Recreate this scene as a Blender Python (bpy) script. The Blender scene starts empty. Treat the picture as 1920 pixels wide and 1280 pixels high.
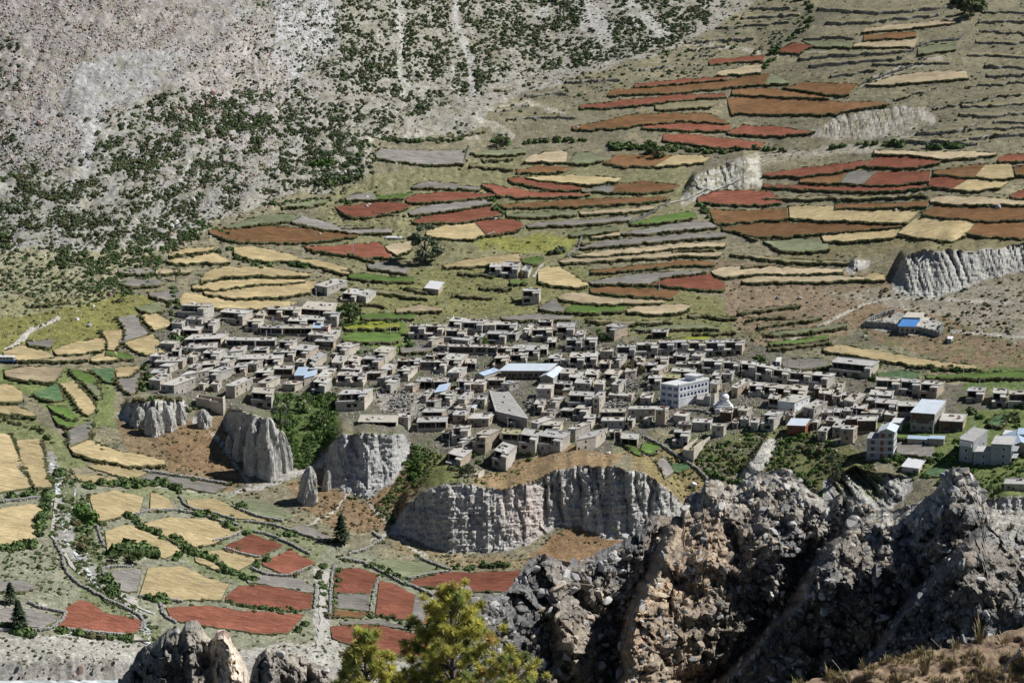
import bpy, math, random
import numpy as np
from mathutils import Vector, Matrix

random.seed(7)
RNG = np.random.RandomState(11)
SC = bpy.context.scene
COL = SC.collection
R = math.radians

# ---------------------------------------------------------------- camera
F = 4000.0                      # focal length in pixels of a 1920 px wide frame
PITCH = R(13.85)
HC = 310.0                      # eye height above the river
cam_data = bpy.data.cameras.new('camera')
cam_data.sensor_width = 36.0
cam_data.lens = 36.0 * F / 1920.0
cam_data.clip_start = 1.0
cam_data.clip_end = 9000.0
cam = bpy.data.objects.new('camera', cam_data)
cam.location = (0, 0, HC)
cam.rotation_euler = (R(90) - PITCH, 0, 0)
COL.objects.link(cam)
SC.camera = cam

# ---------------------------------------------------------------- sky, sun, exposure
SUN_AZ, SUN_EL = R(14), R(46)    # azimuth counted from +X towards +Y
world = bpy.data.worlds.new('World')
SC.world = world
world.use_nodes = True
wn = world.node_tree
sky = wn.nodes.new('ShaderNodeTexSky')
sky.sky_type = 'NISHITA'
sky.sun_disc = False
sky.sun_elevation = SUN_EL
sky.sun_rotation = R(90) - SUN_AZ
sky.altitude = 3500
sky.air_density = 0.8
sky.dust_density = 0.3
bg = wn.nodes['Background']
bg.inputs['Strength'].default_value = 0.05
wn.links.new(sky.outputs[0], bg.inputs['Color'])
sun_data = bpy.data.lights.new('sun', 'SUN')
sun_data.energy = 4.8
sun_data.angle = R(0.5)
sun_data.color = (1.0, 0.985, 0.955)
sun = bpy.data.objects.new('sun', sun_data)
sd = Vector((math.cos(SUN_EL) * math.cos(SUN_AZ), math.cos(SUN_EL) * math.sin(SUN_AZ), math.sin(SUN_EL)))
sun.rotation_euler = (-sd).to_track_quat('-Z', 'Y').to_euler()
sun.location = (200, 600, 700)
COL.objects.link(sun)
SC.view_settings.view_transform = 'Standard'
SC.view_settings.look = 'None'
SC.view_settings.gamma = 1.0
SC.view_settings.exposure = 0.44
SC.view_settings.use_curve_mapping = False

# ---------------------------------------------------------------- helpers: noise
_T = np.random.RandomState(3).rand(512, 512)


def vn(x, y, seed=0):
    x = np.asarray(x, float) + seed * 17.31
    y = np.asarray(y, float) + seed * 41.77
    xi = np.floor(x).astype(int); yi = np.floor(y).astype(int)
    fx = x - xi; fy = y - yi
    fx = fx * fx * (3 - 2 * fx); fy = fy * fy * (3 - 2 * fy)
    a = _T[xi & 511, yi & 511]; b = _T[(xi + 1) & 511, yi & 511]
    c = _T[xi & 511, (yi + 1) & 511]; d = _T[(xi + 1) & 511, (yi + 1) & 511]
    return (a * (1 - fx) + b * fx) * (1 - fy) + (c * (1 - fx) + d * fx) * fy


def fbm(x, y, octv=4, seed=0):
    s = 0; a = .5; t = 0
    for k in range(octv):
        s = s + a * vn(x * 2 ** k, y * 2 ** k, seed + k * 3); t += a; a *= .55
    return s / t


def worley(x, y, seed=0):
    """distance to nearest jittered cell point, its id value"""
    x = np.asarray(x, float); y = np.asarray(y, float)
    xi = np.floor(x).astype(int); yi = np.floor(y).astype(int)
    best = np.full(x.shape, 9.0); bid = np.zeros(x.shape)
    for i in (-1, 0, 1):
        for j in (-1, 0, 1):
            cx = xi + i; cy = yi + j
            rx = _T[(cx + seed * 31) & 511, (cy + seed * 57) & 511]
            ry = _T[(cx + 133 + seed * 11) & 511, (cy + 71 + seed * 23) & 511]
            d = np.hypot(cx + rx - x, cy + ry - y)
            m = d < best
            best = np.where(m, d, best)
            bid = np.where(m, _T[(cx + 77) & 511, (cy + 211 + seed) & 511], bid)
    return best, bid


def facets(x, y, cell, seed):
    """broken rock faces: each cell is a tilted plane of its own; height about -1..1"""
    x = np.asarray(x, float) / cell; y = np.asarray(y, float) / cell
    xi = np.floor(x).astype(int); yi = np.floor(y).astype(int)
    best = np.full(x.shape, 9.0); h = np.zeros(x.shape)
    for i in (-1, 0, 1):
        for j in (-1, 0, 1):
            cx = xi + i; cy = yi + j
            rx = _T[(cx + seed * 31) & 511, (cy + seed * 57) & 511]; ry = _T[(cx + 133 + seed * 11) & 511, (cy + 71 + seed * 23) & 511]
            dx, dy = x - cx - rx, y - cy - ry
            d = np.abs(dx) * .9 + np.abs(dy) * .8 + .35 * np.hypot(dx, dy)
            m = d < best
            best = np.where(m, d, best)
            g1 = _T[(cx + 17) & 511, (cy + 301 + seed) & 511] - .5; g2 = _T[(cx + 191) & 511, (cy + 5 + seed) & 511] - .5; g0 = _T[(cx + 55) & 511, (cy + 99 + seed) & 511] - .5
            h = np.where(m, g0 * 1.2 + g1 * 2.2 * dx + g2 * 2.2 * dy, h)
    return h


def sstep(a, b, x):
    t = np.clip((x - a) / (b - a), 0, 1)
    return t * t * (3 - 2 * t)


def inside(poly, x, y):
    p = np.asarray(poly, float); r = np.zeros(x.shape, bool)
    n = len(p)
    for i in range(n):
        x0, y0 = p[i]; x1, y1 = p[(i + 1) % n]
        if y0 == y1:
            continue
        c = ((y0 > y) != (y1 > y)) & (x < (x1 - x0) * (y - y0) / (y1 - y0) + x0)
        r ^= c
    return r


def poly_s(s):
    return [tuple(float(v) for v in q.split(',')) for q in s.split()]


def resample(pts, n):
    p = np.asarray(pts, float)
    d = np.r_[0, np.cumsum(np.hypot(*(p[1:] - p[:-1]).T))]
    t = np.linspace(0, d[-1], n)
    return np.c_[np.interp(t, d, p[:, 0]), np.interp(t, d, p[:, 1])]


def dist_line(pts, x, y):
    p = np.asarray(pts, float); best = np.full(x.shape, 1e9)
    for i in range(len(p) - 1):
        ax, ay = p[i]; bx, by = p[i + 1]
        l2 = (bx - ax) ** 2 + (by - ay) ** 2 + 1e-9
        t = np.clip(((x - ax) * (bx - ax) + (y - ay) * (by - ay)) / l2, 0, 1)
        best = np.minimum(best, np.hypot(ax + t * (bx - ax) - x, ay + t * (by - ay) - y))
    return best


# ---------------------------------------------------------------- helpers: view rays to places
cP, sP = math.cos(PITCH), math.sin(PITCH)


def rays(px, py):
    u = (np.asarray(px, float) - 960) / F
    v = (640 - np.asarray(py, float)) / F
    dx, dy, dz = u, cP + v * sP, -sP + v * cP
    return dx, dy, dz, np.hypot(dx, dy)


def at(px, py, D):
    dx, dy, dz, h = rays(px, py)
    k = np.asarray(D) / h
    return np.stack([dx * k, dy * k, HC + dz * k], -1)


def tanth(px, py):
    dx, dy, dz, h = rays(px, py)
    return -dz / h


# ---------------------------------------------------------------- helpers: objects
def link(o, parent=None):
    COL.objects.link(o)
    if parent is not None:
        o.parent = parent
    return o


def mesh_np(name, V, Q, mat=None, smooth=False, cols=None):
    """mesh from numpy arrays (quads or triangles)"""
    V = np.ascontiguousarray(V, np.float32); Q = np.ascontiguousarray(Q, np.int32)
    me = bpy.data.meshes.new(name)
    n, k = Q.shape
    me.vertices.add(len(V)); me.vertices.foreach_set('co', V.ravel())
    me.loops.add(n * k); me.loops.foreach_set('vertex_index', Q.ravel())
    me.polygons.add(n)
    me.polygons.foreach_set('loop_start', np.arange(0, n * k, k, dtype=np.int32))
    if cols is not None:
        a = me.color_attributes.new('Col', 'FLOAT_COLOR', 'POINT')
        c = np.ones((len(V), 4), np.float32); c[:, :cols.shape[1]] = cols
        a.data.foreach_set('color', c.ravel())
    me.update(calc_edges=True)
    me.polygons.foreach_set('use_smooth', np.full(n, smooth, bool))
    if mat:
        me.materials.append(mat)
    return me


def obj(name, me, parent=None, loc=None, **props):
    o = bpy.data.objects.new(name, me)
    link(o, parent)
    if loc is not None:
        o.location = loc
    for k, v in props.items():
        o[k] = v
    return o


def thing(name, label, cat, loc, group=None, rz=0.0):
    o = bpy.data.objects.new(name, None)
    o.empty_display_size = 0.5
    o.location = loc
    o.rotation_euler = (0, 0, rz)
    o['label'] = label; o['category'] = cat
    if group:
        o['group'] = group
    COL.objects.link(o)
    return o


def tag(o, label, cat, group=None):
    o['label'] = label; o['category'] = cat
    if group:
        o['group'] = group
    return o


class MB:
    def __init__(self):
        self.v = []; self.f = []

    def hexa(self, c):
        """8 corners: bottom 4 counter-clockwise, top 4"""
        b = len(self.v)
        self.v += [tuple(p) for p in c]
        for q in ((3, 2, 1, 0), (4, 5, 6, 7), (0, 1, 5, 4), (1, 2, 6, 5), (2, 3, 7, 6), (3, 0, 4, 7)):
            self.f.append(tuple(b + i for i in q))

    def box(self, x0, x1, y0, y1, z0, z1):
        self.hexa([(x0, y0, z0), (x1, y0, z0), (x1, y1, z0), (x0, y1, z0), (x0, y0, z1), (x1, y0, z1), (x1, y1, z1), (x0, y1, z1)])

    def tube(self, a, b, r0, r1, n=6, caps=True):
        a = Vector(a); b = Vector(b); d = (b - a)
        if d.length < 1e-6:
            return
        d.normalize()
        s = d.orthogonal().normalized(); t = d.cross(s)
        k = len(self.v)
        for p, r in ((a, r0), (b, r1)):
            for i in range(n):
                an = 2 * math.pi * i / n
                self.v.append(tuple(p + (s * math.cos(an) + t * math.sin(an)) * r))
        for i in range(n):
            j = (i + 1) % n
            self.f.append((k + i, k + j, k + n + j, k + n + i))
        if caps:
            self.f.append(tuple(k + n + i for i in range(n)))
            self.f.append(tuple(k + n - 1 - i for i in range(n)))

    def quad(self, a, b, c, d):
        k = len(self.v)
        self.v += [tuple(a), tuple(b), tuple(c), tuple(d)]
        self.f.append((k, k + 1, k + 2, k + 3))

    def tri(self, a, b, c):
        k = len(self.v)
        self.v += [tuple(a), tuple(b), tuple(c)]
        self.f.append((k, k + 1, k + 2))

    def mesh(self, name, mat, origin=None, smooth=False):
        me = bpy.data.meshes.new(name)
        v = self.v if origin is None else [(p[0] - origin[0], p[1] - origin[1], p[2] - origin[2]) for p in self.v]
        me.from_pydata(v, [], self.f)
        if mat:
            me.materials.append(mat)
        if smooth:
            me.polygons.foreach_set('use_smooth', np.ones(len(me.polygons), bool))
        return me

    def build(self, name, mat, parent=None, origin=None, smooth=False):
        return obj(name, self.mesh(name, mat, origin, smooth), parent)


# ---------------------------------------------------------------- materials
def new_mat(name, rough=0.9, spec=0.2):
    m = bpy.data.materials.new(name)
    m.use_nodes = True
    b = m.node_tree.nodes['Principled BSDF']
    b.inputs['Roughness'].default_value = rough
    b.inputs['Specular IOR Level'].default_value = spec
    return m, m.node_tree.nodes, m.node_tree.links, b


def noise(N, L, co, scale, detail=4, rough=.6, dist=0.0):
    n = N.new('ShaderNodeTexNoise')
    n.inputs['Scale'].default_value = scale
    n.inputs['Detail'].default_value = detail
    n.inputs['Roughness'].default_value = rough
    n.inputs['Distortion'].default_value = dist
    if co is not None:
        L.new(co, n.inputs['Vector'])
    return n.outputs['Fac']


def ramp(N, L, fac, stops):
    r = N.new('ShaderNodeValToRGB')
    e = r.color_ramp.elements
    e[0].position, e[1].position = stops[0][0], stops[-1][0]
    for p, c in stops[1:-1]:
        e.new(p)
    for i, (p, c) in enumerate(stops):
        e[i].position = p
        e[i].color = (c, c, c, 1) if isinstance(c, (int, float)) else (*c, 1)
    L.new(fac, r.inputs['Fac'])
    return r.outputs['Color']


def mix(N, L, fac, a, b, mode='MIX'):
    m = N.new('ShaderNodeMix'); m.data_type = 'RGBA'; m.blend_type = mode
    for s, v in ((m.inputs['Factor'], fac), (m.inputs['A'], a), (m.inputs['B'], b)):
        if isinstance(v, (int, float)):
            s.default_value = v if s.type == 'VALUE' else (v, v, v, 1)
        elif isinstance(v, tuple):
            s.default_value = (*v, 1)
        else:
            L.new(v, s)
    return m.outputs['Result']


def bump(N, L, b, h, strength, dist):
    n = N.new('ShaderNodeBump')
    n.inputs['Strength'].default_value = strength
    n.inputs['Distance'].default_value = dist
    L.new(h, n.inputs['Height'])
    L.new(n.outputs['Normal'], b.inputs['Normal'])


def coords(N, L, scale=None, kind='Object'):
    t = N.new('ShaderNodeTexCoord')
    if scale is None:
        return t.outputs[kind]
    m = N.new('ShaderNodeMapping')
    m.inputs['Scale'].default_value = scale
    L.new(t.outputs[kind], m.inputs['Vector'])
    return m.outputs['Vector']


def simple(name, ca, cb, scale=1.0, rough=.9, spec=.2, bmp=0.0, bd=.1, stretch=None, detail=5, lo=.35, hi=.65, var=0.0):
    m, N, L, b = new_mat(name, rough, spec)
    co = coords(N, L, stretch)
    f = noise(N, L, co, scale, detail)
    c = ramp(N, L, f, [(lo, ca), (hi, cb)])
    f2 = noise(N, L, co, scale * 5.3, 3)
    c = mix(N, L, 1.0, c, ramp(N, L, f2, [(.3, .78), (.7, 1.22)]), 'MULTIPLY')
    if var:
        oi = N.new('ShaderNodeObjectInfo')
        c = mix(N, L, 1.0, c, ramp(N, L, oi.outputs['Random'], [(0, 1 - var), (1, 1 + var)]), 'MULTIPLY')
    L.new(c, b.inputs['Base Color'])
    if bmp:
        bump(N, L, b, f2, bmp, bd)
    return m


def ground_mat(name, spk=.5, fine=1.0, rough=.95, bs=.6):
    """colour from the surface-type attribute, broken up by several sizes of grain and small stones"""
    m, N, L, b = new_mat(name, rough, .1)
    co = coords(N, L)
    a = N.new('ShaderNodeVertexColor'); a.layer_name = 'Col'
    c = a.outputs['Color']
    for s, lo, hi in ((.06 * fine, .84, 1.16), (.3 * fine, .72, 1.3), (.95 * fine, .66, 1.38), (2.6 * fine, .70, 1.32)):
        f = noise(N, L, co, s, 4)
        c = mix(N, L, 1.0, c, ramp(N, L, f, [(.32, lo), (.68, hi)]), 'MULTIPLY')
    if spk:
        v = N.new('ShaderNodeTexVoronoi'); v.inputs['Scale'].default_value = .55 * fine
        L.new(co, v.inputs['Vector'])
        k = ramp(N, L, v.outputs['Distance'], [(.12, 1.0), (.24, 0.0)])
        f3 = ramp(N, L, noise(N, L, co, .09 * fine, 3), [(.42, 0.0), (.62, spk)])
        c = mix(N, L, mix(N, L, 1.0, k, f3, 'MULTIPLY'), c, (.46, .44, .41))
    L.new(c, b.inputs['Base Color'])
    bump(N, L, b, noise(N, L, co, .9 * fine, 6, .7), bs, .8 / fine)
    return m
FIELDS = '''
T|1622,53 1700,44 1788,35|1617,60 1700,53 1793,42
O|1620,65 1718,59|1619,75 1716,68
R|1455,95 1490,80 1528,83|1455,97 1495,100 1528,85
P|1502,75 1598,80|1528,87 1596,88
T|1602,80 1722,73|1600,87 1714,88
P|1722,88 1795,77|1722,101 1793,92
R|1330,112 1435,104|1330,119 1430,113
T|1345,133 1430,120|1340,142 1425,136
O|1145,170 1280,158 1370,150 1444,136|1140,178 1280,172 1360,163 1434,157
P|1445,137 1478,152|1435,157 1478,155
R|1190,158 1280,148 1370,144|1190,163 1280,155 1360,149
O|1470,163 1510,154 1612,157|1470,165 1530,172 1560,178 1590,177
O|1372,168 1450,165 1555,183|1372,175 1450,180 1553,184
R|1087,198 1180,186 1280,177 1360,176|1087,202 1180,198 1280,185 1360,182
D|1230,196 1280,189 1355,188|1230,205 1335,200
O|1362,183 1450,186 1560,190 1665,193|1372,212 1470,214 1570,212 1667,194
O|1074,238 1130,228 1184,215 1240,212 1330,213 1366,228|1074,242 1150,240 1200,233 1280,225 1366,231
R|1205,235 1290,230 1370,234|1205,240 1280,243 1369,245
R|1364,246 1395,235 1440,236 1528,246|1366,249 1420,254 1470,254 1528,248
R|1245,252 1290,252 1360,258 1437,268|1245,262 1300,271 1360,277 1425,276
T|1622,158 1680,141 1740,134 1812,132|1630,160 1690,157 1760,149 1815,147
T|1640,282 1720,283 1800,283 1866,286|1640,287 1700,289 1775,298 1868,290
R|1622,308 1652,292 1700,292 1762,302|1622,310 1680,314 1720,312 1762,304
R|1430,326 1500,315 1570,307 1640,298|1430,329 1500,329 1570,322 1622,309
O|1500,337 1545,331 1592,322|1500,340 1540,342 1574,343
G|1594,322 1645,320|1576,343 1618,346
R|1647,321 1745,321|1618,346 1680,346 1740,338
R|1432,346 1550,349 1650,350 1747,347|1432,349 1550,356 1650,359 1745,350
O|1750,320 1800,312 1848,308|1752,325 1790,329 1826,332
Y|1850,308 1895,306|1828,331 1870,336 1901,332
R|1745,331 1780,330 1815,334|1742,347 1760,350 1786,353
Y|1817,334 1860,337 1893,340|1787,354 1820,357 1875,352
T|1744,373 1765,366 1840,368 1925,376|1744,378 1800,383 1860,382 1925,384
R|1872,297 1890,290 1935,286|1872,301 1900,303 1935,300
O|1902,314 1935,308|1905,327 1935,328
R|1893,366 1915,355 1935,352|1895,368 1915,370 1935,368
R|1308,370 1345,358 1400,357 1445,360 1465,376|1308,376 1345,381 1400,383 1463,381
O|1330,392 1400,396 1475,390|1340,417 1400,415 1478,408
Y|1480,388 1520,385 1570,387 1640,392 1723,396|1481,407 1540,412 1620,415 1700,417
O|1565,383 1650,381 1745,377|1567,389 1650,389 1735,386
O|1730,398 1752,388 1820,390 1930,388|1730,402 1800,409 1850,414 1930,410
O|1832,418 1870,416 1930,418|1812,438 1850,443 1930,446
Y|1705,418 1728,405 1780,407 1831,412|1684,436 1740,448 1785,453 1812,440
Y|1538,438 1590,430 1690,424|1545,451 1600,451 1680,443
O|1352,427 1420,418 1500,418 1600,419 1690,423|1356,430 1415,441 1480,442 1536,437 1690,425
P|1432,452 1500,447 1550,450|1434,454 1465,468 1510,471 1554,468
N|1180,418 1230,406 1280,398 1305,398|1182,420 1240,416 1290,410 1306,404
G|1160,436 1230,426 1290,415 1330,416|1165,438 1230,436 1290,430 1345,425
G|703,288 714,277 780,282 830,282 871,280|706,296 740,301 800,308 868,307
P|890,285 940,279 995,277|890,288 940,290 985,287
T|985,300 1003,288 1057,283 1064,286|985,302 1030,303 1062,304
P|1066,304 1080,286 1100,284 1133,296|1066,305 1100,306 1130,301
O|1133,304 1154,291 1210,289 1262,290|1133,306 1180,311 1224,311
Y|1264,290 1300,290 1332,296|1226,312 1270,309 1320,303
O|970,320 1005,311 1075,314|970,323 1010,323 1055,321
Y|985,331 1040,328 1110,329 1165,335|988,333 1060,342 1110,345 1160,338
R|953,334 985,332 1040,339 1092,352|955,338 1000,349 1040,356 1088,355
G|1090,355 1155,346|1092,358 1148,359
O|1155,346 1210,340 1275,346|1149,359 1200,361 1262,356
R|904,343 945,350 1020,361 1107,363|905,347 937,366 1000,370 1105,365
O|940,383 1010,378 1130,372 1255,369|942,388 1000,388 1130,384 1250,374
G|773,349 790,340 840,342 900,352|773,351 830,353 898,354
R|760,373 785,363 860,360 928,363|765,378 800,378 860,374 926,366
N|704,368 775,361|704,373 755,371
G|648,371 670,362 703,364|650,374 703,373
R|630,388 680,381 750,378 775,386|635,394 665,406 700,405 765,390
G|765,398 790,387 860,378 927,373|770,401 830,396 922,381
R|773,415 790,407 870,393 925,387 930,390|775,418 830,417 880,413 940,402
Y|800,432 840,420 887,415|800,440 840,447 880,448 910,441
R|889,416 930,411 970,412 979,420|911,441 940,437 965,433 980,424
G|905,429 925,425 937,433|911,439 937,436
P|950,402 1010,398 1080,394|950,404 1010,406 1080,402
G|985,420 1080,412 1190,405|990,425 1080,421 1180,412
T|1085,398 1150,392 1228,386|1090,401 1150,399 1225,391
P|1065,438 1110,428 1160,422|1070,441 1110,438 1160,430
T|1105,443 1165,434|1110,445 1160,441
G|1080,462 1150,450 1280,438 1360,436|1090,465 1150,460 1280,448 1360,443
T|1075,478 1150,468 1280,456 1360,455|1080,481 1150,477 1280,464 1358,461
T|1045,488 1110,482 1210,473 1280,471 1355,472|1055,492 1110,489 1210,483 1280,479 1350,479
O|1105,507 1180,499 1280,488 1340,490|1110,510 1180,506 1280,496 1338,496
G|1103,527 1150,519 1228,511 1285,508 1330,507|1110,531 1170,531 1218,531 1243,519 1322,511
R|1220,530 1245,520 1280,515 1327,510 1360,532|1222,532 1270,537 1320,542 1358,541
O|1105,541 1145,536 1210,540 1276,546|1110,546 1150,550 1210,556 1262,558
T|1045,557 1060,549 1088,547 1130,557 1200,560 1258,562|1050,561 1090,567 1150,569 1240,567
Y|1008,505 1030,498 1050,501 1085,520 1103,534|1009,527 1040,534 1070,537 1100,536
Y|830,498 870,487 970,474 978,490|835,500 880,499 925,495 960,495
T|1173,580 1195,573 1280,570 1296,572|1178,584 1220,587 1270,587 1292,577
N|1059,580 1075,571 1120,572 1173,573|1062,584 1110,585 1170,582
G|1012,574 1035,561 1058,576|1014,578 1035,583 1055,583
T|722,461 750,454 778,451|726,468 745,478 768,470
R|570,462 640,459 690,455 712,454 735,475|578,466 640,476 690,482 732,481
G|690,498 720,490 765,502|692,502 730,508 762,511
N|655,515 680,512 720,517 778,521|656,519 690,524 735,527 776,527
N|676,590 720,587 785,588|680,596 720,596 775,596
N|641,630 665,624 720,623 760,628|645,637 690,640 745,640
V|644,610 690,604 745,603|646,615 700,615 748,612
G|750,652 808,646|752,660 808,656
G|940,594 1000,588 1075,592|942,598 1000,599 1070,598
T|742,580 790,571 830,577|745,584 790,583 828,581
N|955,527 990,524|957,531 988,530
N|978,488 1000,482 1020,482|985,494 1003,495 1018,488
T|1333,507 1350,501 1430,499 1580,504|1340,514 1360,520 1420,512 1500,513 1578,510
T|1392,524 1425,514 1500,514 1620,519|1394,528 1440,527 1540,527 1618,525
Y|1622,518 1640,509 1660,514|1624,524 1640,525 1658,524
P|1430,627 1500,616 1590,607|1436,628 1500,623 1588,612
N|1440,642 1500,637 1555,626|1445,645 1500,643 1552,633
Y|1543,653 1570,646 1650,658 1740,675 1830,685|1545,657 1570,660 1650,674 1740,686 1828,691
G|1466,680 1480,672 1550,673|1470,686 1500,692 1552,684
C|1645,700 1690,693 1725,697|1650,706 1690,709 1722,706
N|1735,704 1800,700 1925,696|1740,709 1820,708 1925,706
C|1855,787 1870,777 1890,777|1852,794 1870,799 1885,792
G|1680,826 1750,828|1682,848 1752,857
N|1685,812 1750,815|1680,820 1748,822
C|1736,882 1755,875 1780,876|1735,888 1755,893 1778,888
P|1185,616 1250,609 1310,607 1350,613|1200,619 1260,615 1345,616
V|1270,634 1330,628|1270,637 1328,637
O|391,432 430,426 520,424 600,430 670,437|395,437 440,451 540,455 620,450 670,441
G|546,413 567,404 640,424 735,431|547,416 600,428 660,437 732,435
P|420,424 500,402 545,401 566,404|425,427 470,421 545,414
P|525,385 580,377 620,371|530,388 580,386 610,380
Y|315,476 340,466 405,462|318,478 345,474 400,469
Y|312,487 370,481 400,473 433,489|315,490 345,494 385,490 430,492
Y|438,463 480,462 520,470 560,482|440,475 470,486 510,489 555,488
Y|545,484 590,487 650,500 655,510|548,488 600,499 640,510 653,514
G|222,506 255,503 290,505|225,510 260,512 288,511
T|292,504 362,506|292,511 355,510
G|220,527 250,522 300,524 308,528|222,531 260,535 300,533
Y|375,522 385,508 420,499 500,500 585,513|378,529 400,522 460,514 520,517 580,517
Y|360,535 390,529 470,523 575,524|362,541 410,543 470,533 570,528
Y|380,545 440,538 530,530 592,527|385,550 440,558 520,556 580,548 593,535
Y|333,562 345,548 420,560 500,564 560,566|338,571 400,577 470,579 540,573
G|280,551 320,545 343,543|283,554 310,561 330,563
P|255,575 290,567 310,577|262,580 285,586 308,580
Gv|222,595 232,610 233,630 230,640|255,588 258,600 270,615 279,625
Yv|232,643 250,656 272,666|288,626 300,645 306,658
Yv|265,590 275,605 290,618|285,583 317,600 318,610
Yv|192,620 200,640 200,655|228,620 225,640 214,655
Y|100,655 150,640 200,633|105,665 160,660 195,655
Y|5,660 40,645 90,660|8,672 60,675 100,668
T|60,669 120,665 175,658|62,674 120,675 165,674
Y|170,672 200,655 215,653|172,676 200,676 222,672
N|200,655 230,660 252,668|200,663 230,671 250,673
G|50,640 100,637|55,645 95,649
T|8,695 50,686 118,689|10,705 50,712 100,716 115,698
Y|215,690 262,685|218,706 245,705 258,692
Gv|218,710 224,724 245,738|262,700 258,715 254,735
Cv|168,692 185,705 200,716|212,692 212,705 210,716
Nv|130,693 145,708 160,718|145,693 175,705 180,716
Yv|113,718 130,740 150,765 165,778|140,712 152,728 175,755 182,772
Pv|158,718 170,730 185,748|172,716 185,730 192,745
Cv|62,738 80,748 100,750|105,718 112,730 118,748
N|88,760 115,762 130,768|100,770 130,785 145,783
N|95,775 140,790|110,795 138,800
Gv|125,808 130,820 128,836|173,787 170,805 165,822
Y|-60,718 20,720 40,735|-60,748 20,752 44,751
Y|-60,758 30,760 62,772|-60,770 30,775 66,780
Yv|30,826 38,852 42,875 60,900 65,912|75,822 80,850 85,880 98,912
Yv|-60,812 -60,860 -60,932|15,812 38,862 56,912
Y|-60,957 40,948 84,942|-60,1020 30,1020 66,1014
Y|128,838 165,822 220,845 310,862|135,846 180,860 240,872 310,870
Y|165,872 215,870 275,885|170,876 220,890 255,897
Y|140,890 190,892 248,905|145,898 190,908 240,910
G|262,897 280,887 350,898 425,911|262,900 330,912 400,922 424,914
Y|168,927 215,919 268,930|182,978 220,970 262,958
Y|282,922 310,930 325,945|281,958 300,957 326,953
Y|350,937 400,933 450,958 496,975|355,953 400,963 450,970 494,978
P|435,938 480,933 520,948 551,968|440,945 480,965 530,974
Y|198,995 238,981 290,1004 350,1030|202,1031 255,1030 310,1046
Y|265,982 320,968 390,974 453,993|275,993 320,1010 365,1025 400,1018 452,996
R|420,1023 473,1001 530,1021|422,1030 460,1041 487,1042 528,1024
Y|365,1043 400,1031 440,1036 497,1044|367,1050 400,1065 440,1070 480,1050
R|491,1054 545,1030 591,1053|494,1058 530,1075 560,1072 590,1055
Y|279,1066 300,1062 345,1060 390,1083 430,1094|261,1116 300,1120 340,1124 385,1124 413,1122
G|205,1072 240,1066 268,1068|210,1100 235,1108 258,1108
R|422,1118 447,1097 505,1096 588,1114|424,1126 480,1136 540,1142 582,1140
G|462,1083 500,1078 560,1082 588,1100|465,1090 520,1098 588,1112
R|312,1137 380,1135 440,1143 570,1152|322,1160 400,1174 470,1184 540,1187
R|122,1140 148,1124 170,1128 200,1150 240,1155 265,1162|108,1176 150,1178 200,1184 240,1187 265,1180
G|-60,1095 40,1087 72,1098|-60,1108 40,1108 70,1102
G|-60,1148 40,1137 108,1155|-60,1160 40,1175 80,1176 105,1162
R|628,1067 675,1064 709,1076|627,1107 660,1112 692,1111
G|627,1111 690,1115|627,1138 690,1144
O|627,1143 690,1148|627,1153 680,1156
R|712,1088 740,1095 777,1115|705,1150 740,1158 771,1160
G|780,1116 808,1122|773,1160 792,1166
O|810,1122 830,1130|793,1168 815,1175
R|768,1089 825,1073 900,1072 1010,1070|775,1095 840,1105 900,1108 1000,1106
P|690,1052 735,1048 790,1052 838,1070|700,1062 740,1080 780,1081 830,1072
R|622,1173 690,1170 760,1183 820,1200|622,1195 680,1212 730,1224 800,1232
G|635,1166 700,1160 790,1180|640,1170 700,1168 770,1180
G|540,990 570,983 618,1005|545,995 590,1005 617,1012
Nv|1172,832 1180,840 1188,850|1195,838 1199,846 1199,853
N|1207,828 1225,832 1240,838|1200,842 1215,852 1232,843
Gv|1230,863 1238,880 1246,895|1245,856 1256,870 1262,885
C|1255,872 1275,866 1297,874|1260,882 1275,884 1290,878
'''
# ---------------------------------------------------------------- the lie of the land
# slope of the ground (degrees, towards the viewer) along bearings, listed from the valley up the mountain
PROFILE = {
    -900: [(1300, 3), (900, 4), (690, 8), (560, 14), (470, 26), (380, 33), (0, 34), (-700, 36)],
    0: [(1300, 3), (900, 4), (690, 8), (560, 13), (480, 24), (400, 32), (0, 34), (-700, 36)],
    200: [(1300, 3), (880, 4), (840, 12), (760, 9), (560, 10), (460, 18), (400, 31), (0, 33), (-700, 36)],
    400: [(1300, 3), (940, 4), (900, 16), (770, 14), (740, 7), (580, 8), (450, 13), (390, 28), (0, 32), (-700, 36)],
    600: [(1300, 3), (990, 4), (950, 18), (830, 18), (780, 7), (600, 7), (440, 11), (370, 16), (320, 27), (0, 30), (-700, 35)],
    800: [(1300, 3), (1050, 4), (1010, 22), (850, 22), (810, 7), (600, 7), (440, 11), (280, 13), (220, 20), (0, 28), (-700, 34)],
    1000: [(1300, 3), (1050, 4), (1010, 26), (900, 26), (850, 9), (790, 7), (600, 7), (280, 12), (150, 17), (0, 27), (-700, 33)],
    1200: [(1300, 3), (1050, 5), (1000, 26), (890, 24), (830, 9), (620, 7), (300, 12), (120, 15), (0, 24), (-700, 30)],
    1400: [(1300, 4), (1030, 8), (960, 22), (840, 20), (800, 7), (640, 7), (300, 12), (0, 15), (-700, 24)],
    1600: [(1300, 4), (1030, 8), (960, 22), (870, 18), (830, 6), (660, 7), (450, 13), (0, 14), (-700, 22)],
    1800: [(1300, 4), (1030, 8), (960, 20), (900, 14), (860, 5), (700, 6), (560, 15), (460, 17), (420, 12), (0, 13), (-700, 20)],
    2900: [(1300, 4), (1030, 8), (960, 18), (880, 8), (700, 6), (560, 14), (420, 12), (0, 13), (-700, 20)],
}
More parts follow.
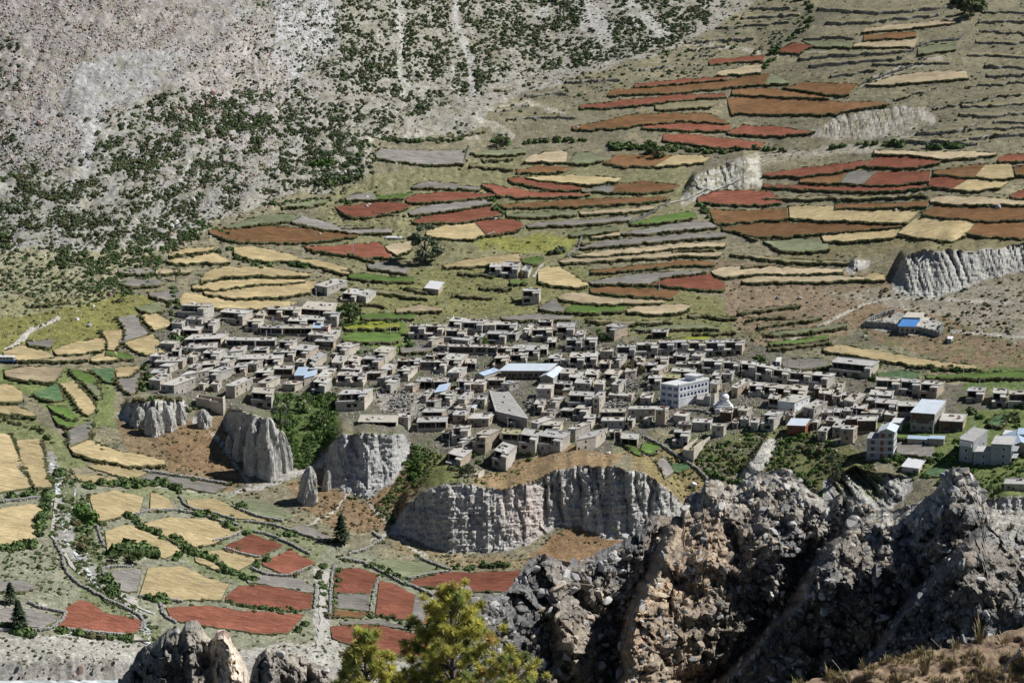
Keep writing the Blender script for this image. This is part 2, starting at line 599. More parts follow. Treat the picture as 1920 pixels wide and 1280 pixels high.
GX = np.r_[np.arange(-900, -60, 20), np.arange(-60, 1981, 3), np.arange(2000, 2900, 20)].astype(float)
GY = np.r_[np.arange(-700, -40, 22), np.arange(-40, 1301, 3), np.arange(1310, 1400, 12)].astype(float)
_cx = np.array(sorted(PROFILE), float)
_b = np.stack([np.interp(-GY, [-p for p, _ in PROFILE[int(c)]], [s for _, s in PROFILE[int(c)]]) for c in _cx], 1)
BETA = np.stack([np.interp(GX, _cx, _b[j]) for j in range(len(GY))])
_k = np.exp(-np.linspace(-2, 2, 81) ** 2); _k /= _k.sum()
_lo, _hi = 42, len(GX) - 45
_pad = np.pad(BETA, ((0, 0), (40, 40)), 'edge')
BETA = np.stack([np.convolve(r, _k, 'valid') for r in _pad])
MX, MY = np.meshgrid(GX, GY)
TH = tanth(MX, MY)
_den = np.maximum(np.tan(np.radians(BETA)) + TH, .05)
_inc = (TH[1:] - TH[:-1]) / (.5 * (_den[1:] + _den[:-1]))      # d ln D, going down the picture
LN = np.zeros_like(TH)
LN[1:] = -np.cumsum(_inc, 0)
_ref = np.argmin(abs(GY - 760))
LN += math.log(985.0) - LN[_ref][None, :]

# cliffs, bluffs and pinnacles: top edge | foot | (blend above, gully spacing, gully depth, lean) | colour
PALE = (.34, .325, .298)
CLIFFS = [
    ('cliff', '735,985 765,945 800,921 832,906 872,908 905,914 950,918 990,906 1040,884 1100,873 1150,878 1210,886 1262,925 1292,958',
     '733,1000 765,1008 800,1024 840,1036 900,1036 960,1032 1010,1010 1045,986 1090,988 1150,1012 1192,1014 1240,1000 1294,962', 40, 27, 3.8, -.12, PALE),
    ('cliff', '608,880 618,835 642,816 700,812 757,815 772,840', '606,912 632,918 660,925 690,936 735,905 775,845', 34, 42, 3.6, -.25, (.305, .30, .288)),
    ('cliff', '222,776 240,760 290,752 345,748 352,765', '220,782 255,798 275,814 300,810 325,800 354,772', 16, 17, 3.2, .0, PALE),
    ('cliff', '362,778 380,768 398,775', '360,792 378,801 400,790', 8, 15, 2.2, .0, PALE),
    ('cliff', '420,785 432,772 455,772 490,784 514,790 535,822 546,860', '418,800 440,830 452,862 474,892 505,895 530,885 548,868', 16, 19, 3.0, .1, (.355, .34, .312)),
    ('cliff', '1380,905 1395,880 1420,850 1440,822 1456,825', '1378,915 1405,912 1425,890 1445,862 1458,835', 12, 20, 3.0, -.5, (.33, .315, .285)),
    ('cliff', '1545,900 1575,888 1606,876 1640,888 1672,890 1712,897', '1540,960 1575,962 1606,962 1640,962 1672,955 1716,912', 12, 24, 6.0, -.8, (.33, .32, .29)),
    ('cliff', '1830,958 1850,940 1890,930 1990,932', '1830,985 1850,985 1890,985 1990,985', 12, 24, 2.6, -.2, PALE),
    ('cliff', '1672,530 1690,488 1720,474 1780,468 1850,470 1900,462 1990,458', '1668,545 1700,553 1750,560 1800,545 1840,528 1900,512 1990,500', 22, 19, 3.6, -.28, (.315, .305, .275)),
    ('cliff', '1278,372 1300,335 1345,312 1395,290 1420,296 1428,326', '1276,388 1310,378 1345,366 1395,358 1425,352 1432,346', 12, 15, 2.0, -.3, (.36, .345, .295)),
    ('cliff', '1520,248 1560,222 1620,208 1680,200 1732,200 1752,218', '1516,256 1560,262 1620,260 1680,258 1715,244 1756,228', 16, 14, 2.0, -.25, (.30, .28, .235)),
    ('cliff', '1585,500 1600,486 1630,488', '1583,508 1602,512 1632,498', 8, 11, 1.4, 0, PALE),
]
CL_MASK = np.full(TH.shape, -1)
DISP = np.zeros_like(TH)
CL_S = np.zeros_like(TH)
STEEP = [3, 2.6, 2.2, 2.2, 2.4, 1.6, .9, 1.2, .85, .7, .4, 1.0]
for ci, (nm, top, bot, B, sp, amp, lean, colr) in enumerate(CLIFFS):
    stp = STEEP[ci]
    tp, bt = np.array(poly_s(top)), np.array(poly_s(bot))
    x0, x1 = max(tp[0, 0], bt[0, 0]), min(tp[-1, 0], bt[-1, 0])
    ids = np.where((GX >= x0) & (GX <= x1))[0]
    for c in ids:
        x = GX[c]
        yt = np.interp(x, tp[:, 0], tp[:, 1]) + (fbm(x / 22., 0, 2, ci + 5) - .5) * 9
        yb = max(np.interp(x, bt[:, 0], bt[:, 1]) + (fbm(x / 14., 9, 3, ci + 8) - .5) * 10, yt + 2)
        w = sstep(0, 26, x - x0) * sstep(0, 26, x1 - x)
        col = LN[:, c].copy()
        lb = np.interp(yb, GY, col)
        tb = tanth(x, yb)
        face = lb + (tb - TH[:, c]) / stp
        yu = yt - B
        lt, lu = lb + (tb - tanth(x, yt)) / stp, np.interp(yu, GY, col)
        lt = min(lt, lu)
        up = lt + (lu - lt) * np.clip((yt - GY) / B, 0, 1)
        m1 = (GY <= yb) & (GY >= yt); m2 = (GY < yt) & (GY > yu)
        new = np.where(m1, np.minimum(face, col), np.where(m2, up, col))
        LN[:, c] = col * (1 - w) + new * w
        CL_MASK[m1, c] = ci
        s = np.clip((yb - GY) / max(yb - yt, 1), 0, 1)
        CL_S[m1, c] = s[m1]
        # gullies between pillars: uneven spacing, sharp clefts, finer flutes between them
        yy = GY - yb
        xx = (x + lean * yy + 9 * (fbm(GY / 34., np.full_like(GY, x / 80.), 3, 4) - .5)) / sp
        q = xx + 1.1 * (fbm(xx * .6 + ci * 9, yy / 240., 3, ci + 40) - .5) * 2
        fr = np.abs((q % 1.0) - .5) * 2
        dep = amp * (1.3 * vn(np.floor(q), 0 * q, ci + 20) ** 1.8)
        gul = dep * np.clip((fr - .35) / .65, 0, 1) ** 2.4

        def rdg(fx, fy, sd_, p_):
            return (1 - np.abs(2 * vn(xx * fx + .5 * vn(yy / 20., xx, sd_ + 1), yy / fy, sd_) - 1)) ** p_
        gul = gul + amp * (.95 * rdg(.8, 150., ci + 3, 4) + .45 * rdg(2.1, 80., ci + 7, 3) + .22 * rdg(4.6, 40., ci + 11, 2))
        gul = gul - 1.5 * amp * (fbm(xx * .3, yy / 120., 3, ci + 3) - .5)
        if ci == 0:
            gul = gul * (.5 + .75 * sstep(980, 1050, x)) + (1.6 * (fbm(x / 30., yy / 26., 4, 66) - .5)) * sstep(1060, 960, x)
        env = sstep(0, .12, s) * (.35 + .65 * s)
        strata = .8 * (vn(x / 150., (GY + .06 * x) / 4.0, 7) - .5) + .5 * facets(np.full_like(GY, x), GY, 11, ci + 2)
        rough = 1.5 * (fbm(x / 4., GY / 5., 3, ci) - .5) + .35 * facets(np.full_like(GY, x), GY, 22, ci + 9)
        DISP[m1, c] = ((gul * env + strata + rough) * w)[m1]
LNS = LN.copy()                       # smooth land used to set things down on


def bil(A, px, py):
    px = np.clip(px, GX[0], GX[-1] - 1e-6); py = np.clip(py, GY[0], GY[-1] - 1e-6)
    i = np.clip(np.searchsorted(GX, px, 'right') - 1, 0, len(GX) - 2)
    j = np.clip(np.searchsorted(GY, py, 'right') - 1, 0, len(GY) - 2)
    fx = (px - GX[i]) / (GX[i + 1] - GX[i]); fy = (py - GY[j]) / (GY[j + 1] - GY[j])
    return (A[j, i] * (1 - fx) + A[j, i + 1] * fx) * (1 - fy) + (A[j + 1, i] * (1 - fx) + A[j + 1, i + 1] * fx) * fy


def place(px, py, h=0.0, bmin=2., bmax=30.):
    """point on the ray through (px, py) that stands h above the ground"""
    px = np.asarray(px, float); py = np.asarray(py, float)
    l0 = bil(LNS, px, py)
    t0, t1, t2 = tanth(px, py), tanth(px, py - 9), tanth(px, py + 9)
    dl = bil(LNS, px, py - 9) - bil(LNS, px, py + 9)
    tb = np.clip((t2 - t1) / np.maximum(dl, 1e-4) - t0, math.tan(R(bmin)), math.tan(R(bmax)))
    D = np.exp(l0) - np.asarray(h) / (t0 + tb)
    return at(px, py, D)


def gpt(px, py):
    px = np.asarray(px, float); py = np.asarray(py, float)
    return at(px, py, np.exp(bil(LNS, px, py)))


def px_size(px, py):
    """metres per picture pixel there"""
    return float(np.exp(bil(LNS, np.array(float(px)), np.array(float(py))))) / F / .97


# ---------------------------------------------------------------- surface types (colours of soil, scree, grass; shade painted into the village ground)
wx = MX + 26 * (fbm(MX / 40., MY / 25., 4, 1) - .5)
wy = MY + 20 * (fbm(MX / 40., MY / 25., 4, 2) - .5)
GC = np.zeros(TH.shape + (3,))
GC[:] = (.18, .163, .108)                      # dry olive pasture
_n1 = fbm(MX / 60., MY / 22., 4, 5)
_n2 = fbm(MX / 18., MY / 8., 3, 6)


def zone(poly, colr, soft=1.0, thr=None, nz=None):
    m = inside(poly_s(poly), wx, wy)
    if nz is not None:
        m &= nz > thr
    GC[m] = GC[m] * (1 - soft) + np.array(colr) * soft


GC += (_n1[..., None] - .5) * np.array((.12, .10, .05)) + (_n2[..., None] - .5) * np.array((.08, .06, .03))
# mountain flank on the left
zone('-900,-700 1500,-700 1420,0 1330,60 1240,100 1100,140 940,190 880,260 700,262 690,330 640,360 500,375 420,410 300,470 200,545 0,560 -900,600', (.255, .24, .205))
zone('-900,-700 640,-700 640,120 560,300 420,400 300,460 0,470 -900,480', (.25, .24, .218), .8)
zone('-900,-700 500,-700 480,0 340,150 190,215 180,320 150,315 125,260 0,310 -900,330', (.25, .237, .225))
zone('-900,-300 420,-300 380,60 260,110 160,120 60,230 0,250 -900,260', (.24, .215, .198), .7)
zone('140,120 260,92 330,100 300,160 190,210 172,320 158,312 150,240 110,200', (.262, .256, .246))
zone('480,-700 640,-700 640,0 625,80 560,150 505,130 515,60', (.35, .345, .335))
zone('330,150 480,40 560,160 500,300 400,260', (.34, .305, .285), .6)
for ln, w in (('748,-20 752,60 748,120 760,180', 7), ('842,-20 858,40 868,90 882,110 884,200 900,230', 7), ('1080,-60 1100,20 1130,70', 26), ('1160,-60 1180,10 1230,60', 22),
              ('930,-60 935,40', 5), ('1010,-60 1020,30', 12), ('170,200 165,320 130,340', 10), ('240,210 238,270', 5), ('355,290 340,340', 6)):
    m = dist_line(poly_s(ln), wx, wy) < w
    GC[m] = GC[m] * .35 + np.array((.36, .35, .33)) * .65
# pale stony strips and paths on the pastures
for ln, w in (('885,200 900,230 960,260', 5), ('690,270 780,250 900,262', 4), ('920,205 1000,195 1060,212', 5), ('1200,90 1320,80 1420,95', 4),
              ('1440,100 1640,95', 3), ('1620,155 1690,130 1760,110', 6), ('1430,292 1560,282 1640,276', 7)):
    m = dist_line(poly_s(ln), wx, wy) < w
    GC[m] = GC[m] * .4 + np.array((.38, .35, .29)) * .6
zone('1330,300 1440,285 1560,278 1660,266 1740,240 1720,262 1640,280 1500,300 1400,310', (.30, .27, .21), .6)
# greener, moister ground round the middle fields and the village
zone('640,330 900,300 1290,300 1300,420 1080,480 1010,560 860,600 650,600 620,500 560,440', (.175, .17, .085), .7)
zone('880,440 1075,448 1060,480 1000,470 900,470', (.20, .20, .05), .8)
zone('800,500 1100,500 1350,560 1390,640 900,620 640,640 640,570', (.155, .155, .062), .8)
zone('1330,480 1680,520 1700,570 1560,640 1440,660 1370,600', (.205, .15, .10), .8)
zone('1560,570 1920,560 2900,560 2900,700 1850,700 1640,640', (.185, .135, .085), .9)
zone('1540,545 1680,545 1900,520 2900,500 2900,600 1900,640 1760,590', (.26, .235, .185), .8)
zone('1400,425 1920,445 2900,450 2900,480 1700,470 1480,500', (.185, .155, .08), .7)
zone('-900,560 60,560 230,545 300,560 240,620 200,640 60,660 -900,690', (.165, .16, .055))
zone('-900,470 300,470 200,560 60,590 -900,600', (.23, .22, .13), .8)
m = (dist_line(poly_s('-20,690 60,620 110,595'), wx, wy) < 4); GC[m] = (.42, .40, .36)
# village ground: trodden earth and rubble, painted darker for the shade between houses
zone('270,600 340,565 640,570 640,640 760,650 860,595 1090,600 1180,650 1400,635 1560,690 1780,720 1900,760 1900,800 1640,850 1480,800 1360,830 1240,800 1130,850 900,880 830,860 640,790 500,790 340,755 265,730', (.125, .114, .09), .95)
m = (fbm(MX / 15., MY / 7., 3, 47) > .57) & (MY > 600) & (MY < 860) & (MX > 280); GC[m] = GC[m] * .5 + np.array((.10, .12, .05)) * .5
zone('640,600 760,598 760,660 640,650', (.10, .145, .035))
zone('700,735 880,730 880,775 720,775', (.30, .28, .24), .8)
zone('500,735 640,745 630,830 560,880 530,840', (.075, .105, .03), .95)
zone('1420,790 1500,800 1620,850 1640,900 1560,930 1460,880 1380,880 1300,850', (.12, .125, .05), .9)
zone('1640,790 1920,760 2900,740 2900,930 1850,930 1680,880', (.11, .14, .045), .9)
zone('1840,690 2900,690 2900,720 1800,735', (.09, .14, .04), .8)
# slopes below the village
zone('215,790 350,790 430,780 440,830 470,900 400,925 300,880 230,840', (.18, .13, .075), .95)
zone('290,800 380,790 430,850 440,905 330,880', (.19, .125, .07), .8)
zone('540,900 600,890 690,940 640,930 740,880 800,880 740,985 640,1000 560,950', (.20, .138, .08), .95)
zone('640,930 700,940 740,905 780,850 840,870 760,950 700,985', (.20, .135, .075), .9)
zone('745,860 830,850 860,900 790,915', (.12, .13, .045), .9)
zone('880,900 990,860 1060,835 1170,850 1140,880 1040,885 990,910 940,920', (.235, .165, .09), .95)
zone('1170,850 1290,840 1330,900 1280,960 1200,890', (.19, .15, .07), .9)
zone('980,1060 1060,985 1150,1010 1200,1015 1130,1060', (.205, .13, .07), .95)
zone('725,1000 800,1025 900,1042 1000,1040 980,1068 840,1055 740,1030', (.22, .175, .10), .9)
# valley floor
zone('-900,905 100,905 240,915 430,930 560,990 640,1020 760,1060 1010,1090 1400,1100 2900,1000 2900,1400 -900,1400', (.185, .185, .13))
zone('60,890 130,890 180,1000 200,1110 300,1180 300,1240 200,1190 120,1060 80,960', (.13, .145, .075), .9)
m = dist_line(poly_s('92,860 104,893 112,930 118,965 118,1000 140,1035 160,1060 180,1090 240,1130 275,1180'), wx, wy) < 12; GC[m] = (.27, .26, .235)
zone('-900,1175 260,1190 300,1240 620,1195 700,1240 900,1240 900,1400 -900,1400', (.30, .285, .25), .95)
zone('-900,1130 90,1130 105,1165 60,1190 -900,1190', (.25, .235, .20), .8)
zone('590,1060 625,1060 620,1240 590,1240', (.32, .31, .28), .8)
m = (dist_line(poly_s('640,830 600,870 540,893 430,925 300,915'), wx, wy) < 5); GC[m] = (.33, .315, .28)
for ln in ('560,1000 640,940 650,920', '690,940 735,990 760,1005', '700,1010 730,1000 800,1040', '392,812 425,842 470,905'):
    m = dist_line(poly_s(ln), wx, wy) < 2.2; GC[m] = (.40, .38, .33)
for ln in ('1480,640 1620,570 1680,556 1900,568', '1655,560 1720,545 1920,500', '1780,620 1920,632', '1680,545 1700,590', '1700,560 1720,548'):
    m = dist_line(poly_s(ln), MX, MY) < 2.4; GC[m] = (.36, .34, .29)
zone('1618,612 1640,596 1676,586 1740,592 1764,606 1766,630 1700,624 1650,616', (.37, .36, .335), .9)
zone('-900,690 130,690 215,720 215,800 150,800 90,770 40,730 -900,740', (.125, .165, .05), .75)
zone('-900,770 60,775 130,830 170,870 120,880 90,840 -900,800', (.13, .155, .06), .7)
zone('240,905 430,920 560,985 620,1015 590,1060 450,1000 340,945 230,930', (.15, .165, .075), .6)
zone('340,1030 420,1010 500,1050 480,1095 380,1080', (.13, .16, .06), .6)
zone('600,1070 640,1060 720,1100 700,1170 630,1165', (.17, .18, .10), .5)
# bare faces
for ci, cdef in enumerate(CLIFFS):
    m = CL_MASK == ci
    t = fbm(MX / 30., MY / 6., 3, ci + 30)[..., None]
    cc = np.array(cdef[-1]) * (.82 + .36 * t)
    if ci == 0:
        pk = sstep(70, 20, np.hypot(MX - 985, (MY - 960) * .8))[..., None] * fbm(MX / 9., MY / 25., 3, 9)[..., None]
        cc = cc * (1 - .7 * pk) + np.array((.42, .32, .28)) * .7 * pk
    if ci in (9, 10):
        gm = sstep(.5, .58, fbm(MX / 16., MY / 7., 4, 44))[..., None] * .75
        cc = cc * (1 - gm) + np.array((.18, .165, .105)) * gm
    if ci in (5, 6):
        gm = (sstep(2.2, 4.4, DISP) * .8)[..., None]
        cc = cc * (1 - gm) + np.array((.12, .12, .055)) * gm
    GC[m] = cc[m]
GC = np.clip(GC * (.9 + .2 * fbm(MX / 5., MY / 4., 2, 8))[..., None], .01, .8)
# olive film of low plants in hollows of the mountain pasture
m = (fbm(MX / 22., MY / 12., 4, 15) > .60) & (MY < 560) & (CL_MASK < 0)
GC[m] = GC[m] * .6 + np.array((.135, .13, .07)) * .4

# ---------------------------------------------------------------- land meshes
rug = sstep(560, 380, MY) * sstep(1150, 700, MX)       # rugged on the mountain flank, gentle on the fields
zn = (fbm(MX / 26., MY / 12., 4, 21) - .5) * (1.0 + 4.0 * rug) + (fbm(MX / 7., MY / 4., 3, 22) - .5) * (.6 + 2.0 * rug)
_low = sstep(900, 960, MY) * (1 - .0)
zn *= np.where((MY > 560) & (MY < 900), .5, 1.0)
runs = (fbm((MX + .35 * MY) / 13., MY / 160., 3, 25) - .5) * 1.8 * rug
calm = np.zeros(TH.shape)
for ln in FIELDS.strip().split('\n'):
    kd, a, b_ = ln.split('|')
    a, b_ = np.array(poly_s(a)), np.array(poly_s(b_))
    bx = np.concatenate([a, b_[::-1] if not kd.endswith('v') else b_[::-1]])
    x0, y0 = bx.min(0) - 14; x1, y1 = bx.max(0) + 14
    i0, i1 = np.searchsorted(GX, [x0, x1]); j0, j1 = np.searchsorted(GY, [y0, y1])
    if i1 > i0 and j1 > j0:
        sx, sy = MX[j0:j1, i0:i1], MY[j0:j1, i0:i1]
        dd = np.where(inside(bx, sx, sy), 0, dist_line(np.r_[bx, bx[:1]], sx, sy))
        calm[j0:j1, i0:i1] = np.maximum(calm[j0:j1, i0:i1], 1 - sstep(3, 13, dd))
zn = zn * (1 - calm); runs = runs * (1 - calm)
P = at(MX, MY, np.exp(LN) + DISP / np.cos(PITCH))
P[..., 2] += np.where(CL_MASK < 0, zn + runs, 0)
# a river bank at the foot of the picture
bank = sstep(1228, 1246, MY + 8 * (fbm(MX / 20., MY * 0, 3, 3) - .5)) * sstep(460, 240, MX)
P[..., 2] -= bank * 6.5
GC[(bank > .25) & (bank < .98)] = (.24, .225, .20)

qi = np.arange(len(GY) - 1)[:, None] * len(GX) + np.arange(len(GX) - 1)[None, :]
QUADS = np.stack([qi + len(GX), qi + len(GX) + 1, qi + 1, qi], -1)
qc = CL_MASK[:-1, :-1].copy()
qc[(CL_MASK[1:, 1:] != qc)] = -1


def land(name, sel, mat, smooth=True, **props):
    q = QUADS[sel]
    used, inv = np.unique(q, return_inverse=True)
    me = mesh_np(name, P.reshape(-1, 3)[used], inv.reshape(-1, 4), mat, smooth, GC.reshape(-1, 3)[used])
    return obj(name, me, kind='structure', **props)


M_GROUND = ground_mat('ground_soil', .45)
M_SCREE = ground_mat('scree_stone', .8)
M_CLIFF = ground_mat('cliff_earth', .25, 1.6, .95, .5)
scree = inside(poly_s('-900,-700 1500,-700 1420,0 1330,60 1240,100 1100,140 940,190 880,260 700,262 690,330 640,360 500,375 420,410 300,470 200,545 0,560 -900,600'), MX, MY)[:-1, :-1]
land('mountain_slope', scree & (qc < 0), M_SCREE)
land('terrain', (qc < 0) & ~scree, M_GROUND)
for ci in range(len(CLIFFS)):
    land('cliff', qc == ci, M_CLIFF, False)

# river and stream
m_water, N, L, b = new_mat('river_water', .15, .5)
co = coords(N, L, (.25, 1, 1))
f = noise(N, L, co, .35, 6, .7)
L.new(ramp(N, L, f, [(.44, (.26, .29, .29)), (.62, (.70, .72, .73))]), b.inputs['Base Color'])
bump(N, L, b, f, .8, .4)


def strip(name, pts, w, mat, lift=.25, n=60, jit=.5, **props):
    p = resample(pts, n)
    d = np.gradient(p, axis=0); d /= np.hypot(d[:, 0], d[:, 1])[:, None] + 1e-9
    nx, ny = -d[:, 1], d[:, 0]
    ww = w * (1 + jit * (vn(np.arange(n) / 2., 0, 5) - .5) * 2)
    a = place(p[:, 0] + nx * ww, p[:, 1] + ny * ww * .5, lift)
    c = place(p[:, 0] - nx * ww, p[:, 1] - ny * ww * .5, lift)
    m0 = place(p[:, 0], p[:, 1], lift)
    V = np.stack([a, m0, c], 1).reshape(-1, 3)
    Q = [(i * 3 + k, i * 3 + k + 1, i * 3 + k + 4, i * 3 + k + 3) for i in range(n - 1) for k in (0, 1)]
    return obj(name, mesh_np(name, V, np.array(Q), mat, True), **props)


yr = np.linspace(1247, 1392, 14); xr = np.linspace(-880, 430, 90)
XR, YR = np.meshgrid(xr, yr)
V = at(XR, YR, np.exp(bil(LN, XR, YR))); V[..., 2] -= 5.6
V = V.reshape(-1, 3); V[:, 2] += .25 * (fbm(V[:, 0] / 3., V[:, 1] / 2., 3, 4) - .5)
k = np.arange(13)[:, None] * 90 + np.arange(89)[None]
obj('river', mesh_np('river', V, np.stack([k + 90, k + 91, k + 1, k], -1).reshape(-1, 4), m_water, True), kind='structure')
strip('stream', poly_s('96,868 106,893 110,930 122,965 118,1000 140,1035 160,1060 172,1085 186,1106'), 4.0, m_water, .12, 120, .6, kind='structure')
strip('stream', poly_s('142,912 138,945 128,975'), 1.8, m_water, .12, 60, .6, kind='structure')
strip('stream', poly_s('255,1145 272,1165 280,1190 276,1215'), 3, m_water, .12, 60, .6, kind='structure')
M_PATH = simple('path_gravel', (.30, .285, .25), (.40, .38, .34), .5)
strip('footpath', poly_s('106,930 100,975 98,1005 118,1030 135,1060 150,1075'), 3, M_PATH, .35, 60, .4, kind='structure')
strip('footpath', poly_s('200,1100 240,1125 265,1140 290,1150'), 3, M_PATH, .35, 40, .4, kind='structure')
strip('footpath', poly_s('612,1072 604,1120 606,1165 596,1220'), 6, M_PATH, .35, 50, .5, kind='structure')
strip('footpath', poly_s('1000,520 1012,502 1018,492'), 3, M_PATH, .35, 30, .4, kind='structure')
strip('footpath', poly_s('1180,418 1220,398 1255,380 1290,372 1330,350'), 2.5, M_PATH, .35, 50, .4, kind='structure')
strip('footpath', poly_s('1300,332 1315,350 1340,356 1400,330'), 2, M_PATH, .35, 50, .4, kind='structure')
# ---------------------------------------------------------------- fields on their terraces
def crop(name, ca, cb, streak=(.25, 1.2, 1), sc=.5, row=None, weed=(.16, .15, .075)):
    m, N, L, b = new_mat(name, .95, .05)
    co = coords(N, L)
    f = noise(N, L, coords(N, L, streak), sc, 5, .65, .6)
    c = ramp(N, L, f, [(.36, ca), (.64, cb)])
    f2 = noise(N, L, co, 2.2, 4, .7)
    c = mix(N, L, 1.0, c, ramp(N, L, f2, [(.3, .70), (.7, 1.3)]), 'MULTIPLY')
    f3 = noise(N, L, co, .05, 3)
    c = mix(N, L, 1.0, c, ramp(N, L, f3, [(.35, .84), (.65, 1.16)]), 'MULTIPLY')
    f4 = noise(N, L, co, .22, 5, .7)
    c = mix(N, L, ramp(N, L, f4, [(.52, 0.0), (.70, .6)]), c, weed)
    f5 = noise(N, L, coords(N, L, (.12, 1.5, 1)), .9, 4, .7)
    c = mix(N, L, 1.0, c, ramp(N, L, f5, [(.36, .62), (.62, 1.22)]), 'MULTIPLY')
    oi = N.new('ShaderNodeObjectInfo')
    c = mix(N, L, 1.0, c, ramp(N, L, oi.outputs['Random'], [(0, .82), (1, 1.15)]), 'MULTIPLY')
    if row:
        w = N.new('ShaderNodeTexWave'); w.inputs['Scale'].default_value = row; w.inputs['Distortion'].default_value = 3.0
        L.new(co, w.inputs['Vector'])
        c = mix(N, L, 1.0, c, ramp(N, L, w.outputs['Fac'], [(.2, .8), (.8, 1.12)]), 'MULTIPLY')
    L.new(c, b.inputs['Base Color'])
    bump(N, L, b, f2, .8, .5)
    return m


CROPS = {
    'R': ('buckwheat_field', crop('red_buckwheat', (.165, .065, .042), (.262, .10, .068), weed=(.17, .085, .036))),
    'O': ('buckwheat_field', crop('rust_buckwheat', (.145, .085, .042), (.23, .12, .062), weed=(.13, .10, .04))),
    'Y': ('barley_field', crop('ripe_barley', (.35, .275, .15), (.47, .38, .215), weed=(.36, .28, .15))),
    'T': ('stubble_field', crop('pale_stubble', (.33, .265, .175), (.43, .35, .23), weed=(.28, .235, .145))),
    'G': ('ploughed_field', crop('grey_tilled_soil', (.185, .17, .152), (.245, .23, .21), weed=(.19, .18, .14))),
    'N': ('green_field', crop('green_crop', (.075, .13, .035), (.13, .20, .055))),
    'C': ('cabbage_field', crop('cabbage_rows', (.05, .11, .04), (.14, .22, .12), sc=1.2)),
    'P': ('fallow_field', crop('pale_green_fallow', (.155, .175, .10), (.215, .225, .145))),
    'V': ('green_field', crop('yellow_green_crop', (.16, .20, .03), (.27, .27, .05), sc=1.0)),
    'D': ('pasture_terrace', crop('dry_pasture', (.17, .15, .085), (.235, .21, .135))),
}
M_BANK = simple('bank_scrub', (.075, .08, .035), (.175, .155, .085), .45, bmp=.8, bd=.5)
M_STONEBANK = simple('stone_bank', (.11, .10, .065), (.44, .41, .34), .7, bmp=.9, bd=.5)


BANK_PTS = []        # where scrub grows on the banks
FIELD_BOXES = []


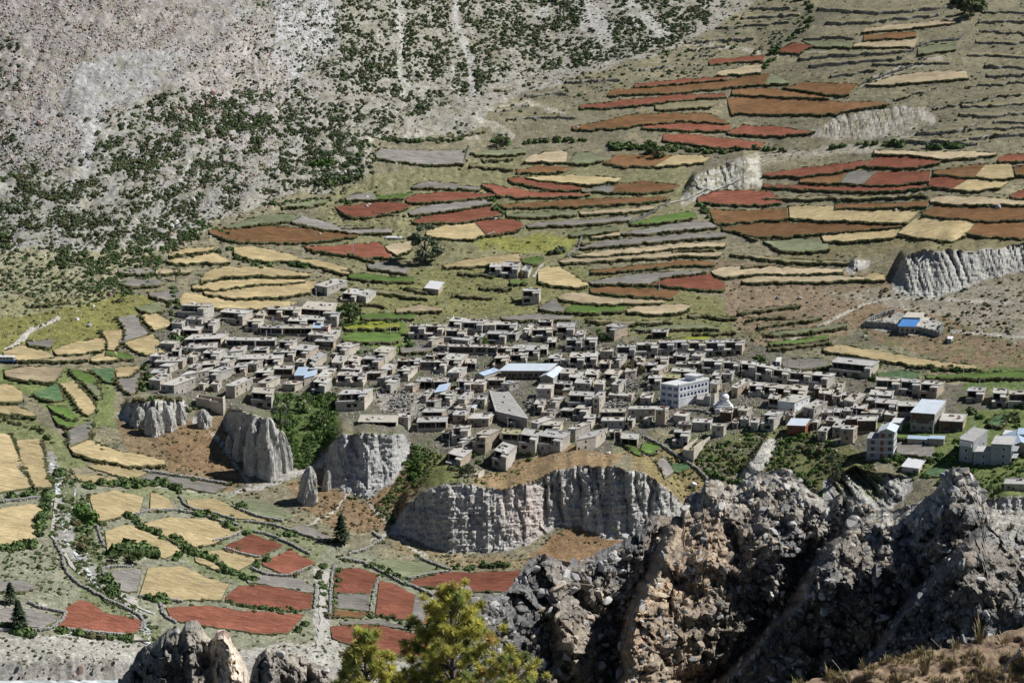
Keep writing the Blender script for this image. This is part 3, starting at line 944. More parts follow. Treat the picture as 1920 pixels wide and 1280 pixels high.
def field(kind, top, bot, hb, ht, bank_mat, name=None, mat=None, scrub=1.0, jit=1.7):
    A0, B0 = np.asarray(top), np.asarray(bot)
    ln = max(np.hypot(*(A0[1:] - A0[:-1]).T).sum(), np.hypot(*(B0[1:] - B0[:-1]).T).sum())
    n = int(np.clip(ln / 5, 8, 64))
    A, B = resample(A0, n), resample(B0, n)
    sd = int(A[0, 0] * 3 + A[0, 1])
    A = A + jit * 2.2 * (np.c_[vn(np.arange(n) / 2., 0, sd), vn(np.arange(n) / 2., 0, sd + 1)] - .5)
    B = B + jit * 2.2 * (np.c_[vn(np.arange(n) / 2., 3, sd), vn(np.arange(n) / 2., 3, sd + 1)] - .5)
    WA, WB = place(A[:, 0], A[:, 1], ht), place(B[:, 0], B[:, 1], hb)
    wid = np.median(np.hypot(*(A - B).T))
    m = int(np.clip(wid / 3, 3, 14))
    t = np.linspace(0, 1, m)[None, :, None]
    W = WA[:, None] * (1 - t) + WB[:, None] * t
    bz = (fbm(W[..., 0] / 2.0, W[..., 1] / 2.0, 3, 5) - .5) * .45
    bz[:, 0] *= .3
    W[..., 2] += bz
    k = np.arange(n - 1)[:, None] * m + np.arange(m - 1)[None]
    Q = np.stack([k, k + 1, k + m + 1, k + m], -1).reshape(-1, 4)
    # counter-clockwise seen from above
    a, b_, c = W.reshape(-1, 3)[Q[0][:3]]
    if np.cross(b_ - a, c - a)[2] < 0:
        Q = Q[:, ::-1]
    nm, mt = CROPS[kind]
    org = W.reshape(-1, 3).mean(0)
    o = obj(name or nm, mesh_np(nm, W.reshape(-1, 3) - org, Q, mat or mt, True), None, org, kind='structure')
    # banks round the edge
    cross = WB - WA; cross[:, 2] = 0; cross /= np.linalg.norm(cross, axis=1)[:, None] + 1e-9
    along0 = W[0] - W[1]; along0[:, 2] = 0; along0 /= np.linalg.norm(along0, axis=1)[:, None] + 1e-9
    along1 = W[-1] - W[-2]; along1[:, 2] = 0; along1 /= np.linalg.norm(along1, axis=1)[:, None] + 1e-9
    V = []; F_ = []

    def skirt(line, out, h):
        base = sum(len(q) for q in V)
        nn = len(line)
        r = vn(np.arange(nn) / 1.7, 0, sd + 9)[:, None]
        hh = np.full((nn, 1), float(h))
        up = np.array([[0, 0, 1.]])
        rows = [line + up * .02, line + out * (.25 + .35 * r) * min(h, 1.5) + up * (.12 - .25 * h),
                line + out * (.35 + .4 * r) * min(h, 2) - up * .62 * h, line + out * .75 * min(h, 2.5) - up * (h + 1.6)]
        V.append(np.concatenate(rows))
        for j in range(3):
            for i in range(nn - 1):
                F_.append((base + j * nn + i, base + (j + 1) * nn + i, base + (j + 1) * nn + i + 1, base + j * nn + i + 1))
    skirt(W[:, -1], cross, hb)
    skirt(W[::-1, 0], -cross[::-1], ht)
    skirt(W[0], along0, max(hb * .7, .3)); skirt(W[-1][::-1], along1[::-1], max(hb * .7, .3))
    bo = obj('bank', mesh_np('bank', np.concatenate(V) - org, np.array(F_), bank_mat, True), o)
    if scrub:
        L_ = W[:, -1]
        seg = np.linalg.norm(L_[1:] - L_[:-1], axis=1).sum()
        cnt = int(seg / .8 * scrub)
        ii = RNG.rand(cnt) * (n - 1); i0 = ii.astype(int); fr = (ii - i0)[:, None]
        pts = L_[i0] * (1 - fr) + L_[i0 + 1] * fr + cross[i0] * (RNG.rand(cnt)[:, None] * 1.3)
        pts[:, 2] -= RNG.rand(cnt) * hb * .9 + .25
        BANK_PTS.append(pts)
        L_ = W[:, 0]; cnt = int(cnt * .4)
        ii = RNG.rand(cnt) * (n - 1); i0 = ii.astype(int)
        pts = L_[i0] - cross[i0] * (RNG.rand(cnt)[:, None] * 1.2); pts[:, 2] -= .2
        BANK_PTS.append(pts)
    FIELD_BOXES.append(np.r_[A, B[::-1]])
    return o


for ln in FIELDS.strip().split('\n'):
    kd, a, b_ = ln.split('|')
    a, b_ = poly_s(a), poly_s(b_)
    ym = np.mean([p[1] for p in a])
    xm = np.mean([p[0] for p in a])
    if kd.endswith('v'):
        field(kd[0], a, b_, 1.1, 1.1, M_BANK, scrub=1.6)
    elif ym > 870:
        field(kd, a, b_, .55, .35, M_BANK, scrub=.25)
    elif ym < 110:
        field(kd, a, b_, 1.3, .2, M_BANK, scrub=.8)
    else:
        field(kd, a, b_, 1.45, .2, M_BANK, scrub=1.2)

# grassy terraces whose edges are stone-faced banks
TERR = '''1536,14 1640,21 1740,14 1800,8;1550,42 1620,40 1690,32 1760,27;1508,72 1560,68 1600,70;1500,108 1560,101 1640,98 1710,93;1520,121 1580,116 1640,111 1690,107
1678,186 1720,172 1755,163;1750,203 1830,187 1880,177 1935,173;1812,161 1850,156 1935,153;1800,213 1850,215 1935,209;1720,249 1790,241 1830,233;1790,263 1860,251 1935,249
1815,101 1870,103 1935,105;1830,76 1880,79 1935,78;1838,56 1935,61;1836,38 1935,38;1848,121 1935,125;1842,20 1935,23;1690,262 1760,262 1830,268;1865,226 1935,229;1850,139 1935,139
1805,198 1860,196 1935,192;1820,240 1870,238 1935,236;1640,120 1700,118 1780,116;1560,140 1600,136 1640,128
905,171 960,164;1060,152 1160,146;930,206 990,195;950,223 1020,216 1078,219;850,259 910,246;985,176 1060,172;800,262 850,252
1370,476 1430,484 1500,491 1590,492;1390,500 1440,494;1385,587 1440,579 1500,571;1440,653 1500,648 1556,641;1400,598 1470,592;1420,612 1480,604 1540,596
1285,76 1340,74 1410,70;1290,92 1360,86;1345,52 1400,45 1480,40;1390,32 1450,28 1500,26;1410,14 1480,12;1300,106 1340,100;1200,128 1260,120
905,300 960,296;640,428 700,424;700,398 760,404;880,310 960,318;1430,372 1540,372 1640,371 1740,366
640,540 720,548 800,560;650,566 720,572;850,552 920,556;900,538 960,540;640,505 660,506;860,512 930,516;1290,590 1380,596;1300,626 1380,622;1100,600 1180,606 1260,602
60,572 120,566;1380,434 1420,448;1260,470 1340,468;650,470 700,490;760,540 800,548'''
for grp in TERR.replace('\n', ';').split(';'):
    b_ = np.array(poly_s(grp)); a = b_.copy(); a[:, 1] -= 4.5
    a[0, 1] += 3.2; a[-1, 1] += 3.2
    rnd = RNG.rand()
    stony = b_[0, 1] < 300 and b_[0, 0] > 850
    field('D', a, b_, (1.2 + .9 * rnd) if stony else 1.5, .1, M_STONEBANK if stony else M_BANK, scrub=.35 if stony else 1.1, jit=2.0)

# ---------------------------------------------------------------- dry-stone walls
M_STONE = simple('wall_stone', (.24, .228, .205), (.40, .385, .355), 1.2, bmp=.5, bd=.1, var=.12)
WALLS = [
    ('stream bank below the red field', '104,1016 115,1040 120,1060 130,1080 150,1098 175,1110 205,1128 235,1140 262,1155 270,1168 263,1185'),
    ('top edge of the gold barley field', '249,967 285,958 330,957 380,966 420,980 445,985'),
    ('lane above the two small red fields', '460,978 510,984 560,1000 605,1015'),
    ('left end of the slanting barley field', '338,930 345,945 360,955 400,963 440,975'),
    ('right side of the upper red fields', '478,997 510,1005 545,1020 580,1040'),
    ('lower right edge of the barley field', '400,1016 430,1009 452,999'),
    ('left end of the slanted barley field', '182,988 188,1005 195,1025'),
    ('grey plot left of the largest barley field', '195,1078 193,1068 210,1063 250,1062'),
    ('left end of the long red field', '300,1132 305,1150 315,1160 330,1168'),
    ('foot of the largest barley field', '262,1119 300,1124 340,1128'),
    ('left side of the gravel lane', '593,1095 592,1120 590,1140'),
    ('right side of the gravel lane', '628,1060 622,1085 620,1120 618,1160'),
    ('bottom of the diamond red field', '472,1066 500,1078 540,1081 585,1064'),
    ('bottom of the left barley fields', '-40,945 40,938 85,932'),
    ('grey plot beside the red wedge field', '54,1130 75,1140 100,1145 124,1150 118,1165 100,1178'),
    ('path above the square red field', '640,1048 680,1055 715,1072 755,1094'),
    ('top of the red field by the pine', '760,1094 790,1106 815,1119'),
    ('upper edge of the long red field by the ridge', '765,1086 800,1078 840,1072'),
    ('ruined plot under the cliff', '655,1040 690,1030 718,1012 700,1000'),
    ('right end of the grey-green plot', '790,1048 820,1060 845,1070'),
    ('gap between the two red fields', '711,1084 702,1108 695,1150'),
    ('foot of the red wedge field', '120,1180 180,1187 240,1193'),
    ('gully between the left barley fields', '28,866 40,890 57,914'),
    ('pale field high on the right slope', '1618,158 1660,142 1700,129 1738,111'),
    ('grey plot under the scrub', '868,311 876,291 880,276'),
    ('track beside the pale bluff', '1180,421 1225,398 1255,380'),
    ('path above the yellow meadow', '1062,482 1085,467 1090,447'),
    ('pale green plot at the upper right', '1720,88 1750,79 1798,75 1806,66'),
    ('garden plots below the ruin', '1208,820 1244,838 1280,862 1310,882 1327,899'),
    ('yard in front of the white building', '1283,770 1310,771 1331,776'),
    ('left plots above the river', '0,1182 50,1184 95,1180'),
    ('small barley field under the hedge', '420,1029 455,1040 487,1046'),
    ('top of the tilled field under the slope', '270,884 350,895 428,908'),
    ('lane beside the pale green plot', '435,950 480,968 530,978'),
]


def wall_mb(pts, h=1.0, w=.75, s=.55):
    p = np.asarray(pts, float)
    n = max(int(np.hypot(*(p[1:] - p[:-1]).T).sum() * px_size(*p[0]) / (s * .8) * 1.15), 6)
    q = resample(p, n)
    q += 1.6 * (np.c_[vn(np.arange(n) / 4., 0, int(p[0, 0])), vn(np.arange(n) / 4., 5, int(p[0, 0]))] - .5)
    G = gpt(q[:, 0], q[:, 1])
    V = []; Q = []
    c8 = np.array([(-1, -1, -1), (1, -1, -1), (1, 1, -1), (-1, 1, -1), (-1, -1, 1), (1, -1, 1), (1, 1, 1), (-1, 1, 1)]) * .5
    f6 = np.array([(3, 2, 1, 0), (4, 5, 6, 7), (0, 1, 5, 4), (1, 2, 6, 5), (2, 3, 7, 6), (3, 0, 4, 7)])
    for g in G:
        for lay in range(2):
            for sde in range(2):
                sz = np.array([s * (.7 + .8 * RNG.rand()), s * (.7 + .7 * RNG.rand()), h * .5 * (.75 + .6 * RNG.rand())])
                a = RNG.rand() * 3
                v = c8 * sz * (1 + .3 * (RNG.rand(8, 3) - .5))
                v = np.c_[v[:, 0] * math.cos(a) - v[:, 1] * math.sin(a), v[:, 0] * math.sin(a) + v[:, 1] * math.cos(a), v[:, 2]]
                off = np.array([(RNG.rand() - .5) * w, (RNG.rand() - .5) * w, h * (.2 + .5 * lay) + .1 * RNG.rand()])
                Q.append(f6 + len(V) * 8); V.append(v + g + off)
    return np.concatenate(V), np.concatenate(Q), G


for nm, pts in WALLS:
    V, Q, G = wall_mb(poly_s(pts), 1.05 if poly_s(pts)[0][1] > 700 else 1.3)
    o = obj('stone_wall', mesh_np('stone_wall', V - G[0], Q, M_STONE), None, G[0])
    tag(o, 'low pale dry-stone wall along the ' + nm, 'stone wall', 'dry-stone field walls')
# ---------------------------------------------------------------- shrubs, trees, boulders
def leafmat(name, ca, cb, scale=1.2, trans=.15, var=.25):
    m, N, L, b = new_mat(name, .75, .15)
    co = coords(N, L)
    g = N.new('ShaderNodeNewGeometry')
    f = g.outputs['Random Per Island']
    c = ramp(N, L, f, [(0, ca), (1, cb)])
    oi = N.new('ShaderNodeObjectInfo')
    c = mix(N, L, 1.0, c, ramp(N, L, oi.outputs['Random'], [(0, 1 - var), (1, 1 + var)]), 'MULTIPLY')
    L.new(c, b.inputs['Base Color'])
    b.inputs['Subsurface Weight'].default_value = 0
    return m


M_JUN = leafmat('juniper_leaf', (.05, .068, .036), (.12, .145, .068))
M_BUSH = leafmat('bush_leaf', (.055, .09, .032), (.135, .185, .065))
M_OLIVE = leafmat('olive_scrub_leaf', (.08, .075, .034), (.165, .15, .07))
M_BRIGHT = leafmat('bright_leaf', (.05, .10, .022), (.12, .19, .045))
M_WILLOW = leafmat('willow_leaf', (.07, .09, .055), (.19, .22, .13))
M_BARK = simple('bark', (.08, .065, .05), (.15, .125, .10), 3)
M_CONIF = leafmat('conifer_leaf', (.02, .036, .018), (.05, .075, .034))


def leaf_cloud(n, rad, centre, leaf, rng, shell=.55, lumps=5, flat=1.0):
    """leaf-sized quads spread through a lumpy crown"""
    L_ = [(np.array([0, 0, 0.]), .72)]
    for _ in range(lumps):
        d = rng.randn(3); d /= np.linalg.norm(d); d[2] = abs(d[2]) * .8 - .1
        L_.append((d * (.35 + .3 * rng.rand()), .35 + .25 * rng.rand()))
    V = np.zeros((n, 4, 3)); k = rng.randint(len(L_), size=n)
    for i in range(n):
        c, r = L_[k[i]]
        d = rng.randn(3); d /= np.linalg.norm(d)
        p = c + d * r * (shell + (1 - shell) * rng.rand())
        p = p * np.array(rad) * np.array([1, 1, flat]) + np.array(centre)
        nrm = d + .7 * rng.randn(3); nrm /= np.linalg.norm(nrm)
        a = np.cross(nrm, [0.3, .2, 1]); a /= np.linalg.norm(a) + 1e-9
        b2 = np.cross(nrm, a)
        s = leaf * (.6 + .8 * rng.rand())
        V[i] = p + s * np.array([-a - b2 * .7, a - b2 * .7, a * .7 + b2, -a * .7 + b2])
    Q = np.arange(n * 4).reshape(n, 4)
    return V.reshape(-1, 3), Q


def blob(rad, centre, rng, sub=2, amp=.25):
    """lumpy dark core so that a crown is not see-through everywhere"""
    import bmesh
    bm = bmesh.new()
    bmesh.ops.create_icosphere(bm, subdivisions=sub, radius=1)
    v = np.array([q.co[:] for q in bm.verts]); f = np.array([[w.index for w in q.verts] for q in bm.faces])
    bm.free()
    r = 1 + amp * (vn(v[:, 0] * 2 + 5 + rng.rand() * 9, v[:, 1] * 2 + v[:, 2] * 3, 2) - .5) * 2
    return v * r[:, None] * np.array(rad) + np.array(centre), f


def shrub_mesh(name, mat, seed, n=110, flat=.7, leaf=.2):
    rng = np.random.RandomState(seed)
    V, Q = leaf_cloud(n, (1, 1, 1), (0, 0, .32), leaf, rng, .6, 5, flat)
    bv, bf = blob((.74, .74, .5), (0, 0, .28), rng, 2, .35)
    bf4 = np.c_[bf, bf[:, 2]]
    me = bpy.data.meshes.new(name)
    me.from_pydata(np.concatenate([V, bv]).tolist(), [], Q.tolist() + (bf + len(V)).tolist())
    me.materials.append(mat)
    return me


SHR = {'j': [shrub_mesh('juniper', M_JUN, 20 + i) for i in range(4)],
       'b': [shrub_mesh('bush', M_BUSH, 40 + i, 130, .85) for i in range(3)],
       'o': [shrub_mesh('olive_shrub', M_OLIVE, 60 + i, 100, .6) for i in range(3)],
       'g': [shrub_mesh('green_bush', M_BRIGHT, 80 + i, 130, .8) for i in range(2)]}


def scatter(name, pts, rz, sc, ids, srcs, parent=None, tilt=None, label=None):
    """thousands of small alike pieces: one object, copies of the given pieces set on its points"""
    pts = np.asarray(pts, np.float32); n = len(pts)
    me = bpy.data.meshes.new(name)
    me.vertices.add(n); me.vertices.foreach_set('co', pts.ravel())
    for nm, tp, arr in (('rot', 'FLOAT_VECTOR', None), ('scl', 'FLOAT_VECTOR', None), ('kindid', 'INT', None)):
        a = me.attributes.new(nm, tp, 'POINT')
        if nm == 'rot':
            r = np.zeros((n, 3), np.float32); r[:, 2] = rz
            if tilt is not None:
                r[:, :2] = tilt
            a.data.foreach_set('vector', r.ravel())
        elif nm == 'scl':
            s = np.asarray(sc, np.float32)
            if s.ndim == 1:
                s = np.repeat(s[:, None], 3, 1)
            a.data.foreach_set('vector', np.ascontiguousarray(s).ravel())
        else:
            a.data.foreach_set('value', np.asarray(ids, np.int32))
    me.update()
    o = obj(name, me, parent)
    o['kind'] = 'stuff'
    if label:
        o['label'] = label
    g = bpy.data.node_groups.new(name, 'GeometryNodeTree')
    g.interface.new_socket('Geometry', in_out='INPUT', socket_type='NodeSocketGeometry')
    g.interface.new_socket('Geometry', in_out='OUTPUT', socket_type='NodeSocketGeometry')
    gi, go = g.nodes.new('NodeGroupInput'), g.nodes.new('NodeGroupOutput')
    jn = g.nodes.new('GeometryNodeJoinGeometry')

    def attr(nm, tp):
        a = g.nodes.new('GeometryNodeInputNamedAttribute'); a.data_type = tp
        a.inputs['Name'].default_value = nm
        return a.outputs['Attribute']
    rot, scl, kid = attr('rot', 'FLOAT_VECTOR'), attr('scl', 'FLOAT_VECTOR'), attr('kindid', 'INT')
    for i, s in enumerate(srcs):
        oi = g.nodes.new('GeometryNodeObjectInfo'); oi.inputs['Object'].default_value = s
        oi.inputs['As Instance'].default_value = True; oi.transform_space = 'ORIGINAL'
        cmpn = g.nodes.new('FunctionNodeCompare'); cmpn.data_type = 'INT'; cmpn.operation = 'EQUAL'
        g.links.new(kid, cmpn.inputs[2]); cmpn.inputs[3].default_value = i
        ip = g.nodes.new('GeometryNodeInstanceOnPoints')
        g.links.new(gi.outputs[0], ip.inputs['Points']); g.links.new(cmpn.outputs[0], ip.inputs['Selection'])
        g.links.new(oi.outputs['Geometry'], ip.inputs['Instance'])
        g.links.new(rot, ip.inputs['Rotation']); g.links.new(scl, ip.inputs['Scale'])
        g.links.new(ip.outputs[0], jn.inputs[0])
    g.links.new(jn.outputs[0], go.inputs[0])
    md = o.modifiers.new('scatter', 'NODES'); md.node_group = g
    return o


infield = np.zeros(TH.shape, bool)
for bx in FIELD_BOXES:
    x0, y0 = bx.min(0) - 2; x1, y1 = bx.max(0) + 2
    i0, i1 = np.searchsorted(GX, [x0, x1]); j0, j1 = np.searchsorted(GY, [y0, y1])
    if i1 > i0 and j1 > j0:
        infield[j0:j1, i0:i1] |= inside(bx, MX[j0:j1, i0:i1], MY[j0:j1, i0:i1])


def on_field(px, py):
    i = np.clip(np.searchsorted(GX, px), 0, len(GX) - 1); j = np.clip(np.searchsorted(GY, py), 0, len(GY) - 1)
    return infield[j, i] | (CL_MASK[j, i] >= 0)


VILLAGE = poly_s('265,575 340,560 640,560 645,650 755,665 760,600 860,585 1090,590 1180,600 1250,610 1400,630 1570,690 1780,700 1920,720 1980,900 1640,860 1480,800 1360,850 1240,800 1130,850 900,900 830,870 640,790 500,780 340,750 265,745')

# where shrubs grow: area | how thick | size in picture pixels | kinds
GROW = [
    ('0,330 60,300 150,330 190,225 260,200 330,165 420,170 560,175 640,90 620,0 900,0 1330,0 1330,45 1240,95 1100,125 960,140 880,180 700,250 680,320 600,345 480,370 400,410 330,470 200,540 120,500 0,430', .0118, 7, 14, 'jjjjjbo'),
    ('-60,-40 640,-40 640,0 -60,0', .004, 6, 11, 'jj'),
    ('640,-40 1340,-40 1340,0 640,0', .012, 7, 13, 'jjj'),
    ('240,200 440,170 560,190 540,300 420,330 200,330', .009, 8, 14, 'jjjb'),
    ('0,430 120,500 330,470 300,530 200,580 60,580 0,560', .006, 7, 15, 'jbbo'),
    ('100,470 300,440 420,400 340,480 230,560 140,540', .010, 9, 16, 'jbbg'),
    ('330,150 480,0 640,0 640,90 560,175 420,170', .0042, 6, 11, 'jjj'),
    ('-60,60 40,60 40,330 -60,330', .008, 7, 12, 'jj'),
    ('40,0 330,0 330,160 40,330', .0007, 4, 8, 'jj'),
    ('0,300 200,300 200,430 0,430', .006, 8, 13, 'jjo'),
    ('1330,-40 1530,-40 1510,90 1300,150 1080,190 1000,160 1240,95', .0024, 6, 12, 'jjb'),
    ('880,140 1100,125 1300,150 1100,200 930,260 700,262', .0009, 6, 12, 'jjb'),
    ('640,250 720,250 700,330 600,360 560,345', .008, 8, 14, 'jjb'),
    ('560,340 700,300 760,420 600,430 480,400', .0016, 6, 12, 'jbo'),
    ('1500,-40 1980,-40 1980,280 1640,280 1560,200', .0005, 4, 9, 'jo'),
    ('1330,100 1980,100 1980,470 1330,470', .0004, 4, 8, 'bo'),
    ('1540,200 1750,205 1740,260 1560,262', .0022, 4, 8, 'jo'),
    ('1640,540 1980,500 1980,680 1850,660 1640,620', .0022, 5, 12, 'joo'),
    ('1360,470 1660,480 1660,640 1380,640', .0012, 5, 10, 'ooj'),
    ('640,430 1360,430 1360,620 640,600', .0012, 5, 10, 'obg'),
    ('250,500 640,440 640,570 330,570', .0008, 6, 11, 'ob'),
    ('0,560 260,560 240,650 0,690', .0018, 5, 10, 'oog'),
    ('500,740 630,740 630,830 560,885 530,840', .020, 11, 20, 'bbgg'),
    ('740,820 830,850 800,900 735,985 700,960 760,880', .012, 8, 15, 'bgo'),
    ('560,900 700,900 740,990 640,1010 560,950', .004, 6, 11, 'oo'),
    ('230,800 460,800 470,900 300,890', .0016, 5, 10, 'oo'),
    ('830,860 1010,860 960,900 860,915', .004, 6, 12, 'ogb'),
    ('1190,820 1330,820 1330,940 1250,930', .003, 6, 11, 'og'),
    ('1300,830 1460,830 1640,860 1640,930 1560,940 1400,890 1300,880', .008, 8, 16, 'bogg'),
    ('1640,840 1980,800 1980,930 1700,900', .005, 8, 16, 'bgg'),
    ('1380,790 1560,800 1560,850 1400,840', .007, 8, 15, 'obg'),
    ('60,880 140,880 210,1000 230,1110 300,1180 260,1200 150,1080 80,980', .009, 8, 17, 'bbo'),
    ('0,1020 120,1020 140,1110 0,1120', .004, 7, 14, 'bo'),
    ('60,1170 300,1190 300,1235 0,1240 0,1190', .0014, 6, 12, 'bo'),
    ('430,900 640,980 640,1040 560,1010', .004, 6, 12, 'ob'),
    ('620,1040 1000,1040 1000,1080 700,1070', .003, 6, 12, 'bo'),
    ('540,1180 660,1190 660,1280 480,1230', .0016, 6, 12, 'bo'),
    ('220,470 420,440 560,480 560,560 330,560 230,520', .001, 5, 11, 'bo'),
    ('760,600 1380,600 1780,720 1740,790 1380,800 760,800', .0022, 4, 10, 'bgo'),
    ('280,620 640,600 760,640 760,760 300,740', .0020, 4, 10, 'bgo'),
]
# hedges and rows of larger bushes: line | size | kinds | spacing
HEDGES = [
    ('690,258 720,263 780,266 860,264', 16, 'jb', 9), ('640,322 668,302 690,268', 18, 'jb', 9), ('930,268 952,270', 22, 'bb', 10), ('985,268 1060,264 1100,264', 16, 'bj', 10),
    ('1150,274 1190,278', 26, 'bb', 10), ('1200,278 1280,278', 20, 'bb', 10), ('1290,282 1350,288 1410,278 1470,284', 15, 'bj', 9), ('1500,-6 1520,15 1520,40 1500,60 1468,82 1448,102', 17, 'jb', 9),
    ('1800,10 1845,20 1820,14', 30, 'jj', 9), ('1560,274 1580,276', 20, 'b', 12), ('1610,272 1660,272', 17, 'b', 14), ('1680,272 1690,272', 24, 'b', 10), ('1745,276 1800,276', 22, 'b', 11), ('1440,104 1436,130', 12, 'b', 9),
    ('1455,105 1440,125', 11, 'b', 9), ('870,300 878,280', 12, 'b', 8), ('930,380 935,400', 17, 'b', 8), ('930,396 940,402', 19, 'b', 8), ('1310,385 1330,405 1335,415', 16, 'b', 8),
    ('340,440 400,425 440,450', 12, 'jb', 8), ('500,385 600,372 660,380', 10, 'jb', 9),
    ('552,497 576,497', 26, 'bg', 9), ('1030,478 1056,474', 20, 'jb', 9), ('640,590 668,588', 30, 'bb', 9), ('655,580 660,575', 30, 'bj', 8), ('590,310 620,306', 22, 'gg', 8),
    ('600,345 640,335 680,330', 16, 'jb', 9), ('330,470 360,480 420,470', 11, 'bo', 8),
    ('430,465 445,480 460,492 500,500', 14, 'b', 8), ('325,540 330,560 335,575', 15, 'b', 8), ('318,560 320,600', 14, 'b', 8), ('330,640 350,640', 24, 'b', 9), ('272,690 280,710 268,730', 20, 'b', 9),
    ('255,752 300,748 330,752', 17, 'bo', 9), ('345,770 370,762 420,765', 13, 'bo', 9), ('165,790 180,830 200,850', 11, 'ob', 8), ('0,790 60,800 100,830', 14, 'bo', 8), ('0,780 40,785', 16, 'bo', 8),
    ('165,915 200,905 240,912 300,902', 20, 'bb', 10), ('300,905 335,918', 22, 'bb', 11), ('235,970 250,972', 18, 'b', 9), ('246,975 275,992 330,1014 350,1026', 16, 'bb', 8), ('350,1028 400,1056 440,1075 480,1088', 20, 'bb', 9),
    ('215,1038 240,1030 290,1040', 30, 'bb', 12), ('345,1030 330,1050', 20, 'b', 10), ('150,955 165,975', 32, 'gb', 12), ('140,985 165,1000 160,1030', 22, 'bo', 12), ('70,1000 85,960 95,930', 26, 'bb', 12), ('0,1028 30,1028 60,1022', 22, 'b', 12),
    ('20,935 60,928', 18, 'b', 11), ('95,900 120,880', 20, 'b', 10), ('280,1122 310,1128 300,1122', 22, 'b', 11), ('480,1060 497,1050', 16, 'b', 9), ('200,1090 215,1108', 26, 'b', 11), ('600,1062 606,1100 612,1160', 15, 'bo', 10),
    ('636,1070 630,1110 628,1150', 13, 'bo', 10), ('425,1130 470,1138 560,1146', 11, 'b', 7), ('560,1180 570,1170', 18, 'b', 10), ('40,1185 60,1190 10,1180', 26, 'bb', 12), ('110,1185 170,1192 240,1198', 20, 'bo', 16),
    ('690,1060 720,1072 760,1092', 16, 'bb', 10), ('690,1154 740,1160 790,1170', 12, 'bo', 9), ('840,1068 900,1062 950,1060', 16, 'bb', 14), ('430,990 460,1000', 18, 'b', 12), ('545,1000 552,1004', 18, 'b', 10), ('400,970 430,985', 15, 'b', 11),
    ('370,965 390,968', 16, 'b', 10), ('445,948 455,952', 18, 'b', 9), ('1420,670 1440,690', 16, 'g', 9), ('1560,690 1640,710', 16, 'bg', 10), ('1600,700 1640,690', 18, 'bg', 10), ('1735,690 1830,697', 15, 'bg', 8),
    ('1870,755 1920,765', 20, 'bg', 9), ('1820,770 1850,790', 18, 'bg', 9), ('1900,780 1905,800', 22, 'bg', 9), ('1755,860 1800,860', 20, 'gg', 9), ('1660,860 1740,868', 16, 'bg', 9), ('1640,852 1690,858', 14, 'g', 8), ('1470,830 1500,820', 18, 'g', 10),
    ('1500,840 1540,850', 22, 'bo', 10), ('1385,905 1330,890', 14, 'bg', 9), ('905,640 912,650', 22, 'g', 8), ('1125,630 1140,640', 20, 'g', 8), ('1180,690 1200,695', 26, 'bo', 9), ('1255,640 1262,645', 18, 'b', 8), ('760,640 765,650', 22, 'b', 8),
    ('650,655 700,660', 12, 'bg', 9), ('930,670 980,672', 12, 'og', 9), ('1000,685 1050,680', 12, 'og', 9), ('640,612 740,606', 11, 'g', 8), ('1350,840 1380,870', 16, 'bo', 9),
    ('850,880 885,888 870,880', 20, 'bo', 9), ('970,855 1010,850 1000,860', 15, 'gg', 8), ('890,855 900,865', 14, 'g', 8), ('780,845 785,870', 22, 'gb', 9), ('770,880 775,900', 16, 'g', 9),
]
cand = []       # px, py, size px, kind
for pl, den, s0, s1, kinds in GROW:
    pp = np.array(poly_s(pl)); (x0, y0), (x1, y1) = pp.min(0), pp.max(0)
    n = int((x1 - x0) * (y1 - y0) * den * 5.6)
    x = x0 + (x1 - x0) * RNG.rand(n); y = y0 + (y1 - y0) * RNG.rand(n)
    cl = fbm(x / 34., y / 20., 3, 31) + .35 * (fbm(x / 9., y / 7., 2, 32) - .5)
    keep = inside(pp, x, y) & (cl > np.where(x > 600, .26, .34) + .24 * RNG.rand(n)) & ~on_field(x, y + 2)
    for ln, w in (('748,-20 752,60 748,120 762,180', 6), ('842,-20 858,40 868,90 884,110 884,200', 7), ('1090,-60 1110,20 1140,80', 12), ('1165,-60 1185,10 1240,66', 9), ('170,190 165,320 130,340', 9), ('240,210 238,270', 4), ('360,290 340,340', 4)):
        keep &= dist_line(poly_s(ln), x, y) > w
    x, y = x[keep], y[keep]
    s = s0 * .55 + (s1 - s0) * RNG.rand(len(x)) ** 2.4
    for a, b_, c in zip(x, y, s):
        cand.append((a, b_, c, kinds[RNG.randint(len(kinds))]))
nbig = len(cand)
for ln, s, kinds, sp in HEDGES:
    p = np.array(poly_s(ln)); n = max(int(np.hypot(*(p[1:] - p[:-1]).T).sum() / sp) + 1, 2)
    q = resample(p, n)
    for a, b_ in q:
        cand.append((a + RNG.randn() * 3, b_ + RNG.randn() * 1.8, s * (.7 + .5 * RNG.rand()) * (1.25 if b_ > 880 else 1.0), kinds[RNG.randint(len(kinds))]))
for _nm, wl in WALLS:
    p = np.array(poly_s(wl)); q = resample(p, max(int(np.hypot(*(p[1:] - p[:-1]).T).sum() / 7), 3))
    for a, b_ in q:
        if RNG.rand() < .6:
            cand.append((a + RNG.randn() * 5, b_ + RNG.randn() * 3 - 1, 6 + 8 * RNG.rand() ** 2, 'bbog'[RNG.randint(4)]))
cand = np.array([(a, b_, c, 'jbog'.index(k), i >= nbig) for i, (a, b_, c, k) in enumerate(cand)])
inview = (cand[:, 0] > 0) & (cand[:, 0] < 1920) & (cand[:, 1] > 0) & (cand[:, 1] < 1280)
hidden = (cand[:, 0] > 960) & (cand[:, 1] > 965)
order = np.argsort(-(cand[:, 2] * inview * ~hidden))
IND = order[:240]
REST = order[240:]
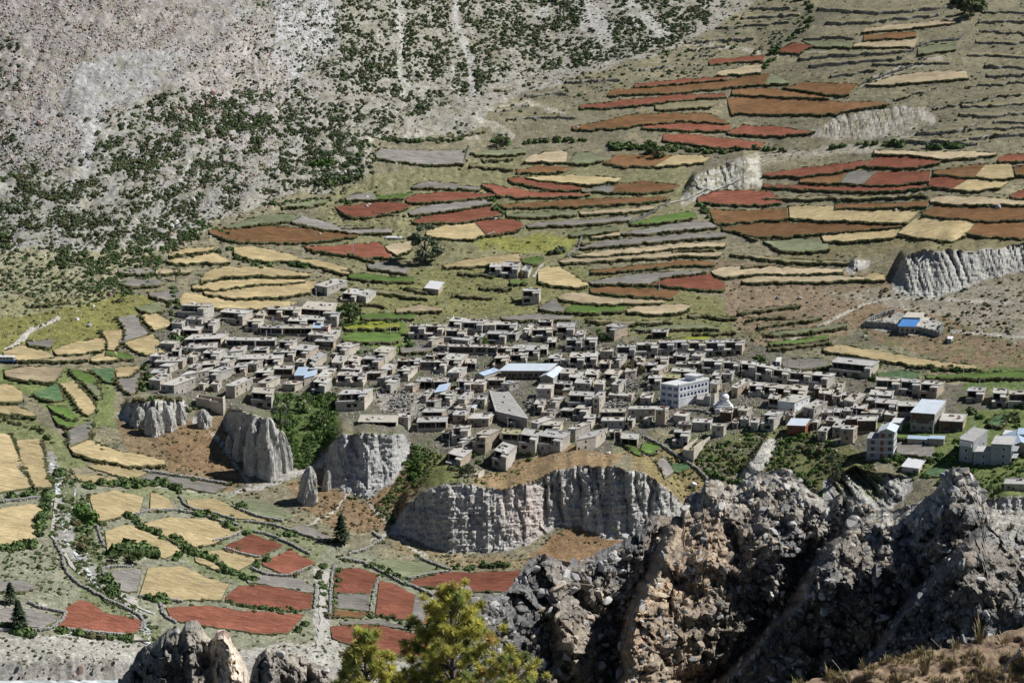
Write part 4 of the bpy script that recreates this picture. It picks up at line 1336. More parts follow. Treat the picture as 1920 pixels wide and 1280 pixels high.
SPOTS = [(1000, 700, 'the blue-roofed school'), (1275, 745, 'the white building'), (1357, 755, 'the white stupa'), (1735, 780, 'the tall tin-roofed house'), (1650, 820, 'the four-storey house'),
         (1840, 835, 'the grey concrete building'), (570, 705, 'the twin blue tin roofs'), (820, 733, 'the blue-panelled hut roof'), (700, 632, 'the bright green field'), (320, 728, 'the cliff-edge long house'),
         (575, 790, 'the leafy garden'), (955, 755, 'the broad slanting roof'), (1310, 820, 'the roofless ruin'), (1605, 685, 'the lone farmhouse'), (1150, 620, 'the long pale end wall'),
         (950, 505, 'the yellow-flowered farmhouse'), (995, 560, 'the open-fronted tower house'), (650, 545, 'the upper farmhouses'), (1708, 605, 'the blue-roofed lodge'),
         (500, 835, 'the tall grey pinnacle'), (690, 870, 'the grey bluff'), (1000, 960, 'the great pale cliff'), (800, 455, 'the big willow'), (285, 780, 'the small pale pinnacles'), (1475, 757, 'the white-walled house'),
         (1385, 370, 'the oval red field'), (1365, 330, 'the pale bluff'), (1800, 500, 'the fluted badland bluff'), (830, 290, 'the grey tilled plot'), (700, 390, 'the stony red field'), (530, 440, 'the long rust-red field'),
         (1500, 200, 'the longest rust-red field'), (1640, 220, 'the stony gully'), (350, 1090, 'the largest barley field'), (185, 1160, 'the red wedge field'), (430, 1165, 'the long red field'), (505, 1115, 'the curved red field'),
         (360, 1000, 'the slanting barley field'), (475, 1025, 'the diamond red fields'), (215, 950, 'the square barley field'), (105, 960, 'the stream'), (220, 140, 'the grey scree fan'), (560, 70, 'the pale scree chute'),
         (660, 1090, 'the square red field'), (740, 1120, 'the pine-side red field'), (250, 625, 'the grey vertical strip field'), (100, 745, 'the cabbage plots'), (1740, 840, 'the dark tilled plot'), (640, 995, 'the dark lone conifer'),
         (1820, 15, 'the upper-right thicket'), (1760, 430, 'the square barley field'), (460, 525, 'the curved stubble fields'), (900, 120, 'the stony gully track'), (1150, 40, 'the white slope')]
ORD = ['nearest', 'second', 'third', 'fourth', 'fifth', 'sixth', 'seventh', 'eighth', 'ninth', 'tenth', 'eleventh', 'twelfth', 'thirteenth', 'fourteenth', 'fifteenth', 'sixteenth', 'seventeenth', 'eighteenth', 'nineteenth', 'twentieth']
_used = {}


def where(px, py, noun, spots=None):
    """where a thing stands, told by the nearest place one can find"""
    sp = spots or SPOTS
    ds = sorted(range(len(sp)), key=lambda k: math.hypot(sp[k][0] - px, (sp[k][1] - py) * 1.6))
    for k in ds:
        sx, sy, nm = sp[k]
        dx, dy = px - sx, (py - sy) * 1.6
        if abs(dx) < 9 and abs(dy) < 9:
            d = 'beside'
        elif abs(dy) < .5 * abs(dx):
            d = 'right of' if dx > 0 else 'left of'
        elif abs(dx) < .5 * abs(dy):
            d = 'behind' if dy < 0 else 'in front of'
        else:
            d = ('behind' if dy < 0 else 'below') + (' and right of' if dx > 0 else ' and left of')
        key = (noun, nm, d)
        c = _used.get(key, 0)
        if c < len(ORD):
            _used[key] = c + 1
            return ORD[c], d + ' ' + nm
    return 'last', 'far from everything'


def ordered(items):
    """nearest first, so that the counting words come out in order of distance"""
    return sorted(items, key=lambda t: min(math.hypot(s[0] - t[0], (s[1] - t[1]) * 1.6) for s in SPOTS))


KNAME = [('juniper_bush', 'dark juniper bush', 'bush'), ('bush', 'green leafy bush', 'bush'), ('scrub_bush', 'low olive scrub bush', 'bush'), ('bush', 'bright green bush', 'bush')]
SRC = {}
for a, b_, s, k, hd in ordered([tuple(r) for r in cand[IND]]):
    k = int(k)
    mes = SHR['jbog'[k]]
    vi = RNG.randint(len(mes))
    g = gpt(a, b_)
    r = s * px_size(a, b_) * .5
    o = obj(KNAME[k][0], mes[vi], None, g - np.array([0, 0, .15 * r]))
    o.scale = (r, r, r * (.85 + .4 * RNG.rand()))
    o.rotation_euler = (0, 0, RNG.rand() * 6.28)
    od, wh = where(a, b_, KNAME[k][1])
    tag(o, f'{KNAME[k][1]}, {od} {wh}', 'bush', 'bushes on the slopes and field edges')
    SRC[(k, vi)] = o
keys = sorted(SRC)
rest = cand[REST]
G = gpt(rest[:, 0], rest[:, 1])
pxm = np.exp(bil(LNS, rest[:, 0], rest[:, 1])) / F / .97
rad = rest[:, 2] * pxm * .5
G[:, 2] -= .15 * rad
kid = np.array([(lambda c: c[RNG.randint(len(c))])([i for i, q in enumerate(keys) if q[0] == int(k)] or [0]) for k in rest[:, 3]])
scl = np.stack([rad, rad, rad * (.8 + .5 * RNG.rand(len(rad)))], 1)
scatter('shrubs', G, RNG.rand(len(G)) * 6.28, scl, kid, [SRC[q] for q in keys], label='dark juniper and scrub covering the mountain slope and field edges')
# scrub on the terrace banks
B = np.concatenate(BANK_PTS)
pk = [i for i, q in enumerate(keys) if q[0] in (1, 2, 2)]
pk2 = [i for i, q in enumerate(keys) if q[0] == 2]
kid = np.array([pk2[RNG.randint(len(pk2))] if RNG.rand() < .6 and pk2 else pk[RNG.randint(len(pk))] for _ in range(len(B))])
s = .5 + .85 * RNG.rand(len(B)) ** 2
scatter('bank_scrub', B, RNG.rand(len(B)) * 6.28, np.stack([s * 1.3, s, s * .8], 1), kid, [SRC[q] for q in keys], label='olive scrub growing on the field banks')
# small tufts of grass and herbs all over the rough ground
n = 26000
x = RNG.rand(n) * 2000 - 40; y = 20 + RNG.rand(n) * 1230
kp = ~on_field(x, y) & (fbm(x / 30., y / 14., 3, 51) > .46) & ~((x > 900) & (y > 1020)) & ~(inside(VILLAGE, x, y) & (RNG.rand(n) < .85)) & ~((y < 330) & (x < 1200) & (RNG.rand(n) < .6))
x, y = x[kp], y[kp]
G = gpt(x, y)
s = (.22 + .5 * RNG.rand(len(x)) ** 2)
kid = np.array([pk2[RNG.randint(len(pk2))] if RNG.rand() < .75 else pk[RNG.randint(len(pk))] for _ in range(len(x))])
scatter('low_scrub', G, RNG.rand(len(x)) * 6.28, np.stack([s * 1.4, s * 1.4, s * .6], 1), kid, [SRC[q] for q in keys], label='low tufts and herbs on the rough ground')


# heath of very small juniper between the larger bushes of the mountain slope
n = 26000
x = RNG.rand(n) * 1420 - 40; y = RNG.rand(n) * 600 - 40
belt = inside(poly_s('-40,300 180,215 330,160 500,150 620,60 630,-40 1400,-40 1330,60 1240,110 1000,170 880,190 700,270 640,350 420,420 300,480 200,560 -40,590'), x, y)
scr_ = inside(poly_s('330,150 500,-40 640,-40 600,120 500,200'), x, y) & (RNG.rand(n) < .3)
kp = (belt | scr_) & ~on_field(x, y) & (fbm(x / 24., y / 14., 3, 53) > .36 + .2 * RNG.rand(n))
x, y = x[kp], y[kp]
G = gpt(x, y); s = .35 + .75 * RNG.rand(len(x)) ** 2
jk = [i for i, q in enumerate(keys) if q[0] == 0]; ok_ = [i for i, q in enumerate(keys) if q[0] == 2] or jk
kid = np.array([jk[RNG.randint(len(jk))] if RNG.rand() < .6 else ok_[RNG.randint(len(ok_))] for _ in range(len(x))])
scatter('heath', G, RNG.rand(len(x)) * 6.28, np.stack([s * 1.2, s * 1.2, s * .8], 1), kid, [SRC[q] for q in keys], label='small juniper and heath between the bushes of the mountain slope')


# ---- trees
def tree(px, py, hpx, wpx, label, mat, kind='tree', n=900, conif=False, trunk=.25, nm=None):
    g = gpt(px, py); m = px_size(px, py)
    h, w = hpx * m / .97, wpx * m
    rng = np.random.RandomState(int(px * 7 + py))
    t = thing(nm or ('conifer' if conif else 'tree'), label, kind, g)
    tb = MB()
    tb.tube((0, 0, -.5), (0, 0, h * .5), w * .05 + .1, w * .025 + .05, 7)
    if conif:
        tb.tube((0, 0, h * .5), (0, 0, h * .95), w * .025 + .05, .04, 6)
        V = []; 
        for i in range(n):
            z = rng.rand() ** .8
            r = (1 - z) * w * .5 * (.65 + .5 * rng.rand()) * (1 + .25 * math.sin(z * 40)) + .15
            an = rng.rand() * 6.28
            p = np.array([math.cos(an) * r * rng.rand() ** .4, math.sin(an) * r * rng.rand() ** .4, h * (.06 + .93 * z)])
            d = np.array([math.cos(an), math.sin(an), -.35]); a = np.array([-math.sin(an), math.cos(an), 0.])
            s = h * .035 * (.6 + .8 * rng.rand())
            up = np.array([0, 0, 1.]) * (rng.rand() - .2)
            V.append(p + s * np.array([-a - d, a - d, a * .4 + d * 1.6 + up, -a * .4 + d * 1.6 + up]))
        V = np.concatenate(V); Q = np.arange(len(V)).reshape(-1, 4)
    else:
        for i in range(6):
            an = rng.rand() * 6.28; z0 = h * (trunk + .2 * rng.rand())
            tb.tube((0, 0, z0), (math.cos(an) * w * .3, math.sin(an) * w * .3, z0 + h * .3 * (.5 + rng.rand())), w * .02 + .05, .03, 5)
        Vs, Qs = [], []
        k = 0
        ncl = 13
        for i in range(ncl):
            zz = rng.rand(); an = rng.rand() * 6.28
            rr = w * .34 * math.sqrt(max(1 - (zz * 1.5 - .55) ** 2, .1))
            c = (math.cos(an) * rr, math.sin(an) * rr, h * (trunk + .04 + (1 - trunk - .17) * zz))
            q = (w * (.15 + .12 * rng.rand()), w * (.15 + .12 * rng.rand()), h * (.10 + .07 * rng.rand()))
            V, Q = leaf_cloud(n // ncl, q, c, max(w * .022, .12), rng, .45, 3)
            Vs.append(V); Qs.append(Q + k); k += len(V)
        V = np.concatenate(Vs); Q = np.concatenate(Qs)
    tb.build('trunk', M_BARK, t)
    obj('crown', mesh_np('crown', V, Q, mat), t)
    return t


tree(797, 490, 74, 66, 'big round silver-green willow standing alone above the red and gold fields', M_WILLOW, n=5200, trunk=.1)
tree(640, 1018, 56, 40, 'dark lone conifer standing by the lane below the cliffs', M_CONIF, conif=True, n=900)
tree(330, 528, 34, 20, 'small dark tree on the bank above the curved stubble fields', M_BUSH, n=700)
tree(20, 1130, 40, 34, 'dark conifer at the left edge beside the grey plots', M_CONIF, conif=True, n=800)
tree(36, 1180, 58, 40, 'taller dark conifer in front at the left edge', M_CONIF, conif=True, n=1000)
tree(527, 810, 62, 36, 'tall grey-green poplar at the left end of the leafy garden', M_WILLOW, n=2200, trunk=.08)
tree(546, 838, 52, 30, 'green poplar in front of the garden beside the grey pinnacle', M_BRIGHT, n=1600, trunk=.08)
tree(600, 800, 34, 36, 'broad leafy tree at the right of the garden', M_BUSH, n=1300, trunk=.1)
tree(570, 770, 30, 40, 'broad leafy tree at the back of the garden under the houses', M_BUSH, n=1300, trunk=.1)
tree(655, 600, 36, 44, 'dark round tree beside the right end of the upper house rows', M_BUSH, n=1700, trunk=.05)
tree(1560, 905, 62, 40, 'grey-green tree on the edge above the fluted slope', M_WILLOW, n=2200, trunk=.1)
tree(1862, 940, 56, 36, 'dark leafy tree at the right edge behind the rock crag', M_BUSH, n=1700, trunk=.1)
tree(1196, 700, 34, 34, 'olive round tree among houses behind the white three-storey building', M_OLIVE, n=1200, trunk=.05)
tree(906, 655, 30, 22, 'bright green tree between houses below the top row', M_BRIGHT, n=900, trunk=.05)
tree(1128, 640, 26, 30, 'pale green tree left of the long pale end wall', M_BRIGHT, n=900, trunk=.05)
tree(784, 880, 38, 26, 'bright green bush-like tree on the slope under the village edge', M_BRIGHT, n=1000, trunk=.03)
tree(878, 895, 30, 40, 'dark spreading juniper tree below the lowest house', M_JUN, n=1100, trunk=.05)
tree(1890, 790, 26, 30, 'leafy tree beside the cabbage plot at the right', M_BUSH, n=800, trunk=.03)
tree(242, 1052, 42, 60, 'big dark spreading bush-tree between the lower barley fields', M_BUSH, n=2000, trunk=.0)
tree(1232, 292, 24, 54, 'large dark green thicket on the bank below the rust-red fields', M_BUSH, n=1600, trunk=.0)
tree(943, 276, 26, 34, 'round green thicket right of the grey tilled plot', M_BUSH, n=1100, trunk=.0)
tree(1822, 30, 46, 56, 'dark thicket at the top right on the bare terraces', M_JUN, n=1700, trunk=.0)


# ---- boulders
def rock_mesh(name, mat, seed, sub=2, rough=.28, cuts=7):
    import bmesh
    rng = np.random.RandomState(seed)
    bm = bmesh.new(); bmesh.ops.create_icosphere(bm, subdivisions=sub, radius=1)
    v = np.array([q.co[:] for q in bm.verts]); f = [[w.index for w in q.verts] for q in bm.faces]
    bm.free()
    for _ in range(cuts):
        d = rng.randn(3); d /= np.linalg.norm(d); k = (.42 if cuts > 12 else .55) + .3 * rng.rand()
        e = v @ d - k
        v = v - np.where(e > 0, e, 0)[:, None] * d
    v *= np.array([1, .75 + .3 * rng.rand(), .6 + .3 * rng.rand()])
    v *= 1 + rough * .35 * (rng.rand(len(v))[:, None] - .5)
    me = bpy.data.meshes.new(name); me.from_pydata(v.tolist(), [], f)
    me.materials.append(mat)
    return me


M_ROCK = simple('grey_boulder', (.26, .25, .235), (.44, .425, .40), .5, bmp=.4, var=.25)
M_ROCKW = simple('white_boulder', (.48, .47, .45), (.66, .65, .62), .6, bmp=.3, var=.1)
M_ROCKP = simple('pink_boulder', (.30, .205, .165), (.45, .32, .27), .5, bmp=.3, var=.2)
ROCKS = [rock_mesh('boulder', M_ROCK, 1, 1), rock_mesh('boulder', M_ROCK, 2, 1), rock_mesh('pale_boulder', M_ROCKW, 3, 1), rock_mesh('pink_boulder', M_ROCKP, 4, 1), rock_mesh('pink_boulder', M_ROCKP, 5, 1)]
RKIND = ['grey', 'grey', 'white', 'pinkish', 'pinkish']
BIG = [(398, 178, 18, 3), (390, 196, 12, 3), (340, 205, 12, 4), (318, 58, 11, 3), (82, 95, 9, 3), (313, 18, 11, 3), (255, 52, 9, 2), (190, 65, 6, 2), (268, 62, 10, 0), (130, 47, 14, 1), (335, 210, 11, 3), (325, 236, 9, 3), (140, 165, 8, 3),
       (690, 372, 9, 2), (688, 388, 9, 2), (692, 384, 8, 2), (930, 411, 8, 2), (600, 440, 9, 2), (382, 478, 12, 3), (394, 445, 8, 2), (145, 600, 10, 2), (168, 610, 11, 2), (207, 555, 12, 3), (218, 548, 9, 3), (330, 420, 16, 2), (322, 425, 12, 2),
       (345, 460, 13, 3), (320, 442, 15, 3), (175, 575, 8, 2), (150, 1258, 24, 3), (138, 1268, 12, 3), (505, 390, 10, 4), (362, 375, 12, 2), (295, 382, 9, 2), (165, 288, 10, 0), (115, 216, 14, 1), (392, 420, 10, 3), (450, 405, 9, 3), (416, 405, 8, 2),
       (200, 215, 8, 3), (74, 232, 12, 3), (48, 227, 12, 3), (420, 300, 8, 3), (405, 330, 9, 3), (470, 230, 8, 2), (560, 220, 7, 2), (1004, 225, 9, 1), (963, 200, 12, 1), (1040, 175, 9, 2), (1083, 240, 8, 2), (742, 308, 9, 2), (647, 323, 8, 2),
       (1165, 566, 9, 2), (1680, 395, 9, 2), (1870, 390, 14, 1), (1500, 560, 12, 0), (1460, 560, 12, 0), (1620, 632, 12, 0), (225, 642, 12, 0), (232, 640, 9, 1), (62, 640, 9, 3), (1300, 910, 18, 2), (1140, 850, 12, 2)]
RSRC = {}
for a, b_, s, k in ordered(BIG):
    g = gpt(a, b_); r = s * px_size(a, b_) * .55
    o = obj('boulder', ROCKS[k], None, g + np.array([0, 0, .25 * r]))
    o.scale = (r, r, r); o.rotation_euler = (RNG.rand(), RNG.rand() * .5, RNG.rand() * 6)
    od, wh = where(a, b_, RKIND[k] + ' boulder')
    tag(o, f'{RKIND[k]} angular boulder, {od} {wh}', 'boulder', 'boulders on the slopes')
    RSRC[k] = o
SCREE = [('-60,-40 500,-40 480,20 330,150 190,215 170,310 0,330 -60,330', .11, 1.5, 6, [0, 0, 1, 3, 4, 2]), ('330,150 500,0 640,0 640,120 540,300 420,400 240,330', .07, 1.4, 6, [0, 1, 2, 3, 4]), ('480,-40 640,-40 640,90 560,170 500,140', .06, 1.2, 3, [1, 2, 2]),
         ('0,300 420,300 420,420 260,520 0,470', .020, 1.3, 4.5, [0, 1, 2, 3]), ('0,450 200,450 260,520 130,610 0,640', .018, 1.4, 4.2, [2, 2, 1]), ('640,-40 1340,-40 1330,60 1100,140 700,260 640,260', .016, 1.2, 3.8, [0, 1, 2]),
         ('880,110 1330,60 1500,90 1300,160 1100,200 1100,250 720,270', .012, 1.4, 4.2, [2, 2, 1]), ('700,260 600,360 480,380 560,300', .016, 1.3, 4, [2, 1, 3]), ('1240,-40 1980,-40 1980,280 1640,280 1500,120', .004, 1.2, 3.4, [2, 1]),
         ('1340,460 1680,470 1700,640 1380,640', .005, 1.2, 3.6, [2, 1, 0]), ('1540,195 1760,200 1740,265 1540,265', .02, 1.2, 3.4, [1, 2]), ('700,730 880,730 880,780 700,775', .05, 1.4, 4, [0, 1, 2]), ('1080,700 1240,700 1240,770 1110,770', .012, 1.4, 4.5, [0, 1, 2]),
         ('400,395 660,400 640,480 430,470', .006, 1.2, 4, [2, 3]), ('560,900 740,880 740,1000 620,1010', .010, 1.2, 4, [1, 2]), ('740,1000 1000,1040 960,1070 700,1040', .012, 1.4, 5, [1, 2]), ('1160,820 1320,830 1330,930 1200,880', .014, 1.4, 5, [1, 2]),
         ('0,1195 280,1200 320,1240 0,1255', .012, 1.2, 3.4, [1, 2]), ('60,880 130,880 190,1010 230,1110 290,1180 250,1190 140,1070 80,980', .03, 1.5, 4.5, [1, 2]), ('0,1238 330,1238 330,1262 0,1262', .07, 1.6, 5, [1, 2, 0]), ('0,1030 110,1040 120,1110 0,1120', .012, 1.4, 4.2, [1, 2]),
         ('860,900 1270,900 1280,1000 900,1035 760,1000 780,940', .010, 1.2, 3.4, [1, 2]), ('590,820 770,820 740,930 620,920', .012, 1.2, 3.6, [1, 2]), ('580,1050 640,1050 640,1240 560,1240', .03, 1.4, 4, [1, 2]), ('1360,820 1470,820 1460,920 1340,920', .02, 1.3, 4, [1, 2]),
         ('270,600 640,570 1100,600 1560,700 1780,760 1600,850 1100,860 850,870 640,780 300,760', .05, 1.3, 5.5, [0, 1, 0, 1, 2, 4])]
PX, PY, PS, PK = [], [], [], []
for pl, den, s0, s1, ks in SCREE:
    pp = np.array(poly_s(pl)); (x0, y0), (x1, y1) = pp.min(0), pp.max(0)
    n = int((x1 - x0) * (y1 - y0) * den)
    x = x0 + (x1 - x0) * RNG.rand(n); y = y0 + (y1 - y0) * RNG.rand(n)
    kp = inside(pp, x, y) & (fbm(x / 40., y / 24., 3, 61) + .15 * RNG.rand(n) > .46) & ~infield[np.clip(np.searchsorted(GY, y), 0, len(GY) - 1), np.clip(np.searchsorted(GX, x), 0, len(GX) - 1)]
    kp &= ~inside(poly_s('140,120 260,92 330,100 300,160 190,210 172,320 158,312 150,240 110,200'), x, y) | (RNG.rand(n) < .12)
    x, y = x[kp], y[kp]
    PX.append(x); PY.append(y); PS.append(s0 + (s1 - s0) * RNG.rand(len(x)) ** 3.2); PK.append(np.array(ks)[RNG.randint(len(ks), size=len(x))])
PX, PY, PS, PK = map(np.concatenate, (PX, PY, PS, PK))
G = gpt(PX, PY)
ii = np.clip(np.searchsorted(GX, PX), 0, len(GX) - 1); jj = np.clip(np.searchsorted(GY, PY), 0, len(GY) - 1)
G = P[jj, ii] + (G - at(MX[jj, ii], MY[jj, ii], np.exp(LNS[jj, ii])))
r = PS * np.exp(bil(LNS, PX, PY)) / F * .55
G[:, 2] += r * .3
rk = sorted(RSRC)
scatter('loose_stones', G, RNG.rand(len(r)) * 6.28, r, np.array([rk.index(k) for k in PK]), [RSRC[k] for k in rk], tilt=RNG.rand(len(r), 2) * 1.2, label='loose grey, white and pinkish stones strewn over the slopes')
print('COUNTS', len(cand), len(B), len(x), len(r))
# ---------------------------------------------------------------- the village
def stone(name, ca, cb, var=.12):
    """coursed rubble wall: courses and blotches of stone colour"""
    m, N, L, b = new_mat(name, .92, .1)
    f = noise(N, L, coords(N, L, (1, 1, 5)), 1.1, 5, .7)
    c = ramp(N, L, f, [(.34, ca), (.66, cb)])
    f2 = noise(N, L, coords(N, L, (1, 1, 2.2)), 3.0, 3)
    c = mix(N, L, 1.0, c, ramp(N, L, f2, [(.3, .72), (.7, 1.25)]), 'MULTIPLY')
    f3 = noise(N, L, coords(N, L), .25, 3)
    c = mix(N, L, 1.0, c, ramp(N, L, f3, [(.35, .82), (.65, 1.15)]), 'MULTIPLY')
    oi = N.new('ShaderNodeObjectInfo')
    c = mix(N, L, 1.0, c, ramp(N, L, oi.outputs['Random'], [(0, 1 - var), (1, 1 + var)]), 'MULTIPLY')
    L.new(c, b.inputs['Base Color'])
    bump(N, L, b, f2, .7, .12)
    return m


M_WALLS = [stone('wall_beige_stone', (.37, .325, .265), (.52, .465, .385)), stone('wall_grey_stone', (.32, .295, .255), (.46, .43, .38)), stone('wall_brown_stone', (.29, .235, .18), (.43, .355, .27))]
M_WHITE = stone('whitewashed_wall', (.62, .62, .62), (.78, .78, .77), .05)
M_CONC = stone('grey_block_wall', (.26, .265, .27), (.36, .365, .37), .04)
M_ROOFS = [simple('clay_roof_grey', (.32, .308, .28), (.45, .435, .40), .5, var=.12, bmp=.4), simple('clay_roof_tan', (.32, .295, .25), (.44, .41, .35), .5, var=.12, bmp=.4),
           simple('clay_roof_dark', (.28, .275, .262), (.41, .40, .385), .5, var=.12, bmp=.4)]
M_MOSS = simple('clay_roof_mossy', (.22, .22, .11), (.34, .315, .21), .6, bmp=.4)
M_WOOD = simple('old_wood', (.075, .055, .04), (.17, .135, .105), 2.0, var=.3)
M_POST = simple('weathered_post', (.22, .19, .15), (.34, .30, .25), 2.0, var=.2)
M_REDWOOD = simple('red_brown_wood', (.16, .055, .03), (.26, .105, .06), 1.0, var=.15)
M_DARK = simple('dark_opening', (.015, .014, .014), (.03, .028, .026), 1.0)
M_GLASS, _N, _L, _b = new_mat('window_glass', .12, .5)
_b.inputs['Base Color'].default_value = (.03, .035, .045, 1)
M_FRAME = simple('white_frame', (.6, .6, .6), (.72, .72, .71), 2.0)
M_BLUEFRAME = simple('blue_frame', (.10, .17, .36), (.15, .23, .45), 2.0)


def tin(name, col, rib=1.0):
    m, N, L, b = new_mat(name, .38, .4)
    co = coords(N, L)
    f = noise(N, L, co, .3, 4)
    L.new(ramp(N, L, f, [(.35, tuple(c * .86 for c in col)), (.65, col)]), b.inputs['Base Color'])
    b.inputs['Metallic'].default_value = .15
    w = N.new('ShaderNodeTexWave'); w.inputs['Scale'].default_value = 1.6
    L.new(co, w.inputs['Vector'])
    bump(N, L, b, w.outputs['Fac'], .4, .06)
    return m


M_TIN = tin('pale_tin', (.62, .68, .74)); M_TINB = tin('light_blue_tin', (.44, .55, .68)); M_BLUE = tin('bright_blue_tin', (.09, .25, .58)); M_TINW = tin('white_tin', (.72, .72, .72))


class Frame:
    """house-shaped frame: u along the front, v back from the front, z up"""
    def __init__(s, P0, P1, P2, P3, org):
        s.c = [np.asarray(q, float) - org for q in (P0, P1, P2, P3)]
        s.w = np.linalg.norm(s.c[1] - s.c[0]); s.d = np.linalg.norm(s.c[2] - s.c[1])

    def p(s, u, v, z):
        a, b, c, d = s.c
        q = a * (1 - u) * (1 - v) + b * u * (1 - v) + c * u * v + d * (1 - u) * v
        return (q[0], q[1], z)

    def box(s, mb, u0, u1, v0, v1, z0, z1):
        mb.hexa([s.p(u0, v0, z0), s.p(u1, v0, z0), s.p(u1, v1, z0), s.p(u0, v1, z0), s.p(u0, v0, z1), s.p(u1, v0, z1), s.p(u1, v1, z1), s.p(u0, v1, z1)])


def bx(fr, name, mat, parent, *a):
    mb = MB(); fr.box(mb, *a)
    return mb.build(name, mat, parent)


